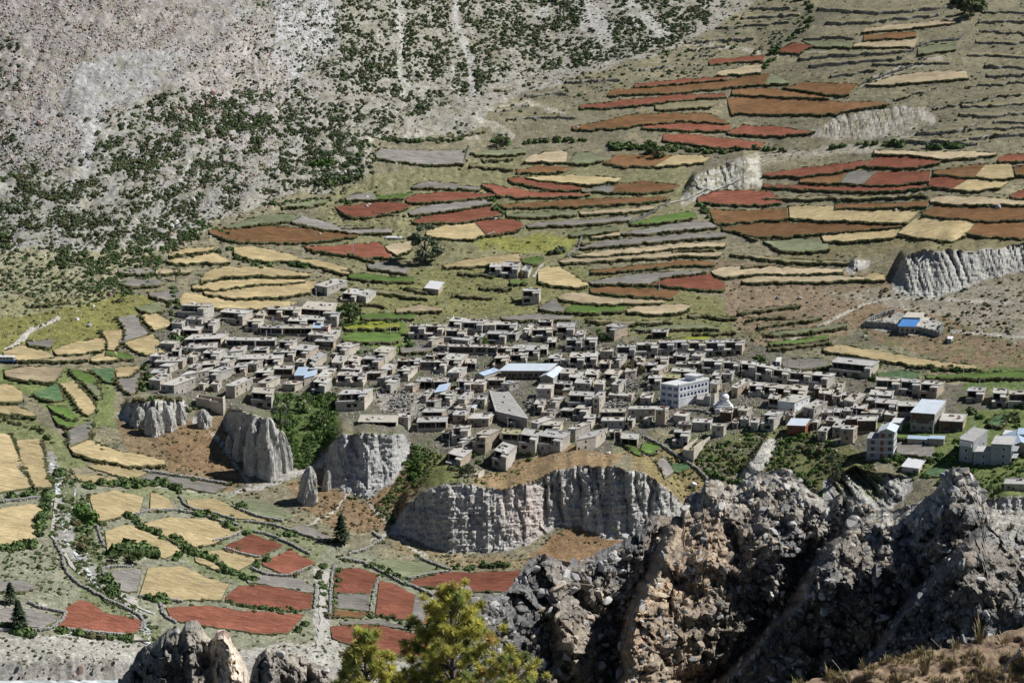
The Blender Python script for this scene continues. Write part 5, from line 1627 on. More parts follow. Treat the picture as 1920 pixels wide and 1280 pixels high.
HOUSES = '''
340,572,390,574,11,-4,6,L
413,584,460,588,13,-6,4.5,L
322,605,341,607,6,-6,4,b
343,618,372,619,9,-7,3.5,o
383,604,403,605,9,-7,5,L
322,622,334,623,5,-5,3,b
463,602,488,602,7,-5,4.5,L
501,579,531,580,5,-5,4,L
487,614,529,615,2,-5,4,o
531,615,584,615,2,-6,4,o
346,636,414,634,14,-9,4,o
424,637,478,638,2,-5,4.5,o
479,638,516,638,2,-5,4.5,o
345,651,364,652,12,-8,3.5,b
366,653,400,650,8,-8,3.5,b
381,661,410,662,14,-8,3.5,L
523,640,549,641,8,-5,4,L
430,659,456,656,8,-9,3.5,b
475,656,500,656,5,-6,3.5,o
512,660,552,660,5,-5,3.5,L
417,670,445,669,9,-9,3.5,b
447,673,498,672,12,-9,3.5,o
499,673,526,671,6,-6,4,L
282,667,302,667,12,-5,4,b
290,678,342,677,10,-8,3.5,b
350,668,362,669,13,-8,3.5,b
300,685,318,686,16,-6,3.5,b
353,688,369,690,12,-8,3.5,b
374,684,403,682,9,-7,3,o
412,679,426,680,22,-12,4,b
283,699,308,697,7,-7,3,b
340,703,390,694,9,-6,3,b
391,696,414,697,25,-9,4.5,L
440,688,462,686,6,-7,4,L
464,681,481,682,12,-7,4,b
478,698,508,697,12,-8,4,L
512,691,548,691,4,-6,4.5,o
279,711,300,713,22,-12,4.5,b
301,720,326,722,40,-15,6,b
367,738,418,746,4,-6,6.5,r
423,722,440,723,34,-15,6,b
484,717,499,718,26,-13,4.5,b
472,735,510,738,4,-10,5.5,L
564,578,620,582,12,-14,5,L
532,580,562,581,5,-6,5,L
606,587,635,588,4,-4,5.5,L
540,601,573,602,6,-8,4,L
576,598,605,600,5,-7,4,L
608,630,624,631,14,-12,4,L
578,627,605,628,8,-6,3.5,b
590,639,625,640,5,-4,4,o
630,648,655,651,19,-7,4.5,L
547,654,580,657,17,-9,4,L
579,671,592,677,20,-14,4.5,L
555,678,570,679,8,-6,3.5,b
622,679,642,680,9,-13,4,b
652,675,671,679,10,-9,4,L
681,672,715,673,9,-5,4.5,L
701,658,727,661,15,-10,5,L
714,691,735,693,9,-10,3,b
640,691,674,693,5,-6,3,o
685,699,714,699,12,-5,3.5,o
632,703,660,703,4,-6,4,L
661,704,684,704,5,-6,4,L
563,691,604,691,12,-5,3.5,b
593,706,612,706,18,-15,4,b
588,715,612,718,10,-9,5,L
707,708,722,708,26,-5,4.5,b
722,715,738,716,12,-6,4.5,L
745,676,766,677,3,-4,3.5,o
767,676,787,676,2,-5,4,L
788,678,815,678,3,-3,4,o
817,678,838,679,4,-4,4,L
745,694,770,695,13,-9,4,L
798,667,813,668,4,-5,3,o
820,664,836,664,4,-4,3,o
768,611,798,611,2,-3,5.5,L
799,611,833,612,4,-4,5.5,L
781,714,811,715,3,-7,3.5,o
813,715,838,715,3,-6,4,o
634,739,688,737,11,-9,7,L
672,790,743,791,4,-13,3.5,o
744,780,765,782,5,-6,6,b
782,791,837,790,2,-9,4.5,o
791,772,829,772,8,-7,5,o
859,747,871,748,17,-15,5,b
825,738,848,741,8,-6,4,L
876,784,916,784,13,-10,4,b
849,777,872,778,7,-8,4,b
852,764,874,765,10,-6,4,b
850,802,880,801,3,-4,6,L
893,813,917,814,20,-10,7,L
941,812,972,814,4,-9,6,M
976,813,1007,818,8,-11,7,L
1012,816,1055,821,14,-11,6.5,L
996,791,1008,793,28,-10,4.5,b
1017,796,1050,797,6,-8,4,L
1065,803,1079,804,27,-11,6,b
1081,824,1117,817,22,-14,7,b
841,849,868,856,20,-16,6,L
927,843,953,851,16,-15,7,L
873,886,897,888,11,-9,2.5,r
1006,728,1033,728,6,-8,6,b
1038,718,1070,720,3,-4,5,o
1055,731,1072,729,8,-8,4,b
1067,740,1110,742,4,-7,6,L
1112,745,1124,745,11,-11,8,b
1078,717,1107,719,4,-8,5,b
842,601,866,603,8,-7,5,L
867,604,907,605,7,-6,5,L
908,609,928,609,10,-8,4.5,b
929,608,967,609,3,-5,4,L
836,619,873,620,3,-4,5,L
846,635,877,638,14,-7,4,b
841,649,889,650,2,-4,4,o
890,650,912,650,2,-4,4,o
913,651,930,651,2,-4,4,o
932,652,960,652,2,-4,4,L
913,625,949,626,4,-5,4.5,L
951,626,967,626,12,-6,4,o
1010,603,1034,603,3,-4,4,o
998,618,1036,618,1,-5,5,L
1044,613,1076,613,2,-8,5,L
1079,628,1095,626,4,-8,3,b
1062,637,1092,637,2,-4,4.5,L
1095,636,1118,636,2,-4,4.5,L
985,656,1011,657,5,-10,4,L
963,652,984,652,3,-6,4,L
1012,654,1026,654,2,-8,4,o
1027,641,1043,641,1,-9,4,o
1005,629,1026,630,4,-6,3,b
927,671,953,670,8,-8,4,L
957,665,988,665,2,-4,4,L
829,673,864,675,14,-11,4,L
875,680,892,681,1,-9,4,o
1029,671,1050,671,4,-8,4,L
1051,674,1067,674,3,-4,4,b
1068,669,1096,670,4,-9,4.5,L
1098,668,1119,668,4,-10,4.5,L
1067,706,1094,709,8,-11,4,L
1050,699,1073,700,8,-9,3.5,b
1097,701,1119,702,5,-9,4,o
857,714,884,715,3,-5,4.5,L
886,719,907,720,9,-8,4,b
914,712,944,712,3,-5,4,o
940,718,955,719,18,-4,4,b
840,698,861,698,14,-10,4.5,b
818,713,834,713,3,-5,3.5,o
814,612,834,613,5,-4,5,L
820,647,838,648,3,-4,3,b
1136,611,1161,614,16,-5,6,L
1222,622,1250,622,4,-5,3.5,o
1157,650,1192,650,2,-4,5,L
1194,646,1234,646,1,-4,5,L
1236,642,1264,642,1,-4,5.5,L
1266,641,1290,641,0,-4,5.5,L
1292,642,1322,642,0,-4,5.5,L
1324,642,1358,642,0,-4,5.5,L
1360,641,1394,641,3,-4,5.5,L
1228,672,1252,672,2,-4,4.5,L
1220,693,1235,694,18,-11,4.5,b
1208,684,1229,684,4,-5,3.5,o
1267,682,1290,682,3,-4,3.5,b
1291,681,1317,681,1,-4,4,o
1319,676,1354,677,2,-4,4.5,L
1357,679,1388,680,2,-4,4.5,L
1259,695,1302,697,3,-6,4,o
1114,719,1131,720,4,-8,5,b
1147,720,1160,721,14,-9,5,b
1133,700,1159,702,8,-8,4,L
1098,714,1111,714,3,-6,4,b
1172,697,1192,694,3,-6,4.5,b
1216,708,1240,708,2,-5,4.5,L
1242,707,1273,709,3,-7,4,M
1331,718,1345,720,8,-7,4,b
1335,703,1352,703,6,-8,4,L
1356,701,1372,701,5,-6,4,b
1372,725,1383,727,24,-15,5,b
1305,738,1340,741,8,-8,5,r
1125,772,1170,772,3,-6,5,o
1128,788,1171,788,2,-6,4,b
1178,766,1228,766,4,-5,6,b
1229,767,1247,768,7,-5,8,b
1272,794,1296,795,3,-4,4,b
1298,791,1332,792,4,-7,4,b
1335,797,1357,798,5,-3,5,b
1264,809,1292,811,3,-5,4.5,L
1280,834,1301,838,36,-25,6,r
1143,809,1163,809,2,-4,3.5,o
1164,821,1195,823,3,-10,3.5,o
1350,771,1372,773,3,-6,4.5,R
1374,765,1383,765,3,-4,4.5,R
1385,768,1400,770,10,-7,4.5,b
1391,681,1416,684,2,-6,5,L
1418,685,1448,690,2,-5,5.5,L
1450,692,1479,696,2,-5,5.5,L
1481,698,1520,701,2,-5,5.5,L
1522,702,1557,705,9,-5,5.5,L
1405,722,1430,723,3,-6,4,L
1432,724,1455,726,4,-6,4,L
1457,727,1482,729,3,-7,4,L
1484,729,1510,731,5,-8,4,L
1441,746,1460,748,4,-8,4.5,o
1459,751,1490,754,28,-12,5.5,w
1506,762,1526,766,25,-13,4.5,b
1536,736,1560,739,3,-9,4.5,R
1562,742,1576,743,5,-6,4,b
1580,740,1608,742,4,-6,3.5,L
1583,749,1600,753,23,-14,4.5,b
1624,749,1638,750,14,-10,4,b
1630,739,1672,742,4,-9,4,o
1641,754,1680,757,4,-8,4.5,L
1581,769,1597,770,4,-6,3.5,b
1599,764,1622,766,5,-8,4,o
1615,773,1629,773,4,-5,3,b
1632,773,1652,774,5,-6,3.5,b
1658,776,1678,778,5,-6,3.5,b
1540,773,1560,773,2,-5,3,b
1549,787,1567,789,4,-7,4,b
1561,800,1577,801,12,-15,5,b
1586,785,1606,785,3,-6,6,R
1608,788,1643,788,3,-8,6,R
1534,807,1549,808,8,-8,5,b
1577,803,1600,804,8,-6,7,b
1476,796,1510,797,8,-9,5,t
1433,777,1457,779,12,-8,6,L
1388,785,1404,786,3,-5,4,b
1408,791,1421,792,6,-8,4.5,b
1560,678,1636,686,12,-9,5,L
1643,712,1688,714,2,-5,5,L
1690,714,1725,717,2,-5,5,L
1727,719,1762,721,9,-6,5.5,L
1683,760,1717,761,3,-8,5,o
1708,772,1753,775,20,-22,9,T
1762,788,1806,790,7,-14,5,R
1814,732,1845,733,3,-6,4.5,L
1862,736,1889,738,2,-9,5,L
1892,738,1940,739,2,-6,5,L
1702,821,1742,823,2,-4,2.6,B
1743,821,1770,822,2,-4,3.4,B
1691,873,1723,877,12,-11,3,W
1908,813,1945,813,2,-8,5,B
1881,814,1898,815,4,-6,2.5,W
1883,906,1945,907,3,-9,3.5,b
1672,791,1691,792,5,-6,4,W
918,500,940,501,3,-7,4.5,L
942,499,972,500,4,-8,5,L
978,506,990,508,8,-8,4,b
980,545,1012,545,2,-4,6.5,L
796,539,822,542,11,-9,3,W
590,534,613,538,38,-12,4.5,b
642,549,670,552,15,-9,4,L
672,553,686,556,19,-11,4.5,b
552,703,570,703,8,-11,4,S
570,708,590,703,5,-8,4,S
815,735,836,731,9,-10,4,S
585,614,602,614,4,-7,3,S
603,612,615,612,5,-4,3.5,k
'''
# (wall material, words) by form
FORM = {'b': 'flat-roofed stone house', 'o': 'open-fronted stone house', 'L': 'terraced stone house with open loggia', 'M': 'mossy-roofed stone house', 'R': 'brown wooden-fronted house', 'w': 'white-walled flat-roofed house',
        'r': 'roofless stone ruin', 't': 'red wooden house with pale tin roof', 'T': 'tall house with pale tin roof', 'B': 'shed with blue tin roof', 'W': 'shed with white tin roof', 'S': 'hut with light-blue tin roof', 'k': 'small pink-walled house'}
M_PINK = stone('pink_wall', (.55, .36, .31), (.68, .48, .42), .05)
HSPOT = [s for s in SPOTS if 480 < s[1] < 900]


def window(fr, parent, u, v0, v1, z0, z1, du, side, fm=None, gm=None):
    """framed opening; side 'f' front wall, 'r' right wall"""
    e = .05
    fm = fm or M_WOOD
    fb, pb = MB(), MB()
    if side == 'f':
        ev = e / fr.d
        fr.box(fb, u - du, u + du, v0 - ev, v0 + .3 * ev, z0, z1)
        k = .22 * du
        fr.box(pb, u - du + k, u + du - k, v0 - 1.5 * ev, v0 - 1.02 * ev, z0 + .15, z1 - .15)
    else:
        eu = e / fr.w
        fr.box(fb, 1 - .3 * eu, 1 + eu, v0, v1, z0, z1)
        k = .12 * (v1 - v0)
        fr.box(pb, 1 + 1.02 * eu, 1 + 1.5 * eu, v0 + k, v1 - k, z0 + .15, z1 - .15)
    w = fb.build('window', fm, parent)
    pb.build('pane', gm or M_GLASS, w)
    return w


NAMED = {(1560, 678): 'long lone stone farmhouse below the yellow strip field', (301, 720): 'long flat-roofed stone house on the left cliff edge', (1459, 751): 'white-walled flat-roofed house right of the white stupa',
         (1708, 772): 'tall house with broad pale tin roof and many windows in its right wall', (980, 545): 'open-fronted tower house standing alone above the village', (796, 539): 'small hut with white tin roof alone among the upper terraces',
         (1280, 834): 'large roofless stone ruin below the stupa', (1476, 796): 'red wooden house with pale tin roof above the ravine', (918, 500): 'upper farmhouse with open loggia behind the yellow flowers', (815, 735): 'hut with tilted light-blue tin roof among fallen houses',
         (590, 534): 'long stone farmhouse, left one of the two above the village', (1136, 611): 'large stone house showing a long pale end wall behind the village', (603, 612): 'small pink-walled house beside a blue roof'}


def make_house(x0, y0, x1, y1, dx, dy, h, ty, rng):
    P0, P1 = place(x0, y0, h, 3, 16), place(x1, y1, h, 3, 16)
    zr = .5 * (P0[2] + P1[2])

    def onz(px, py):                       # point of a view ray at roof height
        a, b_, c, hh = rays(px, py)
        k = (zr - HC) / c
        return np.array([a * k, b_ * k, zr])
    P0, P1 = onz(x0, y0), onz(x1, y1)
    P2 = onz(x1 + dx, y1 + dy); P3 = P0 + (P2 - P1)
    org = (P0 + P1 + P2 + P3) / 4; org[2] = zr - h
    fr = Frame(P0, P1, P2, P3, org)
    W_, D_ = fr.w, fr.d
    zb = -3.5
    wm = M_WALLS[rng.choice([0, 0, 1, 1, 2])]
    rm = M_ROOFS[rng.choice([0, 0, 1, 2])]
    if ty == 'w': wm = M_WHITE
    if ty == 'M': rm = M_MOSS
    if ty == 'k': wm = M_PINK
    rm = {'t': M_TIN, 'T': M_TIN, 'B': M_TINB, 'W': M_TINW, 'S': M_TINB}.get(ty, rm)
    named = NAMED.get((int(x0), int(y0)))
    if not named:
        od, wh = where(.5 * (x0 + x1), .5 * (y0 + y1), FORM[ty], HSPOT)
    size = 'low ' if h < 3.6 and ty in 'bo' else ''
    hs = thing('stone_house' if ty not in 'tTBWS' else ('shed' if ty in 'BWS' else 'house'), named or f'{FORM[ty]}, {od} {wh}', 'house' if ty not in 'BWS' else 'shed', org,
               'village houses')
    th = .32
    eu, ev = .28 / W_, .28 / D_
    tu, tv = .45 / W_, .45 / D_            # wall thickness
    wall = MB()
    if ty == 'r':
        hh = [h * (.55 + .45 * rng.rand()) for _ in range(6)]
        fr.box(wall, 0, .5, 0, tv, zb, hh[0] * .8); fr.box(wall, .5, 1 - tu, .001, tv, zb, hh[1] * .9)
        fr.box(wall, 1 - tu, 1, 0, .5, zb, h); fr.box(wall, 1 - tu, 1.001, .5, 1, zb, h * .94)
        fr.box(wall, 0, tu, tv, 1, zb, hh[2]); fr.box(wall, tu, 1 - tu, 1 - tv, 1, zb, hh[3])
        fr.box(wall, .48, .48 + tu, tv, 1 - tv, zb, hh[4] * .8)
        wall.build('wall', wm, hs)
        for _ in range(3):
            u, v = .2 + .6 * rng.rand(), .2 + .6 * rng.rand()
            b_ = MB(); b_.tube(fr.p(u, v, .2), fr.p(u + .1 * rng.randn(), v, h * .7), .12, .1, 5); b_.build('post', M_POST, hs)
        return hs
    z1 = h - th
    front_open = ty in 'oL' or ty == 'M'
    if ty in 'tTBWSRwkb' or not front_open:
        fr.box(wall, 0, 1, 0, 1, zb, z1)
        wall.build('wall', wm if ty not in 'tR' else (M_REDWOOD if ty == 't' else M_WALLS[2]), hs)
        if ty in 'RT':
            bx(fr, 'timber_front', M_WOOD, hs, .03, .97, -.12 / D_, -.001, max(h - 5, .3), z1 - .2)
            bx(fr, 'timber_panel', M_REDWOOD, hs, .1, .45, -.2 / D_, -.125 / D_, h - 2.3, z1 - .6)
        nz = 1 if h < 4.8 else (2 if h < 7.6 else 3)
        for s in range(nz):
            zz = z1 - .8 - s * 2.7
            n = max(1, int(W_ / 3.4))
            for i in range(n):
                if rng.rand() < .72 or ty == 'T':
                    u = (i + .5) / n + .06 * rng.randn() / n
                    window(fr, hs, u, 0 if ty not in 'RT' else -.13 / D_, 0, zz - 1.25, zz, .55 / W_, 'f', M_FRAME if rng.rand() < .25 else M_WOOD)
            n = max(1, int(D_ / 3.6))
            for i in range(n):
                if rng.rand() < .55 or ty in 'Tw':
                    v = (i + .5) / n
                    window(fr, hs, 1, v - .5 / D_, v + .5 / D_, zz - 1.25, zz, 0, 'r', M_FRAME if ty in 'wT' or rng.rand() < .2 else M_WOOD)
        if ty not in 'BWS' and h < 6:
            u = .15 + .7 * rng.rand()
            bx(fr, 'door', M_WOOD if rng.rand() < .7 else M_REDWOOD, hs, u - .5 / W_, u + .5 / W_, -.05 / D_, .02 / D_, max(0, h - 5), max(0, h - 5) + 1.9)
    else:
        zf = max(z1 - 2.7, 0) if h > 3.3 else 0   # loggia floor
        lower = zf > .8
        if lower:
            fr.box(wall, 0, 1, 0, 1, zb, zf)
        else:
            fr.box(wall, 0, 1, 0, 1, zb, .05)
        fr.box(wall, 0, tu, 0, 1, zf if lower else .05, z1); fr.box(wall, 1 - tu, 1, 0, 1, zf if lower else .05, z1)
        fr.box(wall, tu, 1 - tu, 1 - tv, 1, zf if lower else .05, z1)
        if W_ > 11 and rng.rand() < .8:
            u = .4 + .25 * rng.rand()
            fr.box(wall, u, u + tu, 0.02, 1 - tv, zf, z1)
        wall.build('wall', wm, hs)
        n = max(2, int(W_ / 3.3))
        for i in range(1, n):
            u = i / n + .03 * rng.randn()
            bx(fr, 'post', M_POST, hs, u - .09 / W_, u + .09 / W_, .02, .02 + .2 / D_, zf, z1)
        bx(fr, 'beam', M_WOOD, hs, tu, 1 - tu, .012, .012 + .2 / D_, z1 - .25, z1 - .005)
        u = .25 + .5 * rng.rand()
        bx(fr, 'door', M_REDWOOD if rng.rand() < .35 else M_WOOD, hs, u - .5 / W_, u + .5 / W_, 1 - tv - .06 / D_, 1 - tv - .003, zf, zf + 1.8)
        if ty == 'L':
            ft = (3.2 + 1.6 * rng.rand()) / D_           # lower storey with a terrace in front
            zt = zf if lower else 0
            if zt > 1:
                t_ = MB()
                aw = min(.48, (2.6 + 1.0 * rng.rand()) / W_)
                fr.box(t_, 0, 1, -ft, -.001, zb, zt - .22)
                t_.build('lower_wall', wm, hs)
                bx(fr, 'terrace_roof', rm, hs, -.2 / W_, 1 + .2 / W_, -ft - .25 / D_, -.003, zt - .215, zt)
                a_ = MB(); fr.box(a_, 1 - aw, 1.0, -ft + .02, -.004, zt + .002, z1 - .45)
                an = a_.build('annex', wm, hs)
                bx(fr, 'annex_roof', rm, an, 1 - aw - eu, 1 + eu * .6, -ft - .25 / D_, -.006, z1 - .445, z1 - .15)
                wu = 1 - aw * .5
                window(fr, hs, wu, -ft + .02, 0, zt + .5, zt + 1.5, .45 / W_, 'f', M_FRAME if rng.rand() < .3 else M_WOOD)
                u = .1 + .5 * (1 - aw) * rng.rand()
                bx(fr, 'door', M_DARK if rng.rand() < .5 else M_WOOD, hs, u, u + 1.1 / W_, -ft - .05 / D_, -ft + .03 / D_, max(zt - 2.6, -.3), max(zt - 2.6, -.3) + 1.7)
                for k_ in range(1 + (W_ > 9)):
                    if rng.rand() < .75:
                        u2 = .12 + .7 * rng.rand()
                        bx(fr, 'stable_opening', M_DARK, hs, u2, min(u2 + (1.6 + rng.rand()) / W_, .97), -ft - (.03 + .012 * k_) / D_, -ft + .03 / D_, max(zt - 2.5, -.4), max(zt - 2.5, -.4) + 1.5 + .4 * rng.rand())
                if rng.rand() < .6 and W_ > 7:
                    window(fr, hs, .55 * (1 - aw) + .15, -ft, 0, zt - 1.6, zt - .8, .4 / W_, 'f')
                if rng.rand() < .65:
                    bx(fr, 'parapet', wm, hs, 0, 1 - aw - .02, -ft - .1 / D_, -ft + .25 / D_, zt + .002, zt + .55)
            else:
                t_ = MB()
                fr.box(t_, 0, tu, -ft, -.001, zb, 1.5 + .6 * rng.rand()); fr.box(t_, 1 - tu, 1, -ft, -.001, zb, 2.0 + .4 * rng.rand())
                fr.box(t_, tu, 1 - tu, -ft, -ft + tv, zb, 1.2 + .7 * rng.rand())
                t_.build('yard_wall', wm, hs)
                aw = min(.45, 2.6 / W_)
                a_ = MB(); fr.box(a_, 1 - aw, 1 - tu, -ft + tv, -.004, zb, z1 - .5)
                an = a_.build('annex', wm, hs)
                bx(fr, 'annex_roof', rm, an, 1 - aw - eu, 1 + eu * .5, -ft - .1 / D_, -.006, z1 - .495, z1 - .2)
    # roof
    rb = MB()
    if ty in 'tTBWS':
        sl = .10 * D_ if ty != 'T' else .03 * D_
        c = [fr.p(-eu, -ev * 2, h - .14), fr.p(1 + eu, -ev * 2, h - .14), fr.p(1 + eu, 1 + ev, h - .14 + sl), fr.p(-eu, 1 + ev, h - .14 + sl)]
        rb.hexa(c + [(q[0], q[1], q[2] + .1) for q in c])
        roof = rb.build('roof', rm, hs)
        if ty not in 'T':
            k = MB(); k.hexa([fr.p(0, .9, z1 - .01), fr.p(1, .9, z1 - .01), fr.p(1, 1, z1 - .01), fr.p(0, 1, z1 - .01), fr.p(0, .9, h - .15 + sl * .8), fr.p(1, .9, h - .15 + sl * .8), fr.p(1, 1, h - .15 + sl * .9), fr.p(0, 1, h - .15 + sl * .9)])
            k.build('gable_wall', wm, hs)
        return hs
    fr.box(rb, -eu, 1 + eu, -ev, 1 + ev, z1 + .003, h)
    roof = rb.build('roof', rm, hs)
    # raised edge of stones and firewood along the roof
    sides = [(-eu, 1 + eu, 1 + ev - .4 / D_, 1 + ev), (1 + eu - .4 / W_, 1 + eu, -ev, 1 + ev - .41 / D_), (-eu, -eu + .4 / W_, -ev, 1 + ev - .41 / D_)]
    for k_, a in enumerate(sides):
        if rng.rand() < (.75, .5, .35)[k_]:
            bx(fr, 'roof_edge', M_POST if rng.rand() < .35 else rm, roof, a[0], a[1], a[2], a[3], h + .002, h + .18 + .25 * rng.rand())
    if W_ > 5 and D_ > 3.5:
        for _ in range(1 + (W_ > 10)):
            if rng.rand() < .75:
                u, v = .2 + .6 * rng.rand(), .35 + .35 * rng.rand()
                bx(fr, 'smoke_hatch', M_DARK, roof, u - .45 / W_, u + .45 / W_, v - .4 / D_, v + .4 / D_, h + .002, h + .3)
    for _ in range(rng.randint(1, 5)):
        u, v = .1 + .8 * rng.rand(), .1 + .8 * rng.rand(); a_, b2 = (.3 + .6 * rng.rand()) / W_, (.25 + .3 * rng.rand()) / D_
        bx(fr, 'roof_bundle', [M_WOOD, M_POST, M_DARK, M_FRAME, M_WOOD, M_REDWOOD][rng.randint(6)], roof, u - a_, u + a_, v - b2, v + b2, h + .003, h + .25 + .5 * rng.rand())
    if rng.rand() < .3:
        u, v = .3 + .6 * rng.rand(), .6 + .3 * rng.rand()
        bx(fr, 'firewood', M_WOOD, roof, u - 1.2 / W_, u + 1.2 / W_, v - .35 / D_, v + .35 / D_, h + .004, h + .55)
    return hs


hl = [ln.split(',') for ln in HOUSES.strip().split('\n')]
# smaller houses and sheds that fill the gaps between the larger ones
occ = np.zeros((1000, 2000), bool)
for r in hl:
    x0, y0, x1, y1, dx, dy, h = map(float, r[:7])
    occ[int(min(y0, y1) + dy) - 1:int(max(y0, y1) + min(h * 4, 17)), int(x0) - 1:int(x1 + max(dx, 0)) + 2] = True
for x0, y0, x1, y1 in ((880, 680, 1062, 722), (910, 725, 1000, 790), (1236, 700, 1335, 772), (1335, 735, 1425, 778), (640, 575, 765, 650), (505, 730, 640, 850), (1175, 690, 1215, 730), (1690, 770, 1760, 860), (750, 648, 812, 662), (415, 600, 465, 635), (700, 735, 800, 782)):
    occ[y0:y1, x0:x1] = True
fill_zone = poly_s('285,640 340,590 480,585 640,590 660,650 760,668 830,610 1000,605 1120,640 1230,650 1400,680 1560,710 1640,750 1750,760 1760,790 1640,800 1480,790 1420,800 1270,780 1160,790 1100,815 900,840 790,800 640,740 520,728 300,735')
rf = np.random.RandomState(77)
for it_ in range(17000):
    x = 280 + 1480 * rf.rand(); y = 590 + 240 * rf.rand(); w = (13 + 17 * rf.rand()) if it_ < 4500 else 8 + 9 * rf.rand(); dp = 4 + 5 * rf.rand(); dx = (4 + 12 * rf.rand()) * (1 if x < 1100 else .6); h = 2.9 + 1.6 * rf.rand()
    if not inside(fill_zone, np.array([x, x + w]), np.array([y, y])).all():
        continue
    sl = .05 if x < 1250 else .11
    a, b_, c, d = int(y - dp), int(y + min(h * 4, 13)), int(x), int(x + w + dx)
    if occ[a:b_, c:d].mean() < (.2 if it_ < 9000 else .27):
        occ[a - 1:b_ + 1, c - 1:d + 1] = True
        hl.append([x, y, x + w, y + sl * w, dx, -dp, h, 'boLb'[rf.randint(4)]])
print('HOUSES', len(hl))
hl = sorted(hl, key=lambda r: min(math.hypot(s[0] - (float(r[0]) + float(r[2])) / 2, (s[1] - (float(r[1]) + float(r[3])) / 2) * 1.6) for s in HSPOT))
for i, r in enumerate(hl):
    v = [float(q) for q in r[:7]]
    make_house(*v, r[7].strip(), np.random.RandomState(int(v[0] * 13 + v[1] * 7) % 100000))


# ---- the broad slanting roof, the school, the white building, the stupa and other landmarks
def anchor(px, py, h=0.0):
    return place(px, py, h, 3, 14)


def ray_z(px, py, z):
    a, b_, c, hh = rays(px, py)
    k = (z - HC) / c
    return np.array([a * k, b_ * k, z])


def block(px0, py0, px1, py1, px2, py2, h):
    """frame of a block from the picture places of its roof corners front left, front right, back right"""
    q = place(px0, py0, h, 3, 14); z = q[2]
    P0, P1, P2 = ray_z(px0, py0, z), ray_z(px1, py1, z), ray_z(px2, py2, z)
    P3 = P0 + P2 - P1
    org = (P0 + P1 + P2 + P3) / 4; org[2] = z - h
    return Frame(P0, P1, P2, P3, org), org


# broad slanting roof: a long hall seen end-on
q = place(930, 770, 4.5, 3, 14); z = q[2]
Pq = [ray_z(930, 770, z), ray_z(990, 784, z), ray_z(952, 732, z), ray_z(917, 729, z)]
org = sum(Pq) / 4; org[2] = z - 4.5
fr = Frame(*Pq, org)
hs = thing('long_hall', 'long narrow stone hall under one broad slanting pale roof, in the village centre', 'house', org, 'village houses')
wb = MB(); fr.box(wb, .02, .98, .02, .98, -3, 4.2); wb.build('wall', M_WALLS[1], hs)
rf = bx(fr, 'roof', M_ROOFS[2], hs, -.02, 1.02, -.01, 1.0, 4.203, 4.5)
for v in (.08, .17, .26, .34, .42, .5, .58, .66, .74, .82, .9):
    bx(fr, 'roof_board', M_POST, rf, .05, .95, v, v + .012, 4.502, 4.6)
for u, v in ((.5, .15), (.4, .45), (.6, .7)):
    bx(fr, 'smoke_hatch', M_DARK, rf, u - .03, u + .03, v, v + .03, 4.502, 4.75)
bx(fr, 'door', M_DARK, hs, .35, .5, .018, .022, .3, 2.3)

# school
fr, org = block(939, 692, 1032, 692, 1045, 685, 4.6)
hs = thing('school', 'long low school with shining pale blue tin roof and gabled wings', 'school', org)
wb = MB(); fr.box(wb, 0, 1, 0, 1, -2.5, 4.3); wb.build('wall', M_WALLS[2], hs)
rb = MB()
c = [fr.p(-.01, -.25, 4.2), fr.p(1.01, -.25, 4.2), fr.p(1.01, 1.0, 5.6), fr.p(-.01, 1.0, 5.6)]
rb.hexa(c + [(a, b_, q + .12) for a, b_, q in c]); rb.build('roof', M_TIN, hs)
for i in range(9):
    window(fr, hs, .07 + i * .1075, -.001, 0, 1.0, 2.5, .03, 'f', M_REDWOOD if i % 3 else M_WOOD)
for i in (1, 4, 7):
    bx(fr, 'door', M_WOOD, hs, .115 + i * .1075, .145 + i * .1075, -.02, .01, .2, 2.3)


def gable(fr, h, rise, parent, mat, wmat, over=.06, along='v'):
    """ridge runs along v (front shows the gable)"""
    e = over
    a0, a1 = fr.p(-e, -e, h), fr.p(1 + e, -e, h); b0, b1 = fr.p(-e, 1 + e, h), fr.p(1 + e, 1 + e, h)
    r0, r1 = fr.p(.5, -e, h + rise), fr.p(.5, 1 + e, h + rise)
    up = lambda p: (p[0], p[1], p[2] + .12)
    for s in ((a0, r0, r1, b0), (r0, a1, b1, r1)):
        mb = MB(); mb.hexa(list(s) + [up(p) for p in s])
        mb.build('roof_slope', mat, parent)
    mb = MB()
    mb.tri(fr.p(.02, 0, h), fr.p(.98, 0, h), fr.p(.5, 0, h + rise * .93)); mb.tri(fr.p(.98, 1, h), fr.p(.02, 1, h), fr.p(.5, 1, h + rise * .93))
    mb.build('gable_wall', wmat, parent)


fr2, org2 = block(1013, 706, 1037, 708, 1058, 693, 3.6)
off = Vector(org2) - Vector(org)
wg = bpy.data.objects.new('wing', None); link(wg, hs); wg.location = off
fr2b = fr2
wb = MB(); fr2b.box(wb, 0, 1, 0, 1, -2.5, 3.58); wb.build('wall', M_WALLS[1], wg)
gable(fr2b, 3.6, 1.5, wg, M_TIN, M_WALLS[1])
fr3, org3 = block(890, 702, 908, 704, 934, 695, 3.2)
wg = bpy.data.objects.new('wing', None); link(wg, hs); wg.location = Vector(org3) - Vector(org)
wb = MB(); fr3.box(wb, 0, 1, 0, 1, -2.5, 3.18); wb.build('wall', M_WALLS[1], wg)
gable(fr3, 3.2, 1.1, wg, M_TINB, M_WALLS[1])

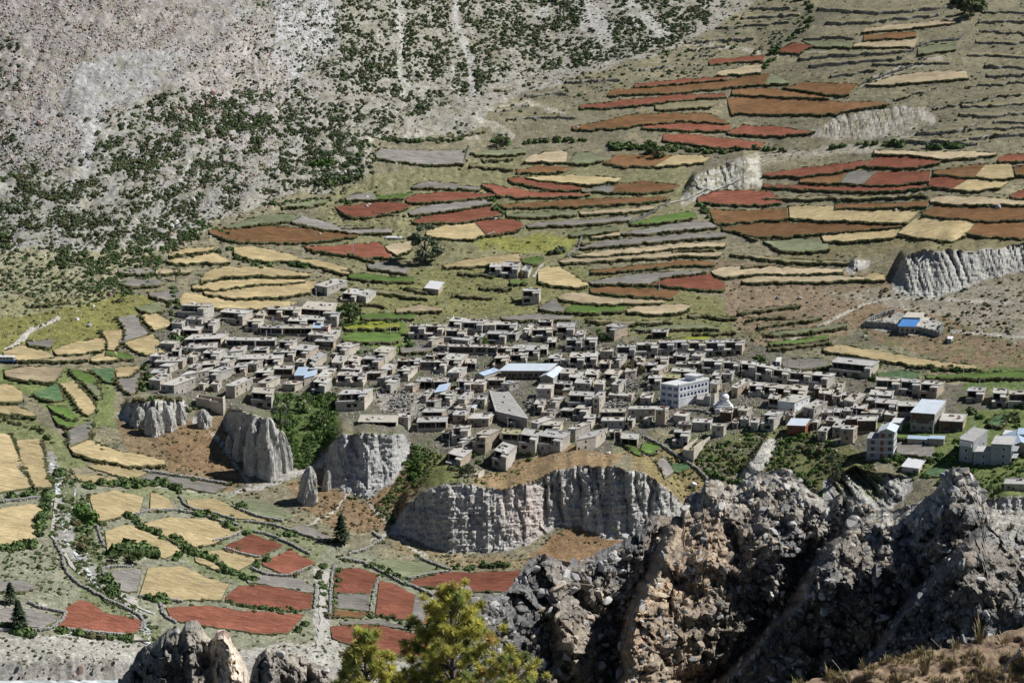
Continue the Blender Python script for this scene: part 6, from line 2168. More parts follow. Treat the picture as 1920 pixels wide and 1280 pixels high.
# white building
fr, org = block(1239, 718, 1273, 723, 1329, 711, 10.5)
hs = thing('white_building', 'white three-storey building with rows of blue-grey windows beside the white stupa', 'building', org)
wb = MB(); fr.box(wb, 0, 1, 0, 1, -2.5, 10.2); wb.build('wall', M_WHITE, hs)
rb = MB(); fr.box(rb, -.02, 1.02, -.01, 1.01, 10.203, 10.5); rb.build('roof', M_TINW, hs)
bx(fr, 'parapet', M_WHITE, hs, .96, 1.02, -.01, 1.01, 10.503, 11.2)
bx(fr, 'parapet', M_WHITE, hs, -.02, .955, .95, 1.01, 10.503, 11.2)
st = bx(fr, 'stair_house', M_WHITE, hs, .3, .9, .62, .85, 10.504, 13.0)
bx(fr, 'stair_roof', M_TINW, st, .25, .95, .6, .87, 13.003, 13.25)
for s in range(3):
    zz = 9.3 - s * 3.2
    for i in range(3):
        w_ = window(fr, hs, .17 + i * .33, -.001, 0, zz - 1.6, zz, .115, 'f', M_BLUEFRAME)
        for k in (-.04, .04):
            bx(fr, 'mullion', M_FRAME, w_, .17 + i * .33 + k - .006, .17 + i * .33 + k + .006, -.012, -.008, zz - 1.5, zz - .1)
    for i in range(8):
        if s < 2:
            window(fr, hs, 1, .05 + i * .118, .05 + i * .118 + .07, zz - 1.5, zz, 0, 'r', M_BLUEFRAME)
    if s:
        bx(fr, 'ledge', M_FRAME, hs, -.015, 1.015, -.008, 1.0, zz + .9, zz + 1.1)
bx(fr, 'door', M_BLUEFRAME, hs, .44, .56, -.006, .002, -.2, 2.1)

# stupa
g = anchor(1357, 768)
t = thing('stupa', 'white stepped stupa with rounded dome and gilded spire in the village square', 'stupa', g)
mb = MB(); z = -1.0
for w, hh in ((3.4, 2.2), (2.7, .8), (2.1, .8), (1.6, .7)):
    mb.box(-w, w, -w, w, z, z + hh); z += hh
mb.build('base', M_FRAME, t)


def lathe(prof, n=20):
    V = [(r * math.cos(6.28318 * i / n), r * math.sin(6.28318 * i / n), zz) for r, zz in prof for i in range(n)]
    F_ = [(j * n + i, j * n + (i + 1) % n, (j + 1) * n + (i + 1) % n, (j + 1) * n + i) for j in range(len(prof) - 1) for i in range(n)]
    m_ = MB(); m_.v = V; m_.f = F_
    return m_


lathe([(1.35, z), (1.75, z + .5), (1.8, z + 1.2), (1.5, z + 1.9), (.8, z + 2.4), (.3, z + 2.5)]).build('dome', M_FRAME, t, smooth=True)
mb = MB(); mb.box(-.6, .6, -.6, .6, z + 2.4, z + 3.2); mb.build('harmika', M_FRAME, t)
M_GILD = simple('gilded_spire', (.30, .16, .06), (.42, .24, .09), 2.0)
lathe([(.5, z + 3.2), (.42, z + 3.6), (.28, z + 4.4), (.1, z + 5.2), (.22, z + 5.3), (.02, z + 5.9)], 12).build('spire', M_GILD, t, smooth=True)
t.scale = (1.35, 1.35, 1.35)

# narrow four-storey house with a pitched tin roof
fr, org = block(1626, 822, 1676, 823, 1682, 812, 9.0)
hs = thing('tall_house', 'narrow four-storey grey house with pale pitched tin roof above a garden', 'house', org)
wb = MB(); fr.box(wb, 0, 1, 0, 1, -2.5, 9.0); fr.box(wb, .45, 1.0, .002, 1, 9.002, 12.2); wb.build('wall', M_CONC, hs)
frg = Frame(*[np.array(fr.p(u, v, 0)) for u, v in ((.42, 0), (1.02, 0), (1.02, 1), (.42, 1))], np.zeros(3))
gable(frg, 12.2, 1.7, hs, M_TIN, M_CONC, .08)
bx(fr, 'roof_terrace', M_CONC, hs, -.02, .445, -.02, 1.02, 9.003, 9.25)
for s, zz in enumerate((11.4, 8.1, 5.1, 2.1)):
    for u in ((.6, .86) if s == 0 else (.22, .86)):
        window(fr, hs, u, -.001, 0, zz - 1.5, zz, .07, 'f', M_REDWOOD)
    bx(fr, 'door', M_REDWOOD, hs, .5, .62, -.008, .002, zz - 2.1, zz)
    if s:
        bx(fr, 'ledge', M_FRAME, hs, -.01, 1.01, -.02, 0.99, zz + .75, zz + .95)

# grey concrete building
fr, org = block(1800, 822, 1825, 827, 1852, 806, 10.0)
hs = thing('concrete_building', 'unfinished grey concrete-block building with flat roofs at the lower right', 'building', org)
wb = MB(); fr.box(wb, 0, 1, 0, 1, -3, 9.7); wb.build('wall', M_CONC, hs)
bx(fr, 'roof', M_ROOFS[2], hs, -.03, 1.03, -.03, 1.03, 9.703, 10.0)
bx(fr, 'parapet', M_CONC, hs, -.03, .02, -.03, 1.03, 10.003, 10.7)
bx(fr, 'railing', M_FRAME, hs, .05, .95, -.06, -.035, 7.4, 9.4)
for zz in (6.0, 2.6):
    window(fr, hs, .5, -.001, 0, zz - 1.6, zz, .12, 'f', M_FRAME)
    for v in (.3, .7):
        window(fr, hs, 1, v, v + .1, zz - 1.6, zz, 0, 'r', M_FRAME)
fr, org2 = block(1826, 846, 1868, 846, 1876, 836, 6.4)
wg = bpy.data.objects.new('front_wing', None); link(wg, hs); wg.location = Vector(org2) - Vector(org)
wb = MB(); fr.box(wb, 0, 1, 0, 1, -3, 6.1); wb.build('wall', M_CONC, wg)
bx(fr, 'roof', M_ROOFS[2], wg, -.01, 1.01, -.01, 1.02, 6.103, 6.4)
for zz in (5.0, 1.9):
    window(fr, wg, .45, -.001, 0, zz - 1.5, zz, .07, 'f', M_FRAME)
    window(fr, wg, .85, -.001, 0, zz - 1.2, zz, .03, 'f', M_FRAME)
fr, org2 = block(1859, 831, 1897, 833, 1905, 818, 9.6)
wg = bpy.data.objects.new('side_wing', None); link(wg, hs); wg.location = Vector(org2) - Vector(org)
wb = MB(); fr.box(wb, 0, 1, 0, 1, -3, 9.3); wb.build('wall', M_CONC, wg)
bx(fr, 'roof', M_ROOFS[2], wg, -.02, 1.05, -.02, 1.02, 9.303, 9.6)
for zz in (8.0, 4.9, 1.9):
    window(fr, wg, .25, -.001, 0, zz - 1.2, zz, .04, 'f', M_FRAME)
    window(fr, wg, .62, -.001, 0, zz - 1.6, zz, .09, 'f', M_FRAME)
for i, zz in enumerate((6.0, 2.9)):
    bx(fr, 'balcony', M_CONC, wg, 1.002, 1.25, .1, .9, zz, zz + .25)

# big blue tin gable at the right edge
fr, org = block(1893, 836, 1935, 838, 1925, 818, 4.0)
hs = thing('tin_house', 'wooden house with large light-blue gabled tin roof at the right edge', 'house', org)
wb = MB(); fr.box(wb, 0, 1, 0, 1, -5, 3.98); wb.build('wall', M_WALLS[2], hs)
gable(fr, 4.0, 2.4, hs, M_TINB, M_WALLS[2])

# blue-roofed lodge on its terrace
fr, org = block(1686, 603, 1718, 604, 1733, 588, 6.2)
hs = thing('lodge', 'two-storey lodge with bright blue sloping roof on a walled terrace', 'lodge', org)
wb = MB(); fr.box(wb, 0, 1, 0, 1, -2, 4.4); fr.box(wb, 0, 1, .45, 1, 4.402, 6.4); wb.build('wall', M_WALLS[0], hs)
rb = MB(); c = [fr.p(-.03, -.12, 4.3), fr.p(1.03, -.12, 4.3), fr.p(1.03, .5, 5.9), fr.p(-.03, .5, 5.9)]
rb.hexa(c + [(a, b_, q + .1) for a, b_, q in c]); rb.build('blue_roof', M_BLUE, hs)
bx(fr, 'roof', M_ROOFS[1], hs, -.03, 1.03, .43, 1.03, 6.403, 6.7)
for u in (.2, .5, .8):
    window(fr, hs, u, -.001, 0, 1.2, 2.6, .07, 'f')
for u in (.3, .7):
    window(fr, hs, u, .448, 0, 5.0, 6.1, .08, 'f', M_FRAME)
for v in (.2, .6):
    window(fr, hs, 1, v, v + .12, 1.4, 2.8, 0, 'r')
V, Q, G_ = wall_mb(poly_s('1620,612 1660,614 1720,622 1760,631 1766,618'), 3.0, .9, .8)
o = obj('retaining_wall', mesh_np('retaining_wall', V - G_[0], Q, M_STONE), None, G_[0]); tag(o, 'grey stone retaining wall below the blue-roofed lodge', 'stone wall')
V, Q, G_ = wall_mb(poly_s('1620,610 1640,598 1668,588 1676,587'), 2.2, .7, .7)
o = obj('yard_wall', mesh_np('yard_wall', V - G_[0], Q, M_STONE), None, G_[0]); tag(o, 'pale stone yard wall left of the blue-roofed lodge', 'stone wall')

# yellow flower bed before the farmhouse
mb = MB()
for i in range(140):
    u = RNG.rand()
    p = gpt(918 + 58 * u, 515 - 2 * u + RNG.rand() * 1.5)
    s = .25 + .25 * RNG.rand()
    mb.box(p[0] - s, p[0] + s, p[1] - s, p[1] + s, p[2] - .1, p[2] + .5 + .6 * RNG.rand())
o = mb.build('flowers', simple('yellow_flowers', (.55, .36, .015), (.7, .5, .03), 2.0)); o['kind'] = 'stuff'; o['label'] = 'band of yellow flowers in front of the farmhouse'

# tin strip roof in the centre
fr, org = block(884, 763, 889, 764, 911, 741, 2.4)
hs = thing('covered_passage', 'narrow covered passage with long pale blue tin roof left of the broad slanting roof', 'shed', org)
wb = MB(); fr.box(wb, 0, 1, 0, 1, -2, 2.2); wb.build('wall', M_WALLS[0], hs)
bx(fr, 'roof', M_TIN, hs, -.2, 1.2, -.02, 1.02, 2.203, 2.35)

# ---- poles and flags
M_POLE = simple('pole_metal', (.45, .46, .48), (.58, .59, .60), 2.0, .6)
M_FLAG = simple('white_flag_cloth', (.62, .62, .64), (.75, .75, .76), 2.0)
POLES = '''662,475,24;899,467,20;1102,527,26;1236,546,34;1434,568,28;1542,596,34;1781,640,30;254,568,22;438,512,25;300,640,20;593,564,24;836,579,22;935,585,22;732,625,24;1150,675,24;1118,625,14;1806,709,24;1575,668,18;1510,688,18;1477,688,18
1399,768,27;1331,769,40;1749,814,26;1825,797,14;952,803,22;981,786,16;842,842,18;865,848,20;1152,832,23;1206,834,28;1388,765,16;1247,752,24;1172,745,26;1058,745,26;1562,786,24;1486,780,20;1447,690,24;1417,716,40;1500,700,26;906,690,20;927,705,22;860,735,26;880,728,20;1140,605,12;1160,612,14;555,580,14;566,578,14;1210,625,16
1268,680,40;1000,615,14;940,600,12;905,602,10;1700,711,10;1690,706,14;1836,725,14;1913,735,18;1666,700,14;690,668,20;640,640,16;560,648,22;500,645,26;420,690,24;700,790,20;770,770,18;1096,760,24;1126,760,22;980,740,24;700,655,14;790,650,12;1190,640,10;1545,760,20;1605,790,22'''
for it in POLES.replace('\n', ';').split(';'):
    x, y, hp = map(float, it.split(','))
    g = gpt(x, y); hh = hp * px_size(x, y)
    od, wh = where(x, y, 'pole')
    t = thing('utility_pole', f'thin pale utility pole, {od} {wh}', 'pole', g, 'utility poles')
    mb = MB(); mb.tube((0, 0, -.5), (0, 0, hh), .2, .14, 6); mb.build('shaft', M_POLE, t)
    mb = MB(); mb.box(-.7, .7, -.05, .05, hh - .5, hh - .38); mb.build('crossarm', M_POLE, t)
FLAGS = '291,655,8;295,660,9;350,661,13;351,612,10;472,735,16;511,607,14;277,699,9;281,678,10;420,690,8;690,690,9;1210,702,10;1222,705,9;560,600,9;545,576,9;363,640,9;1384,690,9;1300,695,9;1640,745,10;1730,700,9;640,660,10;895,690,10;870,735,12;1005,745,8;1480,745,9;1590,735,10'
for it in FLAGS.split(';'):
    x, y, hp = map(float, it.split(','))
    g = anchor(x, y, 3.0); hh = hp * px_size(x, y)
    od, wh = where(x, y, 'flag')
    t = thing('prayer_flag', f'tall white prayer flag, {od} {wh}', 'flag', g - np.array([0, 0, 3.0]), 'white prayer flags')
    mb = MB(); mb.tube((0, 0, -.5), (0, 0, 3 + hh), .09, .06, 5); mb.build('shaft', M_POST, t)
    mb = MB(); mb.box(.07, .75, -.03, .03, 3 + hh * .15, 3 + hh * .95); mb.build('cloth', M_FLAG, t)

# ---- bus and small things at the left edge and in the fields
M_BUSW = simple('white_paint', (.66, .67, .68), (.74, .75, .76), 1.0, .35, .5); M_BUSB = simple('blue_paint', (.06, .12, .30), (.08, .15, .35), 1.0, .35, .5); M_TYRE = simple('tyre_rubber', (.02, .02, .02), (.03, .03, .03), 2.0)
g = gpt(8, 679)
t = thing('bus', 'white and blue bus on the road at the left edge', 'bus', g, rz=R(-4))
mb = MB(); mb.box(-8, 5.4, -1.2, 1.2, .55, 1.5); mb.build('body', M_BUSB, t)
mb = MB(); mb.box(-8, 5.3, -1.18, 1.18, 1.502, 2.9); mb.build('upper_body', M_BUSW, t)
mb = MB(); mb.box(-8, 5.0, -1.0, 1.0, 2.902, 3.1); mb.build('roof', M_BUSW, t)
for i in range(7):
    mb = MB(); mb.box(-7.4 + i * 1.75, -5.9 + i * 1.75, -1.22, -1.181, 1.8, 2.6); mb.build('window', M_GLASS, t)
mb = MB(); mb.box(5.301, 5.34, -1.0, 1.0, 1.7, 2.7); mb.build('windscreen', M_GLASS, t)
for xx in (-5.5, 3.4):
    for yy in (-1.1, 1.1):
        mb = MB(); mb.tube((xx, yy - .13, .5), (xx, yy + .13, .5), .5, .5, 14); mb.build('wheel', M_TYRE, t)
for px, py, w, hh, lab in ((738, 446, 30, 6, 'long flat white sheet spread beside the grey plot near the willow'),):
    g = gpt(px, py); m = px_size(px, py)
    mb = MB(); mb.box(-w * m / 2, w * m / 2, -2.5, 2.5, -.3, .5); mb.box(-w * m / 2 + .6, w * m / 2 - .6, -2.0, 2.0, .502, .7)
    o = mb.build('white_sheet', M_TINW); o.location = g; tag(o, lab, 'sheet')
fr, org = block(1455, 677, 1463, 677, 1465, 670, 3.2)
hs = thing('guard_hut', 'tiny white hut with blue window beside the ploughed plot', 'hut', org)
wb = MB(); fr.box(wb, 0, 1, 0, 1, -1, 3); wb.build('wall', M_FRAME, hs); bx(fr, 'roof', M_TINW, hs, -.1, 1.1, -.1, 1.1, 3.003, 3.2); window(fr, hs, .5, -.001, 0, 1, 2.4, .3, 'f', M_BLUEFRAME)
fr, org = block(1776, 634, 1784, 635, 1787, 631, 2.4)
hs = thing('transformer_box', 'small grey box at the foot of a pole below the lodge', 'box', org)
wb = MB(); fr.box(wb, 0, 1, 0, 1, -1, 2.2); wb.build('body', M_CONC, hs); bx(fr, 'lid', M_FRAME, hs, -.08, 1.08, -.08, 1.08, 2.203, 2.4)
# footbridge plank over the stream
g = gpt(266, 1204)
mb = MB(); mb.box(-3, 3, -.5, .5, .5, .75); mb.box(-3, 3, -.55, -.5, .75, 1.2)
o = mb.build('footbridge', M_POST); o.location = g; tag(o, 'small plank footbridge over the stream behind the left crag', 'bridge')
# rubble heaps of fallen houses
for hx, hy, hw, nm in ((750, 754, 44, 'below the blue-panelled hut roof'), (880, 752, 40, 'left of the broad slanting roof'), (1010, 760, 46, 'right of the broad slanting roof'), (1175, 722, 40, 'left of the white three-storey building'), (1150, 760, 40, 'in front of the tall stone house'), (1260, 790, 34, 'above the roofless ruin')):
    n = 90
    x = hx + hw * .5 * RNG.randn(n) * .6; y = hy + hw * .16 * RNG.randn(n)
    Gp = gpt(x, y); c8 = np.array([(-1, -1, -1), (1, -1, -1), (1, 1, -1), (-1, 1, -1), (-1, -1, 1), (1, -1, 1), (1, 1, 1), (-1, 1, 1)]) * .5
    f6 = np.array([(3, 2, 1, 0), (4, 5, 6, 7), (0, 1, 5, 4), (1, 2, 6, 5), (2, 3, 7, 6), (3, 0, 4, 7)])
    V, Q = [], []
    for i, g in enumerate(Gp):
        if RNG.rand() < .25:
            d = RNG.randn(3); d[2] = abs(d[2]) * .5; d /= np.linalg.norm(d)
            a = np.cross(d, (0, 0, 1)); a /= np.linalg.norm(a) + 1e-6; b2 = np.cross(d, a)
            v = c8[:, :1] * 3.6 * d + c8[:, 1:2] * .25 * a + c8[:, 2:] * .25 * b2
        else:
            v = c8 * (.5 + 1.0 * RNG.rand(3)) * (1 + .4 * (RNG.rand(8, 1) - .5))
        v = v + g + np.array([0, 0, .4 + .8 * RNG.rand()])
        Q.append(f6 + 8 * len(V)); V.append(v)
    o = obj('rubble', mesh_np('rubble', np.concatenate(V) - Gp[0], np.concatenate(Q), M_STONE), None, Gp[0]); o['kind'] = 'stuff'; o['label'] = 'fallen stones and beams ' + nm

# ---------------------------------------------------------------- free-standing earth pinnacles below the village
def pinnacle(px, py, wpx, hpx, label, lean=0.0, seed=0):
    m = px_size(px, py); h, r = hpx * m / .95, wpx * m * .5
    g = gpt(px, py)
    n, k = 40, 30
    an = np.linspace(0, 2 * math.pi, n, endpoint=False)[None]; t = np.linspace(0, 1, k)[:, None]
    prof = (1 - t ** 3.4) ** .55 * (1 - .22 * t)
    gro = .26 * np.abs(np.sin(an * 2.5 + seed + .7 * np.sin(t * 4 + seed))) ** .6
    x = np.cos(an) + 0 * t; y = np.sin(an) + 0 * t
    rr = r * prof * (1.08 - gro + .55 * (fbm(x * 2 + seed, y * 2 + t * 2.2, 3, seed) - .5) + .20 * (fbm(x * 7, y * 7 + t * 14, 3, seed + 4) - .5)) + .02
    V = np.stack([rr * x + lean * h * t ** 1.5, rr * y * .9, h * t - (1 - t) ** 6 * 3 + 0 * x], -1)
    V = V.reshape(-1, 3)
    q = np.arange(k - 1)[:, None] * n + np.arange(n)[None]; q2 = np.arange(k - 1)[:, None] * n + (np.arange(n)[None] + 1) % n
    Q = np.stack([q, q2, q2 + n, q + n], -1).reshape(-1, 4)
    c = np.array((.35, .338, .312)) * (.78 + .45 * fbm(V[:, 0] / 2. + seed, V[:, 2] / 1.3, 3, 7)[:, None])
    o = obj('rock_pinnacle', mesh_np('rock_pinnacle', V, Q, M_CLIFF, False, c), None, g + np.array([0, r * .3, -.5]))
    tag(o, label, 'pinnacle', 'earth pinnacles under the village')


for i, a in enumerate(((577, 944, 42, 72, 'lone tall grey pinnacle standing apart below the leafy garden', .06), (505, 894, 52, 112, 'tallest broad grey pinnacle under the village edge', .0), (470, 888, 34, 96, 'slim fluted grey pinnacle left of the tallest one', .05), (533, 882, 30, 76, 'short grey pinnacle at the right of the tallest one', -.05),
                       (448, 862, 26, 62, 'small grey pinnacle at the left end of the tall cluster', .05), (286, 815, 40, 52, 'rounded pale pinnacle at the foot of the left cluster', .0), (258, 800, 30, 38, 'small pale pinnacle at the left end of the left cluster', .1), (315, 806, 32, 46, 'pale pinnacle right of the rounded one in the left cluster', .0), (340, 794, 24, 42, 'narrow pale pinnacle at the right end of the left cluster', -.05),
                       (382, 801, 30, 34, 'little round pinnacle alone between the two clusters', .0), (612, 918, 20, 38, 'small dark pinnacle right of the lone tall one', .1), (430, 848, 16, 34, 'tiny pinnacle beside the path left of the tall cluster', 0))):
    pinnacle(*a[:5], a[5], i * 3 + 1)
# ---------------------------------------------------------------- near ground: stony ridge, crags, pines, grass
M_RIDGE = ground_mat('ridge_conglomerate', .0, 14, .95, .7)
M_STN = [simple('ridge_stone_grey', (.19, .185, .18), (.33, .325, .315), 3, .8, .25, bmp=.4, bd=.03, var=.35), simple('ridge_stone_tan', (.25, .205, .155), (.38, .32, .25), 3, .85, .2, bmp=.4, bd=.03, var=.3),
         simple('ridge_stone_pale', (.38, .37, .345), (.52, .505, .48), 3, .85, .2, bmp=.4, bd=.03, var=.15)]


def sheet(crest, x0, x1, step, pyb, nrow, Dc, slope, disp, colour, back=3.2, seed=0, xs=None):
    cr = np.array(poly_s(crest))
    X = np.arange(x0, x1 + .1, step)
    jag = 8 * (fbm(X / 14., X * 0, 3, seed + 1) - .5) + 6 * (worley(X / 15., X * 0 + seed, seed)[0] - .45)
    yc = np.interp(X, cr[:, 0], cr[:, 1]) + jag
    t = np.linspace(0, 1, nrow) ** 1.05
    PXX = np.repeat(X[None], nrow, 0)
    PYY = yc[None] + (np.maximum(pyb, yc + 30) - yc)[None] * t[:, None]
    T = tanth(PXX, PYY)
    be = np.tan(np.radians(slope(PXX, PYY)))
    den = .5 * (be[1:] + be[:-1]) + .5 * (T[1:] + T[:-1])
    ln = np.log(Dc(X))[None] * np.ones_like(T)
    hk = np.hanning(49); hk /= hk.sum()
    ysm = np.convolve(np.pad(yc, 24, 'edge'), hk, 'valid')
    ln -= ((tanth(X, yc) - tanth(X, ysm)) / (be[0] + T[0]))[None]
    ln[1:] -= np.cumsum((T[1:] - T[:-1]) / den, 0)
    top = PYY - yc[None]
    D = np.exp(ln)
    d, sh = disp(PXX, PYY, top)
    D = D - d * sstep(-2, 26, top)
    V = at(PXX, PYY, D)
    C = colour(PXX, PYY, top, sh)
    # the far side of the crest
    nb = 7
    bk = []
    bc = []
    for i in range(nb, 0, -1):
        q = V[0].copy()
        k = back * (i / nb)
        q[:, 1] += k; q[:, 2] -= k * (.55 + .5 * i / nb) + .12 * (vn(X / 9., X * 0 + i, 3) - .2)
        bk.append(q); bc.append(C[0])
    V = np.concatenate([np.stack(bk), V]); C = np.concatenate([np.stack(bc), C])
    n, m = V.shape[:2]
    k = np.arange(n - 1)[:, None] * m + np.arange(m - 1)[None]
    Q = np.stack([k + m, k + m + 1, k + 1, k], -1).reshape(-1, 4)
    return V, C, Q, (PXX, PYY, V[nb:], top)


def cobbles(x, y, seed, k=1.0):
    """stones of several sizes standing out of the matrix: height (m) and lightness"""
    h = np.zeros_like(x); s = np.zeros_like(x)
    xx = x + 10 * (fbm(x / 18., y / 18., 2, seed) - .5); yy = y + 10 * (fbm(x / 18., y / 18., 2, seed + 4) - .5)
    for cell, amp, thr in ((44, .24, .5), (21, .13, .42), (10, .065, .3)):
        d, idv = worley(xx / cell, yy / (cell * .8), seed + cell)
        on = idv > thr
        b_ = np.clip(1 - (d / .5) ** 2, 0, 1) ** .4 * on
        h = np.maximum(h * .9, amp * k * b_ * (.5 + idv)) + 0
        s = np.where(b_ > .2, idv, s)
    return h, s


SPURS = [('860,1080 840,1300', 1.0), ('1005,1036 1045,1120 1062,1190 1105,1290', 1.5), ('1318,905 1268,985 1228,1080 1190,1160 1176,1290', 5.0), ('1660,950 1560,1030 1502,1130 1440,1200 1350,1290', 4.6), ('1905,955 1800,1040 1722,1130 1650,1220 1590,1290', 4.2), ('2150,960 2080,1060 1980,1200 1900,1300', 2.4)]


RIDGE = '760,1420 790,1330 798,1172 815,1119 828,1100 872,1100 895,1115 919,1115 952,1108 972,1082 986,1051 1010,1038 1036,1045 1073,1055 1110,1041 1164,1015 1191,994 1218,967 1255,966 1280,968 1284,935 1297,924 1317,922 1322,900 1347,900 1367,910 1391,905 1414,887 1441,882 1461,875 1482,885 1498,900 1529,924 1545,937 1566,929 1596,931 1619,942 1643,957 1676,956 1710,946 1740,929 1764,914 1774,890 1787,875 1804,877 1824,890 1841,914 1846,937 1854,951 1885,954 1920,961 2000,965 2300,985'
_rx = np.arange(600, 2500, 4.0); _rc = np.array(poly_s(RIDGE))
_ry = np.interp(_rx, _rc[:, 0], _rc[:, 1]); _rk = np.hanning(45); _rk /= _rk.sum()
_ry = np.convolve(np.pad(_ry, 22, 'edge'), _rk, 'valid')


def ridge_disp(x, y, top):
    lines = [np.interp(y, [p[1] for p in poly_s(s)], [p[0] for p in poly_s(s)]) for s, _ in SPURS]
    wob = 26 * (fbm(x / 50., y / 40., 3, 71) - .5)
    d = np.zeros_like(x)
    for i, (s, A) in enumerate(SPURS):
        xl = lines[i] + wob
        xn = (lines[i + 1] + wob) if i + 1 < len(SPURS) else xl + 300
        fr_ = (x - xl) / np.maximum(xn - xl, 30)
        on = (fr_ >= 0) & (fr_ < 1)
        d = np.where(on, A * (1 - np.clip(fr_, 0, 1)) ** .75, d)
        if i + 1 < len(SPURS):
            d = np.where(on, d + (SPURS[i + 1][1] - d) * sstep(xn - 30, xn + 2, x), d)
        else:
            d = np.where(on, d, d)
    d *= sstep(-30, 170, y - np.interp(x, _rx, _ry)) * .95 + .05
    d += 1.3 * (fbm(x / 70., y / 60., 4, 72) - .5) + .5 * (fbm(x / 20., y / 24., 3, 73) - .5)
    d += .34 * facets(x, y, 58, 3) * fbm(x / 90., y / 90., 2, 74) * 1.6 + .15 * facets(x, y, 21, 4) + .055 * facets(x, y, 8, 6)
    c, s = cobbles(x, y, 5, .75)
    return d + c, s


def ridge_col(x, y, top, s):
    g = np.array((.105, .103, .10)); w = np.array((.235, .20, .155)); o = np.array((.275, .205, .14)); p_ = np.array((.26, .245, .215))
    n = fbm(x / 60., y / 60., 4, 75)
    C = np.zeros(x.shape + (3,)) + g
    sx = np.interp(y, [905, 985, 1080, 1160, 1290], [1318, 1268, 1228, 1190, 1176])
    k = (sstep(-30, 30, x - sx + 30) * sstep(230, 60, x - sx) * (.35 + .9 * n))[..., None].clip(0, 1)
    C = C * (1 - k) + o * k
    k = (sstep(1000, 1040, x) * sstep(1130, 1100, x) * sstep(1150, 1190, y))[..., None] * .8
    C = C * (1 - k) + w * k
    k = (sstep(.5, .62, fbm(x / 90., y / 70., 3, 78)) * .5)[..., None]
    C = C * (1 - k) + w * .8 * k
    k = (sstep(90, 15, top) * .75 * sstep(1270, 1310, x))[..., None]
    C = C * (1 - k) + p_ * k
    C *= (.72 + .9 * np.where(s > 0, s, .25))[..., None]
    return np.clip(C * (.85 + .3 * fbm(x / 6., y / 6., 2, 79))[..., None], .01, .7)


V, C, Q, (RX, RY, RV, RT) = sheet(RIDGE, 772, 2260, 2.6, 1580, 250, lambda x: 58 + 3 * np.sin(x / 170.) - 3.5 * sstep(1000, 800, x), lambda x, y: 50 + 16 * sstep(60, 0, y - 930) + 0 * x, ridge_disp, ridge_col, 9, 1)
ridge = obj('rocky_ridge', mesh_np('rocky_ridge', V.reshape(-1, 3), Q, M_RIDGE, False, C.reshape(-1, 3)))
ridge['kind'] = 'structure'

RST = [rock_mesh('stone', M_STN[i % 3], 90 + i, 2, .12, 16) for i in range(9)]
RS1 = [rock_mesh('stone', M_STN[i % 3], 120 + i, 1, .3, 6) for i in range(6)]


def stones_on(parent, X, Y, Vv, top, nbig, nsm, s0, s1, seed, ymax=1290, xr=(0, 1930), sidx=None, tanzone=None):
    rng = np.random.RandomState(seed)
    ok = np.where(((Y < ymax) & (X > xr[0]) & (X < xr[1])).ravel())[0]
    pts = Vv.reshape(-1, 3); xs, ys, tp = X.ravel(), Y.ravel(), top.ravel()
    pick = rng.choice(ok, nbig + nsm, replace=False)
    size = np.sort(s0 + (s1 - s0) * rng.rand(nbig + nsm) ** 9)[::-1]
    srcs = {}
    for i in range(nbig):
        p = pts[pick[i]]; r = size[i] * np.linalg.norm(p - np.array([0, 0, HC])) / F * .5
        v = rng.randint(9)
        if tanzone is not None:
            v = (v // 3) * 3 + (1 if rng.rand() < tanzone(xs[pick[i]], ys[pick[i]]) else (2 if rng.rand() < .36 else 0))
        o = obj('stone', RST[v], parent, p + np.array([0, .12 * r, -.05 * r]))
        o.scale = (r * (1 + .5 * rng.rand()), r, r * (.7 + .3 * rng.rand())); o.rotation_euler = (rng.rand() * 6, rng.rand() * .6, rng.rand() * 6)
        srcs[v] = o
    ks = sorted(srcs)
    pk_ = pick[nbig:]
    p = pts[pk_]; r = size[nbig:] * np.linalg.norm(p - np.array([0, 0, HC]), axis=1) / F * .5
    ids = rng.randint(len(ks), size=nsm)
    scatter('small_stones', p + np.stack([0 * r, .1 * r, 0 * r], 1), rng.rand(nsm) * 6.28, np.stack([r * 1.3, r, r * .85], 1), ids, [srcs[k] for k in ks], parent, rng.rand(nsm, 2) * 6)


stones_on(ridge, RX, RY, RV, RT, 300, 6200, 2.6, 34, 3, tanzone=lambda x, y: .7 if 1180 < x < 1420 or (1010 < x < 1120 and y > 1160) else .2)
# big loose blocks along the crest
for px, py, w, hh, k in ((1290, 955, 44, 26, 2), (1335, 915, 34, 34, 1), (1462, 890, 30, 26, 2), (1478, 918, 46, 40, 2), (1510, 950, 44, 40, 2), (1565, 968, 40, 26, 1), (1600, 985, 40, 40, 2), (1600, 1000, 26, 20, 1), (1790, 900, 44, 26, 2), (1810, 922, 50, 30, 1), (1770, 940, 40, 24, 2),
                     (1735, 945, 44, 18, 2), (1760, 950, 30, 26, 0), (1690, 992, 26, 18, 2), (1655, 990, 30, 14, 0), (1830, 960, 34, 20, 1), (1600, 1025, 30, 30, 2), (1130, 1060, 30, 22, 2), (1010, 1050, 26, 20, 1), (1225, 985, 40, 26, 0), (1180, 1010, 34, 24, 0), (1150, 1040, 30, 20, 2), (1080, 1064, 30, 18, 0), (860, 1106, 26, 18, 2), (1400, 905, 30, 24, 0)):
    j = np.argmin((RX - px) ** 2 + (RY - py) ** 2); p = RV.reshape(-1, 3)[j]; m = np.linalg.norm(p - np.array([0, 0, HC])) / F
    o = obj('block', RST[k + 3 * RNG.randint(3)], ridge, p + np.array([0, .2, -.05]))
    o.scale = (w * m * .5, .3, hh * m * .5); o.rotation_euler = (RNG.rand() * .4, (RNG.rand() - .5) * .7, (RNG.rand() - .5))


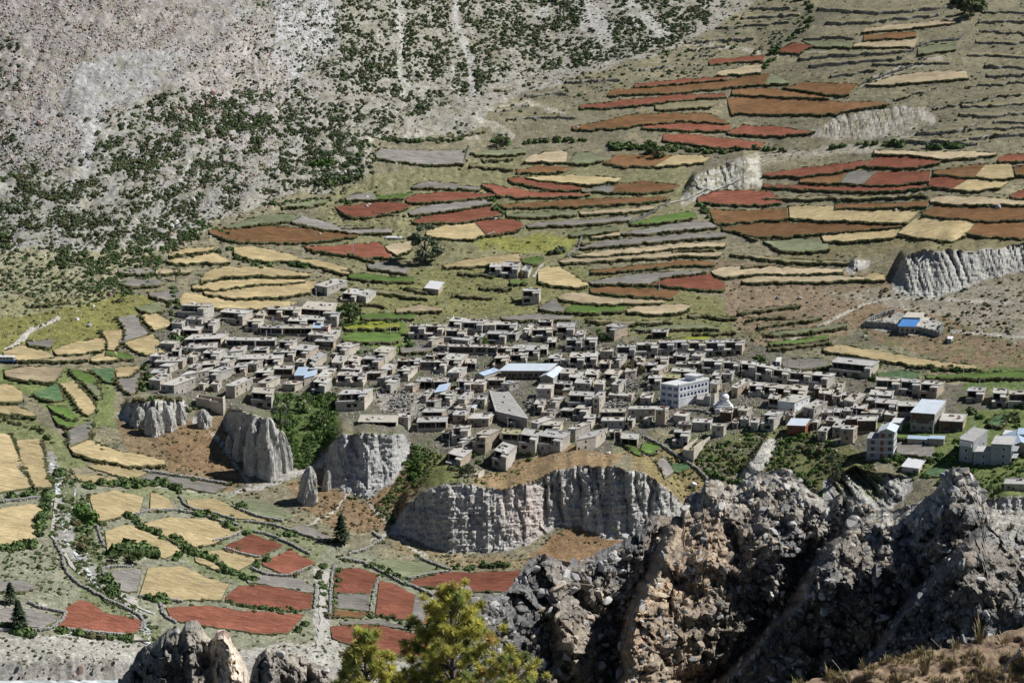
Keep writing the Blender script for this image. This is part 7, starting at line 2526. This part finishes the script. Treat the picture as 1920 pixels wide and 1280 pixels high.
# two crags at the lower left
def crag(crest, x0, x1, D0, spurs, tan, seed, label):
    def dsp(x, y, top):
        d = 0
        for sx, A, w in spurs:
            u = (x - sx - .12 * (y - 1200)) / w
            d = d + A * np.clip(1 - np.abs(u), 0, 1) ** .8
        d = d + .8 * (fbm(x / 40., y / 50., 4, seed) - .5) + .5 * (fbm(x / 13., y / 20., 3, seed + 1) - .5)
        d = d + .35 * facets(x, y, 34, seed) + .12 * facets(x, y, 12, seed + 1)
        c, s = cobbles(x, y, seed + 2, .3)
        return d + c * (fbm(x / 60., y / 60., 2, seed + 3) > .5), s

    def colr(x, y, top, s):
        k = tan(x, y)[..., None].clip(0, 1)
        C_ = np.array((.21, .195, .17)) * (1 - k) + np.array((.50, .43, .345)) * k
        return np.clip(C_ * (.75 + .5 * fbm(x / 12., y / 16., 3, seed + 5))[..., None], .02, .7)
    V, C, Q, (X, Y, Vv, T) = sheet(crest, x0, x1, 2.0, 1560, 150, lambda x: D0 + 0 * x, lambda x, y: 66 + 0 * x, dsp, colr, 2.5, seed)
    o = obj('rock_crag', mesh_np('rock_crag', V.reshape(-1, 3), Q, M_RIDGE, False, C.reshape(-1, 3)))
    tag(o, label, 'rock')
    stones_on(o, X, Y, Vv, T, 14, 260, 2.4, 14, seed, xr=(x0, x1), tanzone=lambda x, y: .8)
    return o


crag('190,1400 222,1277 249,1246 259,1220 286,1206 312,1181 333,1174 339,1186 348,1166 359,1161 373,1166 385,1183 396,1199 408,1183 420,1178 428,1189 433,1206 450,1226 457,1240 462,1280 480,1400', 192, 478, 62, [(300, .8, 40), (352, 1.0, 34), (425, 1.4, 46)], lambda x, y: sstep(376, 400, x - .15 * (y - 1200)) * 1.0 + .15 * (fbm(x / 20., y / 20., 2, 3) > .55), 201, 'tall pale crag with a round boulder on top at the lower left')
crag('440,1420 467,1280 474,1250 484,1226 500,1214 517,1221 534,1216 541,1226 571,1236 605,1250 631,1263 650,1290 680,1420', 442, 676, 60, [(500, .9, 30), (545, .6, 24), (600, .5, 40)], lambda x, y: .35 * sstep(.5, .7, fbm(x / 30., y / 20., 3, 8)), 231, 'dark low crag beside the taller pale crag')
for px, py, w, hh, D0, nm in ((419, 1191, 22, 26, 61.5, 'round pinkish boulder balanced on the pale crag'), (333, 1184, 12, 16, 61.6, 'small upright grey boulder on the pale crag'), (526, 1226, 17, 18, 59.6, 'whitish boulder on top of the dark crag'), (612, 1256, 12, 14, 59.6, 'small pale boulder at the right end of the dark crag')):
    p = at(px, py, D0); m = D0 / F
    o = obj('boulder', rock_mesh('boulder', M_ROCKP if w == 22 else M_ROCK, px, 3, .15, 6), None, p); o.scale = (w * m * .6, .22, hh * m * .62)
    tag(o, nm, 'boulder')
# grassy brow at the lower right
def brow_col(x, y, top, s):
    n = fbm(x / 40., y / 16., 4, 91)[..., None]
    C_ = np.array((.15, .10, .068)) * (1 - n) + np.array((.27, .20, .138)) * n
    k = (fbm(x / 14., y / 8., 3, 92) > .60)[..., None] * .5
    return np.clip(C_ * (1 - k) + np.array((.25, .20, .125)) * k, .01, .6)


V, C, Q, (BX, BY, BV, BT) = sheet('1290,1390 1380,1330 1420,1300 1460,1289 1510,1277 1580,1258 1650,1240 1710,1228 1800,1208 1860,1193 1920,1174 2100,1130 2300,1090', 1292, 2280, 5, 1560, 90, lambda x: 21.5 + 2.5 * sstep(1350, 2100, x), lambda x, y: 27 + 0 * x,
                                  lambda x, y, t: (.5 * (fbm(x / 60., y / 30., 4, 95) - .5) + .12 * (fbm(x / 12., y / 8., 2, 96) - .5), 0 * x), brow_col, 5, 7)
brow = obj('grassy_brow', mesh_np('grassy_brow', V.reshape(-1, 3), Q, ground_mat('brow_earth', 0, 10, .95, .6), True, C.reshape(-1, 3)))
brow['kind'] = 'structure'
M_STRAW = leafmat('dry_grass_blade', (.26, .20, .10), (.46, .38, .22), var=.3)
M_GREENGRASS = leafmat('green_grass_blade', (.11, .13, .035), (.22, .22, .07), var=.3)


def grass_mesh(name, mat, n, h, spread, seed, lean=.5, w=.006):
    rng = np.random.RandomState(seed)
    V, F_ = [], []
    for i in range(n):
        an = rng.rand() * 6.28; r = spread * rng.rand()
        b_ = np.array([math.cos(an) * r * .5, math.sin(an) * r * .5, -.01]); hh = h * (.5 + .6 * rng.rand())
        d = np.array([math.cos(an), math.sin(an), 0]) * lean * hh * (.3 + rng.rand()); sd_ = np.array([-math.sin(an), math.cos(an), 0]) * w
        m_ = b_ + d * .35 + np.array([0, 0, hh * .65]); t_ = b_ + d + np.array([0, 0, hh])
        k = len(V); V += [b_ - sd_, b_ + sd_, m_ + sd_ * .8, m_ - sd_ * .8, t_]
        F_ += [(k, k + 1, k + 2, k + 3), (k + 3, k + 2, k + 4)]
    me = bpy.data.meshes.new(name); me.from_pydata([tuple(v) for v in V], [], F_); me.materials.append(mat)
    return me


GSRC = []
GM = [grass_mesh('dry_grass', M_STRAW, 34, .17, .16, 1), grass_mesh('dry_grass', M_STRAW, 26, .28, .12, 2), grass_mesh('green_grass', M_GREENGRASS, 30, .13, .18, 3)]
brows = BV.reshape(-1, 3)
for i, (px, py, s, k, nm) in enumerate(((1838, 1205, 1.1, 1, 'largest straw-coloured grass tuft on the brow of the slope'), (1880, 1205, .9, 0, 'wide dry grass tuft at the right end of the brow'), (1735, 1262, .8, 1, 'tall dry grass tuft low on the brow beside the shade'), (1500, 1278, .7, 2, 'greenish grass tuft at the left end of the brow'), (1790, 1214, .8, 0, 'dry grass tuft on the crest left of the largest tuft'))):
    j = np.argmin((BX - px) ** 2 + (BY - py) ** 2)
    o = obj('grass_tuft', GM[k], None, brows[j]); o.scale = (s, s, s); tag(o, nm, 'grass tuft')
    GSRC.append((o, k))
n = 800
ok = np.where(((BY < 1300) & (BX < 1935)).ravel())[0]
pk_ = ok[RNG.randint(len(ok), size=n * 2)]
wgt = fbm(BX.ravel()[pk_] / 50., BY.ravel()[pk_] / 20., 3, 99)
pk_ = pk_[wgt > .50 + .12 * RNG.rand(len(pk_))]
kk = RNG.choice(3, size=len(pk_), p=(.62, .2, .18))
sc_ = (.16 + .3 * RNG.rand(len(pk_)) ** 2)
first = [next(o for o, k in GSRC if k == q) for q in range(3)]
scatter('grass', brows[pk_], RNG.rand(len(pk_)) * 6.28, sc_, kk, first, label='short dry grass on the brow of the slope')
# bare roots and twigs
M_TWIG = simple('bleached_twig', (.30, .25, .20), (.45, .39, .32), 8)
for pts, r, nm in (('1880,1262 1893,1238 1906,1228 1914,1216', .014, 'bleached curved root sticking out of the brow'), ('1560,1236 1572,1250 1583,1268 1592,1285', .004, 'thin bare twig leaning over the dark gully'), ('1745,1196 1768,1218 1790,1240', .003, 'dry grass stalk bending over the grey gully')):
    q = poly_s(pts); mb = MB(); D0 = 21.0
    P_ = [at(a, b_, D0) for a, b_ in q]
    for a, b_ in zip(P_[:-1], P_[1:]):
        mb.tube(a - P_[0], b_ - P_[0], r, r * .85, 6)
    o = mb.build('twig', M_TWIG); o.location = P_[0]; tag(o, nm, 'twig')

# ---- the two pines
def needle(name, ca, cb, var=.3):
    """thin needles let light through"""
    m = leafmat(name, ca, cb, var=var)
    N, L = m.node_tree.nodes, m.node_tree.links
    b = N['Principled BSDF']; out = N['Material Output']
    t = N.new('ShaderNodeBsdfTranslucent'); mx = N.new('ShaderNodeMixShader'); mx.inputs['Fac'].default_value = .42
    src = b.inputs['Base Color'].links[0].from_socket
    L.new(src, t.inputs['Color']); L.new(b.outputs[0], mx.inputs[1]); L.new(t.outputs[0], mx.inputs[2]); L.new(mx.outputs[0], out.inputs['Surface'])
    return m


M_NEEDLE = needle('pine_needles', (.36, .37, .08), (.68, .61, .19), var=.35)
M_NEEDLED = needle('pine_needles_dark', (.16, .22, .06), (.36, .39, .13), var=.3)
M_NEEDLEB = needle('pine_needles_yellowed', (.42, .29, .10), (.58, .42, .17), var=.3)
M_PBARK = simple('pine_bark', (.07, .055, .05), (.16, .135, .12), 12, bmp=.4, bd=.02)


def tuft_mesh(name, mat, n, ln, seed, w=.0075):
    rng = np.random.RandomState(seed); V, F_ = [], []
    for i in range(n):
        a = rng.rand() * 6.28; el = -.35 + 1.65 * rng.rand() ** .8
        d = np.array([math.cos(a) * math.cos(el), math.sin(a) * math.cos(el), math.sin(el)])
        b_ = np.array([0, 0, .10 * (rng.rand() - .5)])
        sd_ = np.cross(d, rng.randn(3)); sd_ /= np.linalg.norm(sd_); L_ = ln * (.75 + .4 * rng.rand())
        k = len(V)
        V += [b_ - sd_ * w * .6, b_ + sd_ * w * .6, b_ + d * L_ * .6 + sd_ * w, b_ + d * L_ * .6 - sd_ * w, b_ + d * L_ - np.array([0, 0, .02])]
        F_ += [(k, k + 1, k + 2, k + 3), (k + 3, k + 2, k + 4)]
    me = bpy.data.meshes.new(name); me.from_pydata([tuple(v) for v in V], [], F_); me.materials.append(mat)
    return me


TUFT = [tuft_mesh('needle_tuft', m_, 120, .185, 5 + i) for i, m_ in enumerate((M_NEEDLE, M_NEEDLE, M_NEEDLED, M_NEEDLE, M_NEEDLEB))]


def pine(px, py, D0, label, hgt, grow, nmax, seed, lean=0.0):
    rng = np.random.RandomState(seed)
    apex = at(px, py, D0)
    base = apex - np.array([lean, 0, hgt])
    t = thing('pine_tree', label, 'pine tree', base)
    ax = apex - base
    mb = MB()
    for i in range(8):
        a, b_ = ax * i / 8, ax * (i + 1) / 8
        mb.tube(a, b_, .13 * (1 - i / 8.5) + .012, .13 * (1 - (i + 1) / 8.5) + .012, 8)
    mb.build('trunk', M_PBARK, t)
    tufts = []; z = .05
    br = MB()
    tufts.append((ax, np.array([0, 0, 1.]), 1.0))
    while z < 3.6:
        c = ax * (1 - z / hgt)
        nb = 4 + (z > .8) + (z > 1.6)
        Lm = (.16 + grow * z)
        a0 = rng.rand() * 6.28
        for i in range(nb):
            an = a0 + 6.28 * i / nb + .5 * rng.randn() * .5
            L_ = Lm * (.65 + .55 * rng.rand())
            el = .85 - .16 * z + .15 * rng.randn()
            d = np.array([math.cos(an) * math.cos(el), math.sin(an) * math.cos(el), math.sin(el)])
            p0 = c; tip = c + d * L_ + np.array([0, 0, .12 * L_])
            br.tube(p0, c + d * L_ * .6, .022 * (.5 + L_), .014, 5, False); br.tube(c + d * L_ * .6, tip, .014, .008, 5, False)
            tufts.append((tip, d + np.array([0, 0, .6]), .95 + .2 * rng.rand()))
            ns = int(L_ / .19)
            for k in range(ns):
                f_ = .35 + .65 * (k + rng.rand()) / max(ns, 1)
                sdv = np.cross(d, (0, 0, 1)) * (1 if rng.rand() < .5 else -1) + .35 * rng.randn(3) + np.array([0, 0, .35])
                q = c + d * L_ * f_; e = q + (sdv * .20 + d * .12) * (.5 + .8 * rng.rand())
                br.tube(q, e, .009, .006, 4, False)
                tufts.append((e, sdv * .5 + d * .6 + np.array([0, 0, .5]), .75 + .35 * rng.rand()))
        z += .20 + .10 * rng.rand()
    br.build('branches', M_PBARK, t)
    tufts.sort(key=lambda q: -q[0][2])
    up = Vector((0, 0, 1))
    for p, d, s in tufts[:nmax]:
        o = obj('needle_tuft', TUFT[rng.choice(5, p=(.32, .26, .22, .15, .05))], t, p)
        o.rotation_mode = 'QUATERNION'
        o.rotation_quaternion = Vector(d).to_track_quat('Z', 'Y') @ up.rotation_difference(up)
        o.scale = (s, s, s)
    restt = tufts[nmax:]
    if restt:
        src = [c for c in t.children if c.name.startswith('needle_tuft')]
        pp = np.array([q[0] for q in restt]) 
        e = np.array([Vector(q[1]).to_track_quat('Z', 'Y').to_euler()[:] for q in restt])
        scatter('needle_tufts', pp, e[:, 2], np.array([q[2] for q in restt]), rng.randint(3, size=len(restt)), src[:3], t, e[:, :2])
    return t


pine(846, 1116, 46, 'bright yellow-green pine top standing before the dark rocky ridge', 8.5, .60, 295, 4)
pine(684, 1196, 45, 'smaller yellow-green pine top at the bottom edge left of the big pine', 6.5, .42, 140, 9)
